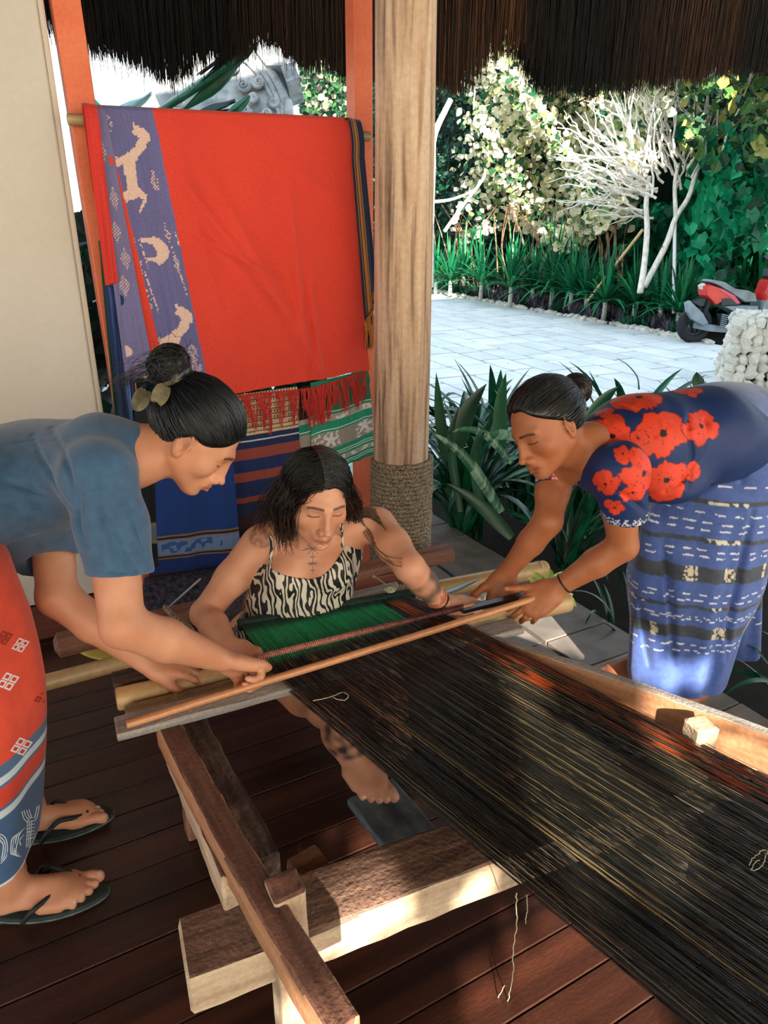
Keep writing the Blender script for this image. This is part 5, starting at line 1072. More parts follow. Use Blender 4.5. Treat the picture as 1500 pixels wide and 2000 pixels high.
def hand(F, wr, d, pn, side, s=1.0, curl=(.5, .5, .5, .5), thumb=(.55, .65, .35), tcurl=.3, spread=.06, paint=None, rw=.026, arch=0):
    x = nrm(d); n = nrm(np.asarray(pn)-x*np.dot(pn, x)); y = np.cross(n, x)*side
    P = lambda a, b, c: wr+(x*a+y*b+n*c)*s
    F.econe(P(.0, 0, 0), P(.030, 0, 0), rw*s, .031*s, y, .62, .012); F.econe(P(.030, 0, .0), P(.074, 0, .0), .031*s, .036*s, y, .40, .012)
    F.cone(P(.020, .020, .008), P(.050, .024, .010), .017*s, .013*s, .012); F.cone(P(.025, -.022, .006), P(.06, -.026, .006), .013*s, .011*s, .01)
    ys = (.0275, .0095, -.0085, -.0255); Ls = (.070, .078, .072, .056); xs = (.082, .086, .083, .075); rr = (.0088, .0090, .0086, .0076)
    for i in range(4):
        p = P(xs[i], ys[i], -.002); a = 0; fx = nrm(x+y*spread*(1.5-i)); F.cone(P(.045, ys[i]*.8, 0), p, .0105*s, (rr[i]+.0012)*s, .008)
        cs = curl[i] if np.ndim(curl[i]) else (curl[i], curl[i]*1.1, curl[i]*.8)
        for j, (fr, q) in enumerate(((.45, 0), (.30, 1), (.25, 2))):
            a += cs[j]; dv = fx*math.cos(a)+n*math.sin(a); q_ = p+dv*Ls[i]*fr*s; F.cone(p, q_, rr[i]*(1-.07*j)*s, rr[i]*(1-.07*(j+1))*s, .0025)
            if j == 2 and paint is not None: paint.append((q_-dv*.003*s+(-n*math.cos(a)+fx*math.sin(a))*.006*s, .0065*s, 'e9c2ae'))
            if paint is not None and j == 0: paint.append((p-n*.008*s, .011*s, None))
            p = q_
    p = P(.026, .026, .006); tv = nrm(x*thumb[0]+y*thumb[1]+n*thumb[2]); ax = nrm(np.cross(tv, x)); 
    F.cone(P(.008, .012, .003), p, .016*s, .0145*s, .010)
    for j, (L, r0, r1) in enumerate(((.040, .0135, .0112), (.031, .0108, .0098), (.026, .0098, .0075))):
        q_ = p+tv*L*s; F.cone(p, q_, r0*s, r1*s, .005 if j else .012)
        if j == 2 and paint is not None: paint.append((q_-tv*.004*s-n*.006*s, .007*s, 'e9c2ae'))
        p = q_; tv = nrm(tv*math.cos(tcurl)+(x*.8+n*.5-y*.35)*math.sin(tcurl))
def foot(F, heel, toe, big, z0=0., s=1.0, paint=None, up=(0, 0, 1)):
    """heel and toe on the sole plane; big = +1/-1 side of the big toe"""
    up = nrm(up); x = nrm(toe-heel); y = np.cross(up, x)*big; L = np.linalg.norm(toe-heel); k = L/.235; P = lambda a, b, c: heel+(x*a+y*b+up*c)*k
    F.ell(P(.030, 0, .028), np.array((.034, .028, .029))*k, np.array([x, y, up]), .01); F.econe(P(.035, -.006, .026), P(.165, .0, .020), .026*k, .042*k, y, .50, .015)
    F.cone(P(.05, .0, .045), P(.145, .008, .030), .030*k, .020*k, .02); F.cone(P(.16, .024, .018), P(.17, .026, .018), .017*k, .016*k, .012); F.cone(P(.12, -.032, .015), P(.155, -.036, .013), .014*k, .012*k, .01)
    tx = (.235, .229, .220, .207, .192); ty = (.027, .0075, -.0085, -.0235, -.037); tr = (.0128, .0092, .0088, .0084, .0082)
    for i in range(5):
        b = P(.172-.010*i*.6, ty[i]*.95, .014); m_ = P(tx[i]-.024, ty[i], .0165); e_ = P(tx[i]-.010, ty[i], .0105); F.cone(b, m_, tr[i]*1.0*k, tr[i]*.92*k, .004); F.cone(m_, e_, tr[i]*.92*k, tr[i]*1.02*k, .003)
        if paint is not None: paint.append((P(tx[i]-.006, ty[i], .0105+tr[i]*.8), tr[i]*.80*k, 'ecc6b2')); 
        if paint is not None and i < 4: paint.append((P(tx[i]-.02, (ty[i]+ty[i+1])/2, .012), .006*k, '4a2418'))
def skin_mat(name, tint='ffffff'):
    return mat(name, tint, 'f2e6e0', sc=(14, 14, 14), detail=3, rough=.47, attr=True, sss=.12, spec=.4, fine=(400, .03), bump=.03)
M_skin = skin_mat('skin')
M_hair = mat('black_hair', 'ffffff', 'bbbbbb', sc=(60, 60, 60), rough=.33, attr=True, spec=.6)
def finish_body(name, parent, fields, base, paints, heads=(), extra=None, lip='b0604e'):
    VV, FF, n = [], [], 0
    for f, it in fields:
        V, F = f.surf(); V = smooth_mesh(V, F, it, .4); VV.append(V); FF.append(F+n); n += len(V)
    V = np.vstack(VV); F = np.vstack(FF); C = np.ones((len(V), 3))*linv(base)*(1+.05*vnoise(V[:, 0]*9, V[:, 1]*9, V[:, 2]*9, 3))[:, None]
    for c, r, col in paints:
        d = np.linalg.norm(V-c, axis=1)/r; m = np.clip(1.5*(1-d), 0, 1)[:, None]*(.85 if col else .18); C = C*(1-m)+linv(col or '8a3f2c')*m
    for h, kw in heads: h.paint(V, C, base, **kw)
    if extra: extra(V, C)
    return sub(parent, name, V, F, M_skin, True, C)
def sdf_cloth(name, parent, f, m, colf=None, it=2, lab=None, disp=None):
    V, F = f.surf(); V = smooth_mesh(V, F, it, .5)
    if disp: V = disp(V)
    o = sub(parent, name, V, F, m, True, colf(V) if colf else None)
    if lab: o['label'] = lab
    return o, V, F
def bvh_of(V, F): return BVHTree.FromPolygons([tuple(v) for v in V], [tuple(int(i) for i in f) for f in F])
def hit(bvh, px, py):
    r = nrm(ray(px, py)); h = bvh.ray_cast(Vector(CAMPOS), Vector(r)); return None if h[0] is None else np.array(h[0])

def hair_cap(h, grow=.008, ear=.030, line=.018, bun=None, rb=.04, hh=.0035, sl=1.0):
    lo = h.c-.2; f = Field(h.c-.19, h.c+.19, hh); s = h.s
    f.ell(h.p(0, -.012, .030), np.array((.073+grow, .094+grow, .083+grow))*s, h.M, .0)
    def cut(x, y, z):
        X, Y, Z = x-h.c[0], y-h.c[1], z-h.c[2]; ly = (X*h.Y[0]+Y*h.Y[1]+Z*h.Y[2])/s; lz = (X*h.Z[0]+Y*h.Z[1]+Z*h.Z[2])/s; lx = np.abs(X*h.X[0]+Y*h.X[1]+Z*h.X[2])/s
        return -((ly*sl-lz-line+ear*np.exp(-((ly+.008)/.026)**2)*(lx > .035)+.006*np.sin(lx*90))*.65)*s
    f.func(cut, h.c-.19, h.c+.19, .006, 'sub')
    if bun is not None:
        f.ell(h.p(*bun), np.array((rb, rb*.9, rb*1.05))*s, h.M, .008); f.cone(h.p(bun[0], bun[1]*.75, bun[2]*.85), h.p(*bun), .035*s, .03*s, .015)
    V, F = f.surf(); V = smooth_mesh(V, F, 2)
    return V, F
def strand_cap(h, n, tgt, rg, grow=.010, line=.018, sl=1.0, K=14, ear=.030, noise_=.0015):
    """combed strands over the skull ellipsoid from the hairline to tgt (local)"""
    R = np.array((.073+grow, .094+grow, .083+grow)); C0 = np.array((0, -.012, .030)); out = []; T = np.array(tgt); Tn = (T-C0)/R; Tn /= np.linalg.norm(Tn)
    for _ in range(n*3):
        if len(out) >= n: break
        v = rg.normal(0, 1, 3); v /= np.linalg.norm(v); p = C0+v*R
        val = p[1]*sl-p[2]-line+ear*np.exp(-((p[1]+.008)/.026)**2)*(abs(p[0]) > .035)
        if val > -.002 or v@Tn > .97: continue
        w = np.arccos(np.clip(v@Tn, -1, 1)); t = np.linspace(0, .96, K)[:, None]; q = (np.sin((1-t)*w)*v+np.sin(t*w)*Tn)/np.sin(w)
        lift = 1+.006*rg.random()+.015*np.sin(t*np.pi)*rg.random()*.6; q = C0+q*R*lift+np.cumsum(rg.normal(0, noise_*.35, (K, 3)), 0); out.append(h.c+h.s*(q@h.M))
    return np.array(out)
def bun_strands(h, c, r, n, rg, K=18):
    out = []
    for _ in range(n):
        ax = rg.normal(0, 1, 3); ax /= np.linalg.norm(ax); u = nrm(np.cross(ax, rg.normal(0, 1, 3))); v = np.cross(ax, u); a = np.linspace(0, rg.uniform(2, 5), K)[:, None]; rr = r*rg.uniform(.92, 1.10); o_ = ax*rg.uniform(-.5, .5)*r
        q = np.array(c)+o_+(np.cos(a)*u+np.sin(a)*v)*rr*math.sqrt(max(.1, 1-(np.linalg.norm(o_)/r)**2))*np.array((1, .92, 1.05)); out.append(h.c+h.s*(q@h.M))
    return np.array(out)
def add_strands(parent, name, P, r, cols, rg, r1=None):
    n = len(P); c = np.array([linv(x) for x in cols])[rg.integers(0, len(cols), n)]*rg.uniform(.6, 1.4, (n, 1)); V, F, cc_ = strands(P, r, r1, 3, c); o = sub(parent, name, V, F, M_hair, True, cc_); o['kind'] = 'stuff'; return o
def ring(parent, name, c, ax, r, th, m, sq=1.):
    ax = nrm(ax); u = nrm(np.cross(ax, (.3, .2, .9))); v = np.cross(ax, u); P = [c+u*r*math.cos(a)+v*r*sq*math.sin(a) for a in np.linspace(0, 2*math.pi, 33)]; V, F = tube(P, th, 8, False); return sub(parent, name, V, F, m)

# ---------------------------------------------------------------- woman on the left, slate blue shirt
LW = empty('person', 'bending person in slate blue shirt and orange sarong with hair in a high bun', 'person', (-.2, 1.4, 0))
NS, FS, NK = at(205, 935, 1.30), at(90, 905, 1.60), at(262, 885, 1.40)
lh = Head(at(353, 870, 1.345)+np.array([0.045, .074, 0])*.95, (.66, -.25, -.70), (.66, -.25, .70), .99)
LEl, LWr = at(240, 1222, 1.29), at(432, 1288, 1.46); REl, RWr = at(112, 1165, 1.50), at(285, 1292, 1.55)
f = Field((-.20, 1.08, .36), (.50, 1.82, 1.18), .003); pL = []
lh.build(f, NK, .054)
f.path([NS, NS*.5+LEl*.5, LEl], [.050, .047, .040], .02); f.path([LEl, LEl*.6+LWr*.4, LWr], [.042, .042, .026], .015)
f.path([FS, FS*.5+REl*.5, REl], [.050, .047, .042], .02); f.path([REl, REl*.6+RWr*.4, RWr], [.043, .041, .026], .015)
f.econe(NK-[.02, 0, .02], at(110, 925, 1.47), .08, .09, FS-NS, .7, .03); f.cone(NS, FS, .05, .05, .03); f.cone(NK, (NS+FS)/2+[.02, 0, .01], .054, .06, .03)
hd = atz(512, 1312, .462)-LWr
hand(f, LWr, hd+[0, 0, .012], (-.15, -.55, -.8), -1, 1.08, ((1.35, 1.2, .6), (1.35, 1.2, .6), (1.35, 1.2, .6), (1.4, 1.2, .6)), (.85, .3, .5), .4, .02, pL)
hand(f, RWr, at(388, 1308, 1.60)-RWr, (.25, .1, -.95), 1, 1.0, ((.25, .3, .2), (.2, .2, .2), (.3, .4, .3), (.4, .5, .3)), (.8, .4, .3), .1, .05, pL)
# lower body: hips, legs and sandalled feet
f2 = Field((-.52, 1.12, -.005), (.08, 1.80, 1.02), .006); HPL = np.array([-.30, 1.44, .86])
hA, hB = np.array([-.27, 1.36, .80]), np.array([-.27, 1.54, .80]); kA, kB = np.array([-.20, 1.35, .44]), np.array([-.19, 1.50, .44]); aA, aB = np.array([-.185, 1.325, .085]), np.array([-.135, 1.505, .085])
f2.econe(HPL, at(110, 925, 1.47)-[.04, 0, 0], .125, .10, FS-NS, .65, .04); f2.cone(hA, hB, .085, .085, .04)
for a, b, c in ((hA, kA, aA), (hB, kB, aB)): f2.path([a, b, b*.65+c*.35, c], [.075, .048, .045, .033], .02)
f3 = Field((-.33, 1.10, .0), (.10, 1.66, .16), .0027)
tA, tB = atz(204, 1735, .022)-[.004, 0, 0], atz(214, 1586, .022)-[.003, 0, 0]; hlA, hlB = tA+nrm([-.96, .26, 0])*.235, tB+nrm([-.985, .17, 0])*.232
for tt_, hl_, aa_, kk_, sd in ((tA, hlA, aA, kA, 1), (tB, hlB, aB, kB, -1)):
    foot(f3, hl_, tt_, sd, .022, 1, pL); ank = hl_+nrm(tt_-hl_)*.055+[0, 0, .075]; f3.path([hl_+nrm(tt_-hl_)*.045+[0, 0, .035], ank, ank*.6+kk_*.4], [.032, .033, .042], .02)
def lext(V, C):
    for px, py in ((409, 892), (392, 916), (416, 873)):
        c = at(px, py, 1.345); d = np.linalg.norm(np.cross(V-CAMPOS, nrm(ray(px, py))), axis=1); m = (d < .0014)&(V[:, 0] > .25)&(V[:, 2] > .85); C[m] *= .55
finish_body('body', LW, [(f, 2), (f2, 3), (f3, 1)], 'cf9676', pL, [(lh, dict(lip='b5685a'))], lext)
# shirt
f = Field((-.62, 1.05, .60), (.34, 1.95, 1.12), .004); ld = FS-NS; TC = at(60, 942, 1.50)
f.econe((-.42, 1.44, .87), TC, .185, .168, ld, .74, .0); f.econe(TC, NK-[.07, -.02, .01], .165, .10, ld, .78, .03); f.cone(NS-[.012, 0, -.005], FS-[.01, 0, 0], .066, .066, .035)
f.cone(NK-[.06, -.01, -.0], NK+[.0, .0, -.004], .085, .062, .03)
cu1, cu2 = at(236, 1122, 1.285), at(104, 1100, 1.53)
f.path([NS-[.01, 0, 0], NS*.5+cu1*.5, cu1], [.068, .062, .060], .03); f.path([FS-[.01, 0, 0], FS*.45+cu2*.55-[.02, 0, 0], cu2-[.015, 0, 0]], [.072, .076, .070], .03)
f.cone(at(30, 1010, 1.44), at(95, 1040, 1.50), .06, .05, .05)
for c, e, r in ((cu1, LEl, .060), (cu2, REl, .068)):
    d = nrm(e-c)
    f.plane_cut(c-d*.0+d*.0, d, .003, c-.11, c+.11); f.cone(c-d*.035, c+d*.06, r*.80, r*.9, .003, 'sub')
for a, b, d, r, md in (((60, 850, 150, 1000), 0, 1.36, .008, 'sub'), ((110, 830, 160, 1010), 0, 1.33, .006, 'sub'), ((0, 990, 150, 1012), 0, 1.38, .010, 'sub'), ((20, 930, 130, 1005), 0, 1.37, .006, 'sub'), ((150, 880, 148, 1070), 0, 1.275, .006, 'sub'), ((200, 1000, 250, 1110), 0, 1.215, .006, 'sub'), ((235, 975, 275, 1080), 0, 1.215, .005, 'sub'), ((175, 985, 200, 1080), 0, 1.215, .005, 'sub'), ((250, 1040, 285, 1110), 0, 1.22, .004, 'sub')):
    pass
def ldisp(V):
    ax_ = nrm(np.array([1., .05, 0])); w = vnoise(V[:, 0]*9+V[:, 2]*6, V[:, 1]*5, V[:, 2]*14-V[:, 0]*7, 4); w2 = vnoise(V[:, 0]*22+V[:, 2]*18, V[:, 1]*10, V[:, 2]*10, 9)
    return V+np.stack([0*w, -.4*w, w], -1)*.0045+np.stack([w2, w2*-.5, 0*w2], -1)*.0022
M_shirt = mat('slate_blue_linen', 'ffffff', 'e2e2e2', sc=(40, 40, 40), rough=.85, attr=True, sheen=.25, fine=(500, .10), bump=.08)
def creases(V, C, bvh, lines, w, depth, darken=.0):
    """press creases into a cloth along lines drawn between points of its surface"""
    N = np.zeros_like(V)
    for pts in lines:
        H_ = [hit(bvh, *p) for p in pts]; H_ = [h for h in H_ if h is not None]
        if len(H_) < 2: continue
        Q = interp_path(H_, 14)
        for i in range(13):
            p, q = Q[i], Q[i+1]; ab = q-p; m = np.abs(V-p).max(1) < .08; 
            if not m.any(): continue
            v = V[m]; t = np.clip((v-p)@ab/(ab@ab+1e-12), 0, 1); d = np.linalg.norm(v-p-t[:, None]*ab, axis=1); s_ = math.sin(math.pi*(i+1)/14.)**.5; idx = np.where(m)[0]
            g = np.exp(-(d/w)**2)*s_; cur = N[idx, 0]; N[idx, 0] = np.maximum(cur, g)
    g = N[:, 0]; return V+(-nrm(CU*.3-CF))[None]*0+CF[None]*(g*depth)[:, None]
V, F = f.surf(); V = smooth_mesh(V, F, 3, .5); V = ldisp(V); bv = bvh_of(V, F)
V = creases(V, None, bv, [[(62, 850), (95, 920), (148, 1005)], [(98, 835), (128, 900), (150, 1000)], [(0, 985), (70, 990), (148, 1010)], [(8, 940), (70, 960), (135, 1000)], [(150, 950), (152, 1010), (165, 1060)], [(185, 970), (215, 1050), (240, 1110)], [(245, 1000), (262, 1050), (285, 1095)], [(205, 1010), (235, 1080), (262, 1115)], [(20, 1030), (60, 1050), (80, 1070)]], .007, .011)
V = creases(V, None, bv, [[(150, 968), (190, 950), (240, 946), (282, 950)], [(172, 1098), (230, 1118), (288, 1112)], [(0, 868), (60, 862), (120, 862)]], .0028, .004)
lc = np.ones((len(V), 3))*linv('3d6183'); sub(LW, 'shirt', V, F, M_shirt, True, lc)
# hair
M_scr = mat('olive_scrunchie', '4c4632', '7b7256', sc=(40, 40, 40), rough=.8, bump=.4)
BUN = (0, -.128, .078); Vh, Fh = hair_cap(lh, .008, .030, .014, BUN, .040, sl=.95); hc = np.ones((len(Vh), 3))*linv('0b0d10'); hr = sub(LW, 'hair', Vh, Fh, M_hair, True, hc)
rg = np.random.default_rng(41); add_strands(LW, 'hair_strands', strand_cap(lh, 1700, (0, -.112, .06), rg, .0095, .014, .95), .0009, ['0d1014', '15191f', '0a0b0d', '1c2026'], rg)
add_strands(LW, 'bun_strands', bun_strands(lh, BUN, .041, 240, rg), .0012, ['0c0d10', '15171b', '201c1a'], rg)
P = []
for k in range(60):
    s0 = lh.p(*(np.array(BUN)+rg.normal(0, .016, 3))); e0 = at(190+rg.uniform(0, 60), 752+rg.uniform(-14, 16), 1.46); P.append(interp_path([s0, (s0+e0)/2+CU*rg.uniform(-.005, .02)+rg.normal(0, .006, 3), e0+rg.normal(0, .004, 3)], 12))
for k in range(60):
    s0 = lh.p(*(np.array(BUN)+rg.normal(0, .022, 3))); P.append(interp_path([s0, s0+rg.normal(0, .008, 3)+CU*.010, s0+rg.normal(0, .014, 3)+CU*.012], 12))
add_strands(LW, 'loose_hair', np.array(P), .0007, ['0c0d10', '241c18'], rg)
P = []
for k in range(14):
    a = rg.uniform(-.03, .03); s0 = lh.p(a, .075-.9*abs(a)*.5, .062-.35*abs(a)); s1 = lh.p(a*1.05, .086-.5*abs(a), .050-.6*abs(a)); P.append(interp_path([s0, (s0+s1)/2+rg.normal(0, .002, 3), s1+rg.normal(0, .004, 3)], 12))
add_strands(LW, 'hairline_strands', np.array(P), .0005, ['171312', '2a1f1a'], rg)
sc_ = lh.p(0, -.103, .066)
for k, (r_, w_) in enumerate(((.034, .011), (.029, .012))): ring(LW, 'scrunchie', lh.p(0, -.100-.008*k, .062+.007*k), lh.p(*BUN)-sc_, r_*.92, w_*.8, M_scr)['label'] = 'olive fabric hair tie'
for k, (pp_, ln) in enumerate((((262, 790), 55), ((300, 782), 48))):
    a0 = at(pp_[0]+22, pp_[1]-28, 1.335); a1 = at(pp_[0]+8, pp_[1], 1.325); a2 = at(pp_[0]-4+k*10, pp_[1]+12-k*8, 1.335); single_leaf([a0, a1, a2], .032, M_scr, 'ribbon_end', LW, 12, fold=.25)
ring(LW, 'collar', NK-nrm(lh.c-NK)*.012-[.012, 0, 0], nrm(lh.c-NK)+np.array([.25, 0, -.1]), .066, .006, M_shirt)
# sarong
def rings_loft(tab, nu, nv, fold, nf, seed, ph=0.):
    """tab rows: z, cx, cy, a, b"""
    tab = np.array(tab, float); tab = tab[np.argsort(tab[:, 0])]; z = np.linspace(tab[0, 0], tab[-1, 0], nv); g = [np.interp(z, tab[:, 0], tab[:, k]) for k in range(1, 5)]
    A = np.linspace(0, 2*np.pi, nu, endpoint=False)[:, None]; H = (z[-1]-z)/(z[-1]-z[0]); R = 1+fold*H[None]*(np.sin(A*nf+ph+.8*np.sin(H*3)[None])+.5*vnoise(A*3+ph, H[None]*2+0*A, 0, seed))
    x = g[0][None]+g[2][None]*np.cos(A)*R; y = g[1][None]+g[3][None]*np.sin(A)*R; return x, y, np.repeat(z[None], nu, 0), A+0*x
sil = [(20, 1130), (42, 1190), (62, 1240), (80, 1310), (93, 1380), (96, 1440), (96, 1500), (93, 1560), (90, 1620), (84, 1668)]
tb_ = []
for a, b in sil:
    w = aty(a, b, 1.30); tb_.append((w[2], -.24+.02*0, 1.425, w[0]+.24, .175))
tb_.append((.92, -.31, 1.45, .17, .19)); 
x, y, z, A = rings_loft(tb_, 420, 330, .035, 6, 3, 1.2)
z = z-.018*np.cos(A)*0+.02*np.sin(A)*(z < .3)*(.3-z)*2
def diamonds(V, c, e1, e2, s):
    d = V-c; u = d@e1/s; v = d@e2/s; m = np.zeros(len(V), bool); inn = np.zeros(len(V), bool)
    for du, dv in ((-.5, -.5), (.5, -.5), (-.5, .5), (.5, .5)):
        uu, vv = np.abs(u-du), np.abs(v-dv); q = np.maximum(uu, vv); m |= (q < .44); inn |= (q < .20)
    return m & (np.linalg.norm(d, axis=1) < s*2.2), inn
Vs_ = np.stack([x, y, z], -1).reshape(-1, 3); Fs2 = grid_faces(420, 330, True); zz = Vs_[:, 2]+.0
def y2z(py): return aty(60, py, 1.27)[2]
e_ = [y2z(v) for v in (1478, 1500, 1514, 1520, 1556, 1562, 1576, 1588, 1712, 1722)]
C = np.ones((len(Vs_), 3))*linv('e04a30')
for a, b, col in ((e_[0], e_[1], '4f6f96'), (e_[1], e_[2], 'cfe0ee'), (e_[2], e_[3], '4f6f96'), (e_[3], e_[4], 'd8432c'), (e_[4], e_[5], '4f6f96'), (e_[5], e_[6], 'd5e4f0'), (e_[6], -1, '41658f')): C[(zz < a)&(zz >= b)] = linv(col)
bvs = bvh_of(Vs_, Fs2)
hz = Vs_[:, 2].min(); C[zz < hz+.007] = linv('e6eef5')
M_sar = mat('printed_cotton', 'ffffff', 'ececec', sc=(30, 30, 30), rough=.7, attr=True, sheen=.15, fine=(500, .05))
o = sub(LW, 'sarong', Vs_, Fs2, M_sar, True, C); o['label'] = 'orange sarong with white diamond clusters and a blue border'
def print_patch(bv, parent, name, quad, col, off, k=5):
    """small printed shape laid on the cloth: corner pixels -> points on the surface"""
    q = np.array(quad, float); V = []
    for i in range(k):
        for j in range(k):
            u, v = i/(k-1), j/(k-1); p = (q[0]*(1-u)+q[1]*u)*(1-v)+(q[3]*(1-u)+q[2]*u)*v; h = hit(bv, *p)
            if h is None: return
            V.append(h-nrm(ray(*p))*off)
    return sub(parent, name, V, grid_faces(k, k), col, True)
M_pw = mat('white_print', 'e6dde2', rough=.8); M_pr = mat('red_print', 'c93f2b', rough=.8); M_pd = mat('maroon_print', '8f2c22', rough=.8); M_pb = mat('pale_blue_print', 'dbe6ef', rough=.8)
for cx0, cy0, kx, m1, m2_ in ((42, 1458, 1, M_pw, M_pr), (16, 1331, 1, M_pw, M_pr), (40, 1260, .8, M_pw, M_pr), (84, 1362, .8, M_pd, M_pr), (8, 1246, .8, M_pd, M_pr)):
    e1, e2 = np.array([13.5, 5.])*kx, np.array([-10., 14.])*kx
    for a_, b_ in ((-.5, -.5), (.5, -.5), (-.5, .5), (.5, .5)):
        c_ = np.array([cx0, cy0])+e1*a_+e2*b_
        for hf, m_, of in ((.45, m1, .0012), (.24, m2_, .0020)): print_patch(bvs, LW, 'printed_diamond', [c_-e1*hf-e2*hf, c_+e1*hf-e2*hf, c_+e1*hf+e2*hf, c_-e1*hf+e2*hf], m_, of)
PL = [[(58, 1582), (62, 1594), (68, 1600)], [(63, 1581), (67, 1592), (71, 1598)], [(68, 1580), (71, 1590), (74, 1597)], [(54, 1584), (58, 1598), (66, 1606)], [(88, 1572), (85, 1590), (80, 1602)], [(84, 1574), (81, 1588), (78, 1598)], [(64, 1658), (74, 1664), (72, 1676)], [(70, 1654), (84, 1660), (82, 1672)], [(60, 1660), (66, 1670), (62, 1680)], [(58, 1630), (50, 1640), (52, 1650)]]
for k in range(4): PL.append([(60-3*k, 1616+3*k), (50-4*k, 1628+2*k), (46-4*k, 1642), (42-3*k, 1668), (52-3*k, 1672-4*k)])
for k in range(3): PL.append([(0, 1628+5*k), (10-4*k, 1634+4*k), (15-4*k, 1650), (13-4*k, 1672), (2, 1686-5*k)])
for k in range(4): PL.append([(66+3.6*k, 1600+k), (64+3.6*k, 1628), (62+3.6*k, 1654)])
for k in range(8): PL.append([(62, 1606+6.5*k), (70, 1604+6.5*k), (79, 1602+6.5*k)])
Q = []
for pl_ in PL:
    P2_ = interp_path([(a-(11 if a > 30 else 0), b, 0) for a, b in pl_], 12)[:, :2]; h_ = [hit(bvs, *p) for p in P2_]
    if all(x is not None for x in h_): Q.append([x-CF*.0010 for x in h_])
if Q: V, F, _ = strands(np.array(Q), .0011, .0011, 4); sub(LW, 'printed_bird', V, F, M_pb)
# second layer of the sarong folded behind
x, y, z, A = rings_loft([(r[0], r[1]-.01, r[2]+.11, r[3]*.90+.0, .12) for r in tb_ if r[0] > .15], 160, 60, .03, 4, 5); Vb = np.stack([x, y, z], -1).reshape(-1, 3); Cb = np.ones((len(Vb), 3))*linv('d8432c'); Cb[Vb[:, 2] < e_[6]] = linv('41658f'); sub(LW, 'sarong_fold', Vb, grid_faces(160, 60, True), M_sar, True, Cb)
M_fbed = mat('dark_green_footbed', '16211f', '23302e', sc=(60, 60, 60), rough=.7); M_sole = mat('grey_green_sole', '3c4f4c', '5a6d68', sc=(60, 60, 60), rough=.7)
for (hl_, tt_, sg, lab) in ((hlA, tA, 1, 'black flip-flop on the foot nearest the camera'), (hlB, tB, -1, 'black flip-flop on the farther foot of the person in the orange sarong')):
    x_ = nrm(tt_-hl_); ff = flipflop('flip_flop', lab, hl_-x_*.012, tt_+x_*.014, .104, M_fbed, M_sole, .001, .021, group='black flip-flops worn under the orange sarong')
    y_ = np.cross([0, 0, 1], x_)*sg; g_ = hl_+x_*.188+y_*.016; g_[2] = .022
    for q in (1, -1):
        e0 = hl_+x_*.085+y_*q*.044; e0[2] = .024; mid = hl_+x_*.130+y_*(q*.036+.006); mid[2] = .060+(.007 if q > 0 else -.006); m2 = hl_+x_*.165+y_*(.016+q*.014); m2[2] = .057
        V, F = tube(interp_path([e0+y_*q*.006, e0*.5+mid*.5+y_*q*.013+[0, 0, .012], mid, m2, g_+[0, 0, .026]], 26), .0056, 8); sub(ff, 'strap', V, F, M_blk)
    V, F = tube([g_+[0, 0, .034], g_], .0042, 8); sub(ff, 'toe_post', V, F, M_blk)
# ---------------------------------------------------------------- seated woman in the zebra print dress
SW = empty('person', 'seated long haired person in a zebra print strappy dress with tattooed arms', 'person', (.6, 1.62, 0))
sf, su = vdir(.37, -.50, .78), vdir(.17, .86, .47); sh = Head(at(637, 1003, 1.615)-sf*.080*.98, sf, su, .98)
sN = at(607, 1032, 1.775); sR, sL = at(505, 1062, 1.80), at(738, 1024, 1.83); sRe, sRw = at(400, 1198, 1.80), at(447, 1262, 1.645); sLe, sLw = at(800, 1108, 1.69), at(862, 1178, 1.80)
lat = nrm(sL-sR); CH, BE, PV = at(612, 1098, 1.83), at(575, 1195, 1.86), at(565, 1250, 1.95)
f = Field((.18, 1.10, .33), (1.10, 1.82, .97), .003); pS = []
sh.build(f, sN, .050)
def storso(f, g, top=True):
    if top: f.cone(sR*.82+sN*.18, sL*.82+sN*.18, .046+g, .046+g, .03)
    f.econe(at(614, 1068, 1.83), at(590, 1140, 1.84), .128+g, .128+g, lat, .62, .035); f.econe(at(590, 1140, 1.84), BE, .126+g, .112+g, lat, .66, .03)
    f.econe(BE, PV, .112+g, .15+g, lat, .72, .03)
    for a, b in ((560, 1128), (648, 1115)): f.ell(at(a, b, 1.765), (.055+g, .045+g, .052+g), None, .035)
storso(f, 0); f.cone(at(607, 1040, 1.79), at(614, 1075, 1.80), .052, .07, .03)
for q in (sR, sL): f.cone(at(614, 1062, 1.745), q*.8+at(614, 1062, 1.745)*.2+[0, 0, .012], .012, .014, .018)
f.path([sR, sR*.5+sRe*.5, sRe], [.047, .043, .036], .02); f.path([sRe, sRe*.6+sRw*.4, sRw], [.038, .037, .024], .012)
f.path([sL, sL*.5+sLe*.5, sLe], [.047, .043, .037], .02); f.path([sLe, sLe*.6+sLw*.4, sLw], [.038, .036, .023], .012)
hand(f, sRw, atz(503, 1290, .45)-sRw, (.1, -.2, -1), -1, .95, ((.7, .8, .5),)*4, (.7, .5, .4), .3, .04, pS)
hand(f, sLw, at(908, 1180, 1.83)-sLw, (-.05, .10, -1), -1, 1.0, ((.15, .3, .2), (.2, .35, .25), (.3, .4, .3), (.4, .5, .3)), (.85, .35, .1), .1, .03, pS)
f2 = Field((.30, .98, .06), (.95, 2.0, .62), .005)
f2.econe(BE, PV, .10, .14, lat, .72, .03); f2.cone(PV-lat*.08, PV+lat*.08, .11, .11, .03)
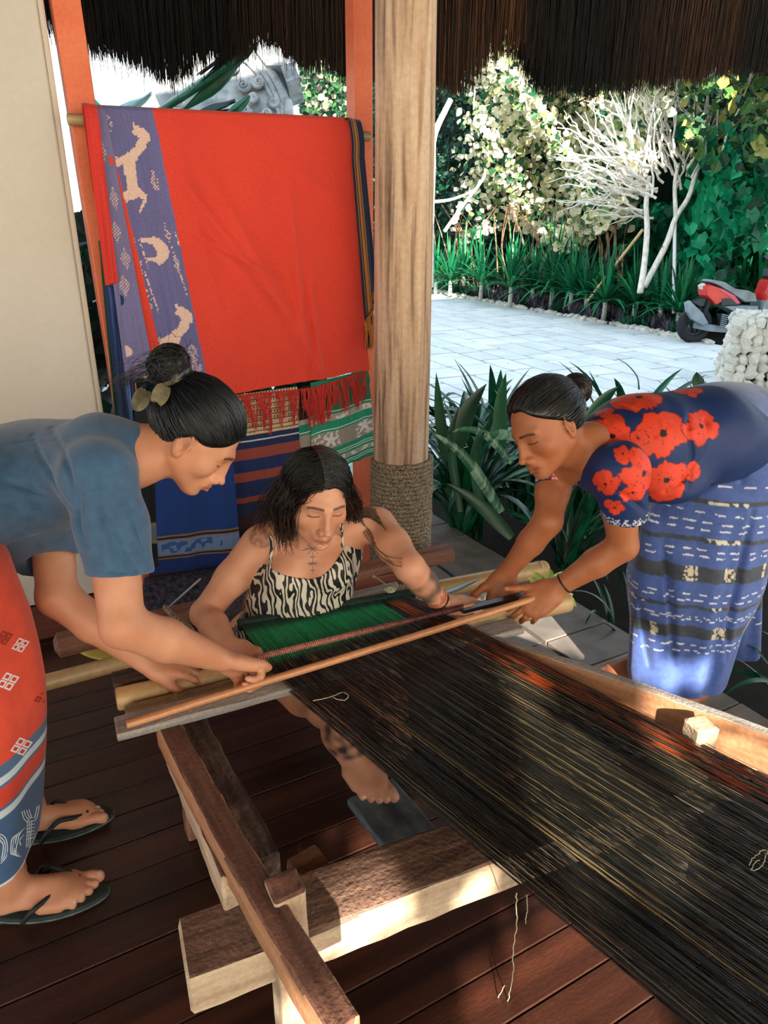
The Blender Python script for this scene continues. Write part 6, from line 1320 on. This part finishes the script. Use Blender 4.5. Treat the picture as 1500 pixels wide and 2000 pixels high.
kR, kL = at(600, 1345, 1.78), at(760, 1330, 1.80); ft = atz(757, 1580, .172); fh = ft+nrm([-.34, 1, 0])*math.sqrt(.23**2-.10**2)+[0, 0, .10]; fx_ = nrm(ft-fh); fu_ = nrm(np.cross(fx_, np.cross([0, 0, 1], fx_))); fu_ = fu_*np.sign(fu_[2]); sAn = fh+fx_*.050+fu_*.070
f2.path([PV-lat*.08, kR+[0, .02, -.03]], [.085, .058], .03); f2.path([PV+lat*.08, kL+[0, .02, -.05]], [.085, .058], .03)
f2.path([kR+[0, .02, -.03], kR*.5+sAn*.5+[0, .0, 0], sAn], [.050, .044, .033], .02); lA = kL+[0.02, -.05, -.27]; f2.path([kL+[0, .02, -.05], lA], [.056, .034], .02)
f3 = Field((.44, .92, .15), (.80, 1.36, .42), .0027); ft = atz(757, 1580, .172); fh = ft+nrm([-.34, 1, 0])*math.sqrt(.23**2-.10**2)+[0, 0, .10]; fx_ = nrm(ft-fh); fu_ = nrm(np.cross(fx_, np.cross([0, 0, 1], fx_))); fu_ = fu_*np.sign(fu_[2]); sAn = fh+fx_*.050+fu_*.070
foot(f3, fh, ft, 1, 0, 1, pS, fu_); f3.path([fh+fx_*.045+fu_*.03, sAn, sAn*.8+kR*.2], [.030, .031, .035], .02)
def tat(V, C, c, r, amt, seed, s=60, col='3a3330'):
    d = np.linalg.norm((V-c)/np.asarray(r), axis=1); m = (d < 1)*np.clip((1-d)*6, 0, 1)*amt*np.clip(.72+.8*vnoise(V[:, 0]*s, V[:, 1]*s, V[:, 2]*s, seed), 0, 1); C[:] = C*(1-m[:, None])+linv(col)*m[:, None]
def sext(V, C):
    tat(V, C, sLe*.55+sLw*.45, (.052, .06, .06), .86, 1, 45, '4a4240'); tat(V, C, sR+[0, -.03, .03], (.035, .04, .03), .55, 2, 130); tat(V, C, sAn+fx_*.01-fu_*.01, (.062, .062, .05), .95, 3, 60, '2b2b3a')
    m = (np.linalg.norm(V-(sLw*.86+sLe*.14), axis=1) < .04)&(vnoise(V[:, 0]*90, V[:, 1]*90, V[:, 2]*90, 4) > .1); C[m] = C[m]*.4+linv('b23a2a')*.6
sbody = finish_body('body', SW, [(f, 2), (f2, 3), (f3, 1)], 'd39c7e', pS, [(sh, dict(lip='bb7766'))], sext)
# dress
M_zeb = bpy.data.materials.new('zebra_print'); M_zeb.use_nodes = True; n_ = M_zeb.node_tree.nodes; l_ = M_zeb.node_tree.links; tcn = n_.new('ShaderNodeTexCoord'); mpn = n_.new('ShaderNodeMapping'); mpn.inputs['Scale'].default_value = (1, .5, .42); mpn.inputs['Rotation'].default_value = (0, .35, .4)
wv = n_.new('ShaderNodeTexWave'); wv.inputs['Scale'].default_value = 24; wv.inputs['Distortion'].default_value = 13; wv.inputs['Detail'].default_value = 1.5; wv.inputs['Detail Scale'].default_value = 1.6
cr_ = n_.new('ShaderNodeValToRGB'); cr_.color_ramp.elements[0].position = .46; cr_.color_ramp.elements[1].position = .53; cr_.color_ramp.elements[0].color = lin('0c1013'); cr_.color_ramp.elements[1].color = lin('cfc9b8')
l_.new(tcn.outputs['Object'], mpn.inputs[0]); l_.new(mpn.outputs[0], wv.inputs[0]); l_.new(wv.outputs['Fac'], cr_.inputs[0]); l_.new(cr_.outputs[0], n_['Principled BSDF'].inputs['Base Color']); n_['Principled BSDF'].inputs['Roughness'].default_value = .6
f = Field((.30, 1.25, .33), (.98, 2.0, .72), .0032); storso(f, .005, False)
f.econe(BE, PV, .122, .165, lat, .74, .03); f.path([PV-lat*.08, kR+[0, .05, .0]], [.09, .062], .04); f.path([PV+lat*.08, kL+[0, .05, .0]], [.09, .062], .04)
nl = np.array([(470, 1092), (498, 1096), (512, 1104), (530, 1112), (552, 1122), (580, 1130), (604, 1133), (628, 1126), (648, 1108), (660, 1090), (672, 1066), (690, 1070), (730, 1080)], float); npt = [at(a, b, 1.715) for a, b in nl]; nu_ = np.array([p@CR for p in npt]); nz_ = np.array([p@CU for p in npt])
def neck(x, y, z): u = x*CR[0]+y*CR[1]+z*CR[2]; w = x*CU[0]+y*CU[1]+z*CU[2]; return (np.interp(u, nu_, nz_)-w)*.8
f.func(neck, f.lo, f.lo+f.h*f.n, .002, 'sub')
V, F = f.surf(); V = smooth_mesh(V, F, 2, .5); w = vnoise(V[:, 0]*16, V[:, 1]*8, V[:, 2]*34, 3); low = np.clip((.62-V[:, 2])*8, 0, 1); V = V+(-CF)[None]*(w*.004*low)[:, None]; bvd = bvh_of(V, F)
sub(SW, 'dress', V, F, M_zeb, True)['label'] = 'black and cream zebra print dress'
bvb = BVHTree.FromPolygons([tuple(np.array(v.co)+np.array(SW.location)) for v in sbody.data.vertices], [tuple(p.vertices) for p in sbody.data.polygons])
def on_skin(pts, off=.0015):
    out = []
    for p in pts:
        h = hit(bvb, *p); 
        if h is not None: out.append(h-CF*off)
    return np.array(out)
for pts in ([(527, 1113), (529, 1090), (531, 1066), (529, 1046)], [(669, 1070), (669, 1048), (666, 1024)]):
    Q = interp_path(on_skin(pts, .002), 14); V, F = tube(Q, .0042, 8); sub(SW, 'strap', V, F, M_zeb)
# tattoo lines on the chest
M_ink = mat('tattoo_ink', '6d625f', rough=.7)
lines = [[(612, 1070), (612, 1074), (611, 1084), (611, 1102), (611, 1120)], [(590, 1075), (611, 1073), (628, 1068)], [(600, 1065), (622, 1081)], [(601, 1082), (621, 1063)], [(595, 1070), (606, 1073)], [(604, 1098), (619, 1104)], [(604, 1105), (618, 1096)], [(600, 1101), (622, 1100)], [(606, 1088), (617, 1088)], [(606, 1114), (611, 1108), (616, 1114)]]
S_ = []
for ln in lines:
    q = on_skin([(ln[0][0]*(1-t)+ln[-1][0]*t, ln[0][1]*(1-t)+ln[-1][1]*t) for t in np.linspace(0, 1, 10)] if len(ln) < 4 else [tuple(p) for p in interp_path([(a, b, 0) for a, b in ln], 10)[:, :2]], .0001)
    if len(q) == 10: S_.append(q)
if S_: V, F, _ = strands(np.array(S_), .0010, .0007, 4); sub(SW, 'chest_tattoo', V, F, M_ink)['label'] = 'thin star and arrow line tattoo'
ring(SW, 'bracelet', sLw*.93+sLe*.07, sLw-sLe, .0265, .0022, mat('black_cord', '141414', rough=.6)); ring(SW, 'bracelet', sLw*.86+sLe*.14, sLw-sLe, .0275, .0028, mat('red_bead', 'b5402c', 'd8a070', sc=(300, 300, 300), rough=.5))['label'] = 'red beaded bracelet'
# long hair, parted, dark at the roots and lighter at the tips
Vh, Fh = hair_cap(sh, .006, .02, .008, None, sl=.92); sub(SW, 'hair', Vh, Fh, M_hair, True, np.ones((len(Vh), 3))*linv('0c0e11'))
rg = np.random.default_rng(61); P = []; K = 26; PX = .014
Rr = np.array((.082, .103, .092))
for k in range(2100):
    sd = -1 if rg.random() < .56 else 1    # local x: sign decided by the side of the picture
    y0 = rg.uniform(-.09, .082)*1.0; v = np.array([PX+sd*rg.uniform(.0005, .004), y0+.012, 0]); v = v/Rr; v[2] = math.sqrt(max(.01, 1-v[0]**2-v[1]**2)); az = math.atan2(v[0], v[2]); rad = math.hypot(v[0], v[2]); pts = []
    th1 = rg.uniform(1.35, 1.62); ybk = rg.uniform(-.30, .02)-.12*(y0 > .03)
    for t in np.linspace(0, 1, 9):
        th = az+(sd*th1-az)*t; yy = v[1]+ybk*t*.8-.10*t*(1-t)*(y0 > .02)*0; r2 = math.sqrt(max(.02, 1-yy*yy)); r_ = 1+.012*rg.random()+.02*math.sin(t*3); q = np.array([math.sin(th)*r2, yy, math.cos(th)*r2])*Rr*r_+[0, -.012, .030]; pts.append(sh.p(*q))
    side_img = np.sign((sh.X*sd)@CR)
    if side_img < 0:
        e = at(rg.uniform(540, 578), rg.uniform(1000, 1056)+(rg.random() < .3)*rg.uniform(0, 34), rg.uniform(1.65, 1.72)) if rg.random() < .85 else at(rg.uniform(492, 540), rg.uniform(985, 1040), rg.uniform(1.72, 1.80)); m_ = (pts[-1]+e)/2+CR*rg.normal(-.006, .012)-CF*rg.uniform(.0, .02)
    else:
        e = at(rg.uniform(676, 706), rg.uniform(985, 1022), rg.uniform(1.74, 1.82))
        m_ = (pts[-1]+e)/2+CR*rg.normal(.0, .007)
    pts += [m_, e]; P.append(interp_path(pts, K)+np.cumsum(rg.normal(0, .0006, (K, 3)), 0))
P = np.array(P); t = np.linspace(0, 1, K)[None, :, None]; rt, tp_ = linv('06080a'), linv('5a3a26'); mixv = np.clip((t-.7)*2.4, 0, 1)*rg.uniform(0, 1, (len(P), 1, 1))**1.5; cc_ = (rt*(1-mixv)+tp_*mixv)*rg.uniform(.5, 1.5, (len(P), 1, 1)); V, F, c2 = strands(P, .0011, .0006, 3, cc_); o = sub(SW, 'long_hair', V, F, M_hair, True, c2); o['kind'] = 'stuff'
P = []
def surf_pts(pts, off): return on_skin(pts, off)
for k in range(200):
    a, b = rg.uniform(0, 1), rg.uniform(-1.5, 1.5); base = [(525-10*a, 985+10*b), (505-14*a, 1000+8*b), (488-18*a, 1012+14*b+10*a), (474-16*a, 1026+16*b+12*a)]; q = [at(base[0][0], base[0][1], 1.76)]+list(surf_pts(base[1:], rg.uniform(.002, .010)))
    if len(q) == 4: P.append(interp_path(q, 14)+rg.normal(0, .0008, (14, 3)))
for k in range(120):
    b = rg.uniform(-2.2, 1.6); L_ = rg.uniform(.4, 1); base = [(700, 1005), (712+4*b, 1000+7*b), (728+6*b, 1003+12*b), (742+8*b, 1012+16*b)]; q = [at(base[0][0], base[0][1]+6*b, 1.78)]+list(surf_pts(base[1:], rg.uniform(.002, .009)))
    if len(q) == 4: P.append(interp_path(q, 14)+rg.normal(0, .0008, (14, 3)))
for k in range(26):
    b = rg.uniform(-1.8, 1.8); base = [(708, 1010+8*b), (716+5*b, 1040), (730+7*b, 1075+6*b), (755+8*b, 1090+8*b), (785, 1098+6*b)][:rg.integers(3, 6)]; q = list(surf_pts(base, rg.uniform(.002, .006)))
    if len(q) >= 3: P.append(interp_path(q, 14))
P = np.array(P); c = np.array([linv(x) for x in ('6a5040', '8a6a54', 'b0907a', 'd6bca4')])[rg.choice(4, len(P), p=[.35, .3, .22, .13])]*rg.uniform(.7, 1.2, (len(P), 1)); V, F, c2 = strands(P, .00055, .0004, 3, c); o = sub(SW, 'loose_hair', V, F, M_hair, True, c2); o['kind'] = 'stuff'
fg_ = atz(460, 1190, .42)
bs = beam('back_strap', at(445, 1215, 1.93), at(478, 1110, 2.02), .05, .012, mat('grey_webbing', '3e3d45', '66646e', sc=(200, 200, 200), rough=.9), SW, seg=6, up=tuple(-CF)); bs['label'] = 'grey woven back strap'

# ---------------------------------------------------------------- woman on the right, floral top
RW = empty('person', 'bending person in a navy top with red flowers and a blue ikat sarong', 'person', (1.7, 1.15, 0))
rf, ru = vdir(-.80, -.52, .30), vdir(-.42, .85, .22); nr = 1 if (np.cross(rf, ru)@(-CF)) > 0 else -1
rX = np.cross(rf, ru); rh = Head(at(1037, 862, 1.60)-rf*.078-rX*nr*.030, rf, ru, .97)
rN = at(1152, 868, 1.70); rNS, rFS = at(1208, 918, 1.62), at(1088, 905, 1.86); rEl, rWr = at(1216, 1066, 1.73), at(1090, 1147, 1.805); rE2, rW2 = at(1070, 1018, 1.80), at(990, 1118, 1.90)
WST, HIP = at(1352, 868, 1.86), at(1442, 868, 1.98)
f = Field((.88, .86, .36), (1.62, 1.62, 1.12), .003); pR = []
rh.build(f, rN, .050)
f.path([rNS, rNS*.5+rEl*.5, rEl], [.046, .043, .037], .02); f.path([rEl, rEl*.6+rWr*.4, rWr], [.039, .037, .024], .012)
f.path([rFS, rFS*.5+rE2*.5, rE2], [.046, .043, .037], .02); f.path([rE2, rE2*.6+rW2*.4, rW2], [.039, .036, .024], .012)
f.cone(rNS, rFS, .05, .05, .03); f.econe(at(1230, 885, 1.78), WST, .08, .10, rFS-rNS, .75, .03); f.cone(rN, at(1205, 890, 1.76), .05, .055, .03)
hand(f, rWr, at(1036, 1188, 1.80)-rWr, vdir(-.35, -.55, -.75), 1, 1.03, ((.25, .5, .4), (.35, .55, .4), (.45, .6, .4), (.55, .6, .4)), (.85, .5, .0), -.05, .09, pR)
hand(f, rW2, at(978, 1168, 1.90)-rW2, vdir(.1, -.3, -.9), 1, 1.03, ((.2, .35, .3), (.3, .45, .3), (.4, .5, .3), (.5, .5, .3)), (.70, .62, -.15), .12, .05, pR)
f2 = Field((1.25, .82, -.005), (2.05, 1.62, 1.12), .006); rA1, rA2 = np.array([1.716, 1.10, .09]), np.array([1.70, 1.29, .09])
f2.econe(at(1230, 885, 1.78), WST, .08, .09, rFS-rNS, .75, .03); f2.econe(WST, HIP, .10, .10, rFS-rNS, .8, .03)
for a, d in ((rA1, -.05), (rA2, .05)): f2.path([HIP+[0, d, -.02], HIP*.5+a*.5+[0, 0, -.05], a+[0, 0, .28], a], [.075, .055, .050, .036], .02)
f3 = Field((1.40, .98, .0), (1.84, 1.42, .16), .004)
for a, sd in ((rA1, -1), (rA2, 1)):
    h_ = a*[1, 1, 0]+[.05, 0, .02]; foot(f3, h_, h_+[-.225, .02 if sd > 0 else -.02, 0], -sd, 0, 1, pR); f3.path([h_+[-.045, 0, .03], a+[0, 0, .02], a+[0, 0, .10]], [.032, .034, .038], .02)
pR = [(a, b, 'c08c70' if c and c[0] == 'e' else c) for a, b, c in pR]
finish_body('body', RW, [(f, 2), (f2, 3), (f3, 1)], 'ad6d47', pR, [(rh, dict(lip='8e4a3a'))])
# top
f = Field((1.02, .86, .60), (1.80, 1.62, 1.16), .0035); rl = rFS-rNS; T1, T2 = at(1240, 862, 1.79), at(1368, 852, 1.88)
f.econe(T1, T2, .142, .150, rl, .86, .0); f.cone(at(1176, 862, 1.75), at(1178, 926, 1.70), .064, .055, .02); f.econe(T2, at(1430, 862, 1.97), .150, .15, rl, .85, .03); f.cone(rNS+[.01, 0, 0], rFS+[.01, 0, 0], .060, .056, .04); f.cone(at(1176, 868, 1.74), at(1230, 862, 1.77), .068, .09, .04)
c1, c2 = at(1222, 1006, 1.675), at(1081, 952, 1.83); f.path([rNS, c1], [.064, .055], .03); f.path([rFS, c2], [.056, .050], .02)
f.ell(at(1300, 935, 1.80), (.11, .10, .06), None, .05)
for c, e, r in ((c1, rEl, .055), (c2, rE2, .050)):
    d = nrm(e-c); f.plane_cut(c, d, .003, c-.1, c+.1); f.cone(c-d*.03, c+d*.05, r*.82, r*.9, .003, 'sub')
f.ell(at(1140, 905, 1.70), (.035, .04, .05), None, .01, 'sub'); f.cone(at(1178, 858, 1.73), at(1186, 905, 1.70), .055, .045, .03)
bodyN = at(1165, 868, 1.72)
f.plane_cut(at(1162, 875, 1.72), nrm(rN-T1), .004, at(1120, 880, 1.72)-.13, at(1120, 880, 1.72)+.13) if False else None
V, F = f.surf(); V = smooth_mesh(V, F, 3, .5); w = vnoise(V[:, 0]*14+V[:, 2]*6, V[:, 1]*9, V[:, 2]*16-V[:, 0]*9, 4); V = V+np.stack([0*w, -.4*w, w], -1)*.004; bv = bvh_of(V, F)
V = creases(V, None, bv, [[(1330, 760), (1345, 830), (1352, 900), (1345, 950)], [(1370, 752), (1378, 820), (1372, 880)], [(1190, 790), (1240, 800), (1280, 850)], [(1210, 960), (1240, 980), (1262, 1000)], [(1300, 960), (1340, 930), (1375, 880)]], .007, .009)
c = np.ones((len(V), 3))*linv('1c3264'); rgf = np.random.default_rng(9); 
FL = [(1196, 852, 44), (1296, 846, 52), (1370, 832, 38), (1248, 775, 48), (1258, 925, 46), (1302, 938, 42), (1092, 922, 22), (1182, 946, 26), (1200, 992, 18), (1216, 886, 17), (1247, 856, 17), (1340, 762, 30), (1352, 918, 17), (1178, 806, 18), (1236, 962, 20)]
for i, (px, py, rp) in enumerate(FL):
    h_ = hit(bv, px, py)
    if h_ is None: continue
    dd = (h_-CAMPOS)@CF; R = rp/FPX*dd*1.22; d = V-h_; u, v = d@CR, d@CU; r = np.linalg.norm(d, axis=1); a = np.arctan2(v, u)+i; edge = R*(.70+.24*np.abs(np.cos(a*2.5+i))**.6+.26*vnoise(a*1.6, np.zeros(len(a))+i, 0, i)+.08*vnoise(a*6, np.zeros(len(a)), 0, i+4)); m = r < edge
    vein = (np.abs(np.sin(a*8+3*vnoise(a*3, r*90, 0, i))) < .16)&(r > R*.16)&(r < edge*.6)&(vnoise(a*5, r*60, 0, i+3) > .1); tone = 1-.25*np.clip(vnoise(a*2, r*40, 0, i+7), 0, 1); c[m] = (linv('e5472c')*tone[:, None])[m]; c[m & vein] = linv('7a1f1c'); c[(r < R*.12)] = linv('2a1420'); c[m & (r > edge*.955)] = linv('7a1f1c')
for cc0, ee in ((c1, rEl), (c2, rE2)):
    d = nrm(ee-cc0); t = (V-cc0)@d; rr_ = np.linalg.norm(V-cc0-t[:, None]*d, axis=1); m = (t > -.016)&(t < -.003)&(rr_ < .085)&(vnoise(V[:, 0]*330, V[:, 1]*330, V[:, 2]*330, 3) > .12); c[m] = linv('cfd3dc')
    m = (t > -.022)&(t < -.018)&(rr_ < .085)&(vnoise(V[:, 0]*200, V[:, 1]*200, V[:, 2]*200, 5) > .0); c[m] = linv('cfd3dc')
sub(RW, 'top', V, F, mat('floral_satin', 'ffffff', 'eeeeee', sc=(30, 30, 30), rough=.55, attr=True, sheen=.0, spec=.3), True, c)['label'] = 'navy short sleeved top with large red flowers'
bvt = bvh_of(V, F)
# sarong
f = Field((1.18, .70, .08), (2.25, 1.80, 1.20), .0044); HC = at(1432, 868, 1.99); MD = at(1356, 1130, 2.10); HM = at(1322, 1325, 2.16)
f.econe(HC, MD, .178, .192, CR, .80, .0); f.econe(MD, HM, .192, .150, CR, .78, .04); f.econe(at(1400, 840, 1.93), HC, .150, .17, rl, .85, .05)
f.econe(at(1430, 1010, 2.20), at(1440, 1300, 2.30), .085, .078, CR, .8, .03)
f.econe(at(1300, 1040, 2.02), at(1280, 1300, 2.12), .075, .070, CR, .7, .04)
hemn = nrm(HM-MD); f.plane_cut(at(1322, 1336, 2.12), (0, 0, -1), .003)
V, F = f.surf(); V = smooth_mesh(V, F, 3, .5); bv = bvh_of(V, F); low = np.clip((.75-V[:, 2])*2, 0, 1); u = V@CR; w = np.sin(u*62+3*vnoise(u*9, V[:, 2]*3, 0, 2)); w2 = vnoise(u*24, V[:, 2]*5, V@CF*6, 8); V = V-CF[None]*((.006*w+.009*w2)*low)[:, None]
w3 = vnoise(V[:, 0]*7, V[:, 1]*7, V[:, 2]*18+V@CR*9, 3); V = V-CF[None]*(.006*w3*(1-low))[:, None]
V = creases(V, None, bvh_of(V, F), [[(1290, 985), (1302, 1100), (1312, 1200), (1316, 1300)], [(1420, 1290), (1428, 1200), (1450, 1100), (1470, 1000)], [(1400, 790), (1420, 860), (1400, 930), (1350, 970)], [(1440, 800), (1465, 880), (1450, 940)], [(1250, 1180), (1262, 1250), (1270, 1300)]], .010, .018)
z = V[:, 2]+.018*vnoise(V@CR*7, V@CF*7, 0, 2); u = V@CR*1.0; ang = np.arctan2((V-MD)@CF, (V-MD)@CR)*.19
c = np.ones((len(V), 3))*linv('4762a8'); c[z > .80] = linv('6076aa'); c = c*(1+.14*vnoise(ang*30, z*7, 0, 5))[:, None]; plain = z > .80
def zp(py, d=1.93): return at(1340, py, d)[2]
def bandc(a, b, col): m = (z < a)&(z > b); c[m] = linv(col)*(1+.25*vnoise(ang*80, z*60, 0, 2))[m][:, None]; return m
k1 = bandc(zp(1112), zp(1144), '39414a'); k2 = bandc(zp(1252), zp(1280), '39414a'); k3 = bandc(zp(1050), zp(1060), '3d4650'); k4 = bandc(zp(1200), zp(1208), '3d4650'); k5 = bandc(zp(968), zp(978), '3b444c')
g = .0055; blk = vnoise(np.round(ang/g)*g*75, np.round(z/g)*g*85, 0, 7); on = vnoise(ang*16, 0*z+(z > .38)*3, 0, 4) > .12; m = (k1 | k2)&on&(np.abs(blk) > .28); c[m] = linv('d9cfb6')
m = (k3 | k4 | k5)&(vnoise(ang*9, 0*z+np.round(z*8), 0, 6) > .25)&(vnoise(ang*120, z*120, 0, 8) > -.1); c[m] = linv('dcd6c4')
for py in (1020, 1033, 1078, 1090, 1172, 1186, 1226, 1236, 1296, 1312, 940, 998): zz_ = zp(py); m = (np.abs(z-zz_-.006*vnoise(ang*6, 0*z+py, 0, 1)) < .0021)&((np.sin(ang*130+py)+.9*vnoise(ang*50, 0*z+py, 0, 2)) > -.1); c[m] = linv('e4e8f2')
sub(RW, 'sarong', V, F, mat('indigo_cotton', 'ffffff', 'e6e6e6', sc=(60, 60, 60), rough=.75, attr=True, sheen=.3, fine=(400, .06)), True, c)['label'] = 'blue ikat sarong with grey bands and white dashes'
# hair and details
BR = (0, -.124, .040); Vh, Fh = hair_cap(rh, .008, .012, .004, BR, .035, sl=1.1); sub(RW, 'hair', Vh, Fh, M_hair, True, np.ones((len(Vh), 3))*linv('0e1013'))
rg = np.random.default_rng(71); add_strands(RW, 'hair_strands', strand_cap(rh, 1500, (0, -.104, .034), rg, .0095, .004, 1.1, ear=.012), .0009, ['101317', '1a1e24', '0b0c0e', '2c2f36'], rg)
add_strands(RW, 'bun_strands', bun_strands(rh, BR, .036, 200, rg), .0011, ['121316', '2a2420', '3a302a'], rg)
ring(RW, 'bracelet', rWr*.90+rEl*.10, rWr-rEl, .0275, .0024, mat('dark_bangle', '1a1210', rough=.5))
for k in range(3):
    h_ = hit(bvt, 1115+8*k, 912+7*k)
    if h_ is not None: Vv, Ff = tube([h_-CF*.001, h_-CF*.005], .004, 8); sub(RW, 'button', Vv, Ff, mat('pearl_button', 'e8e4dc', rough=.3))
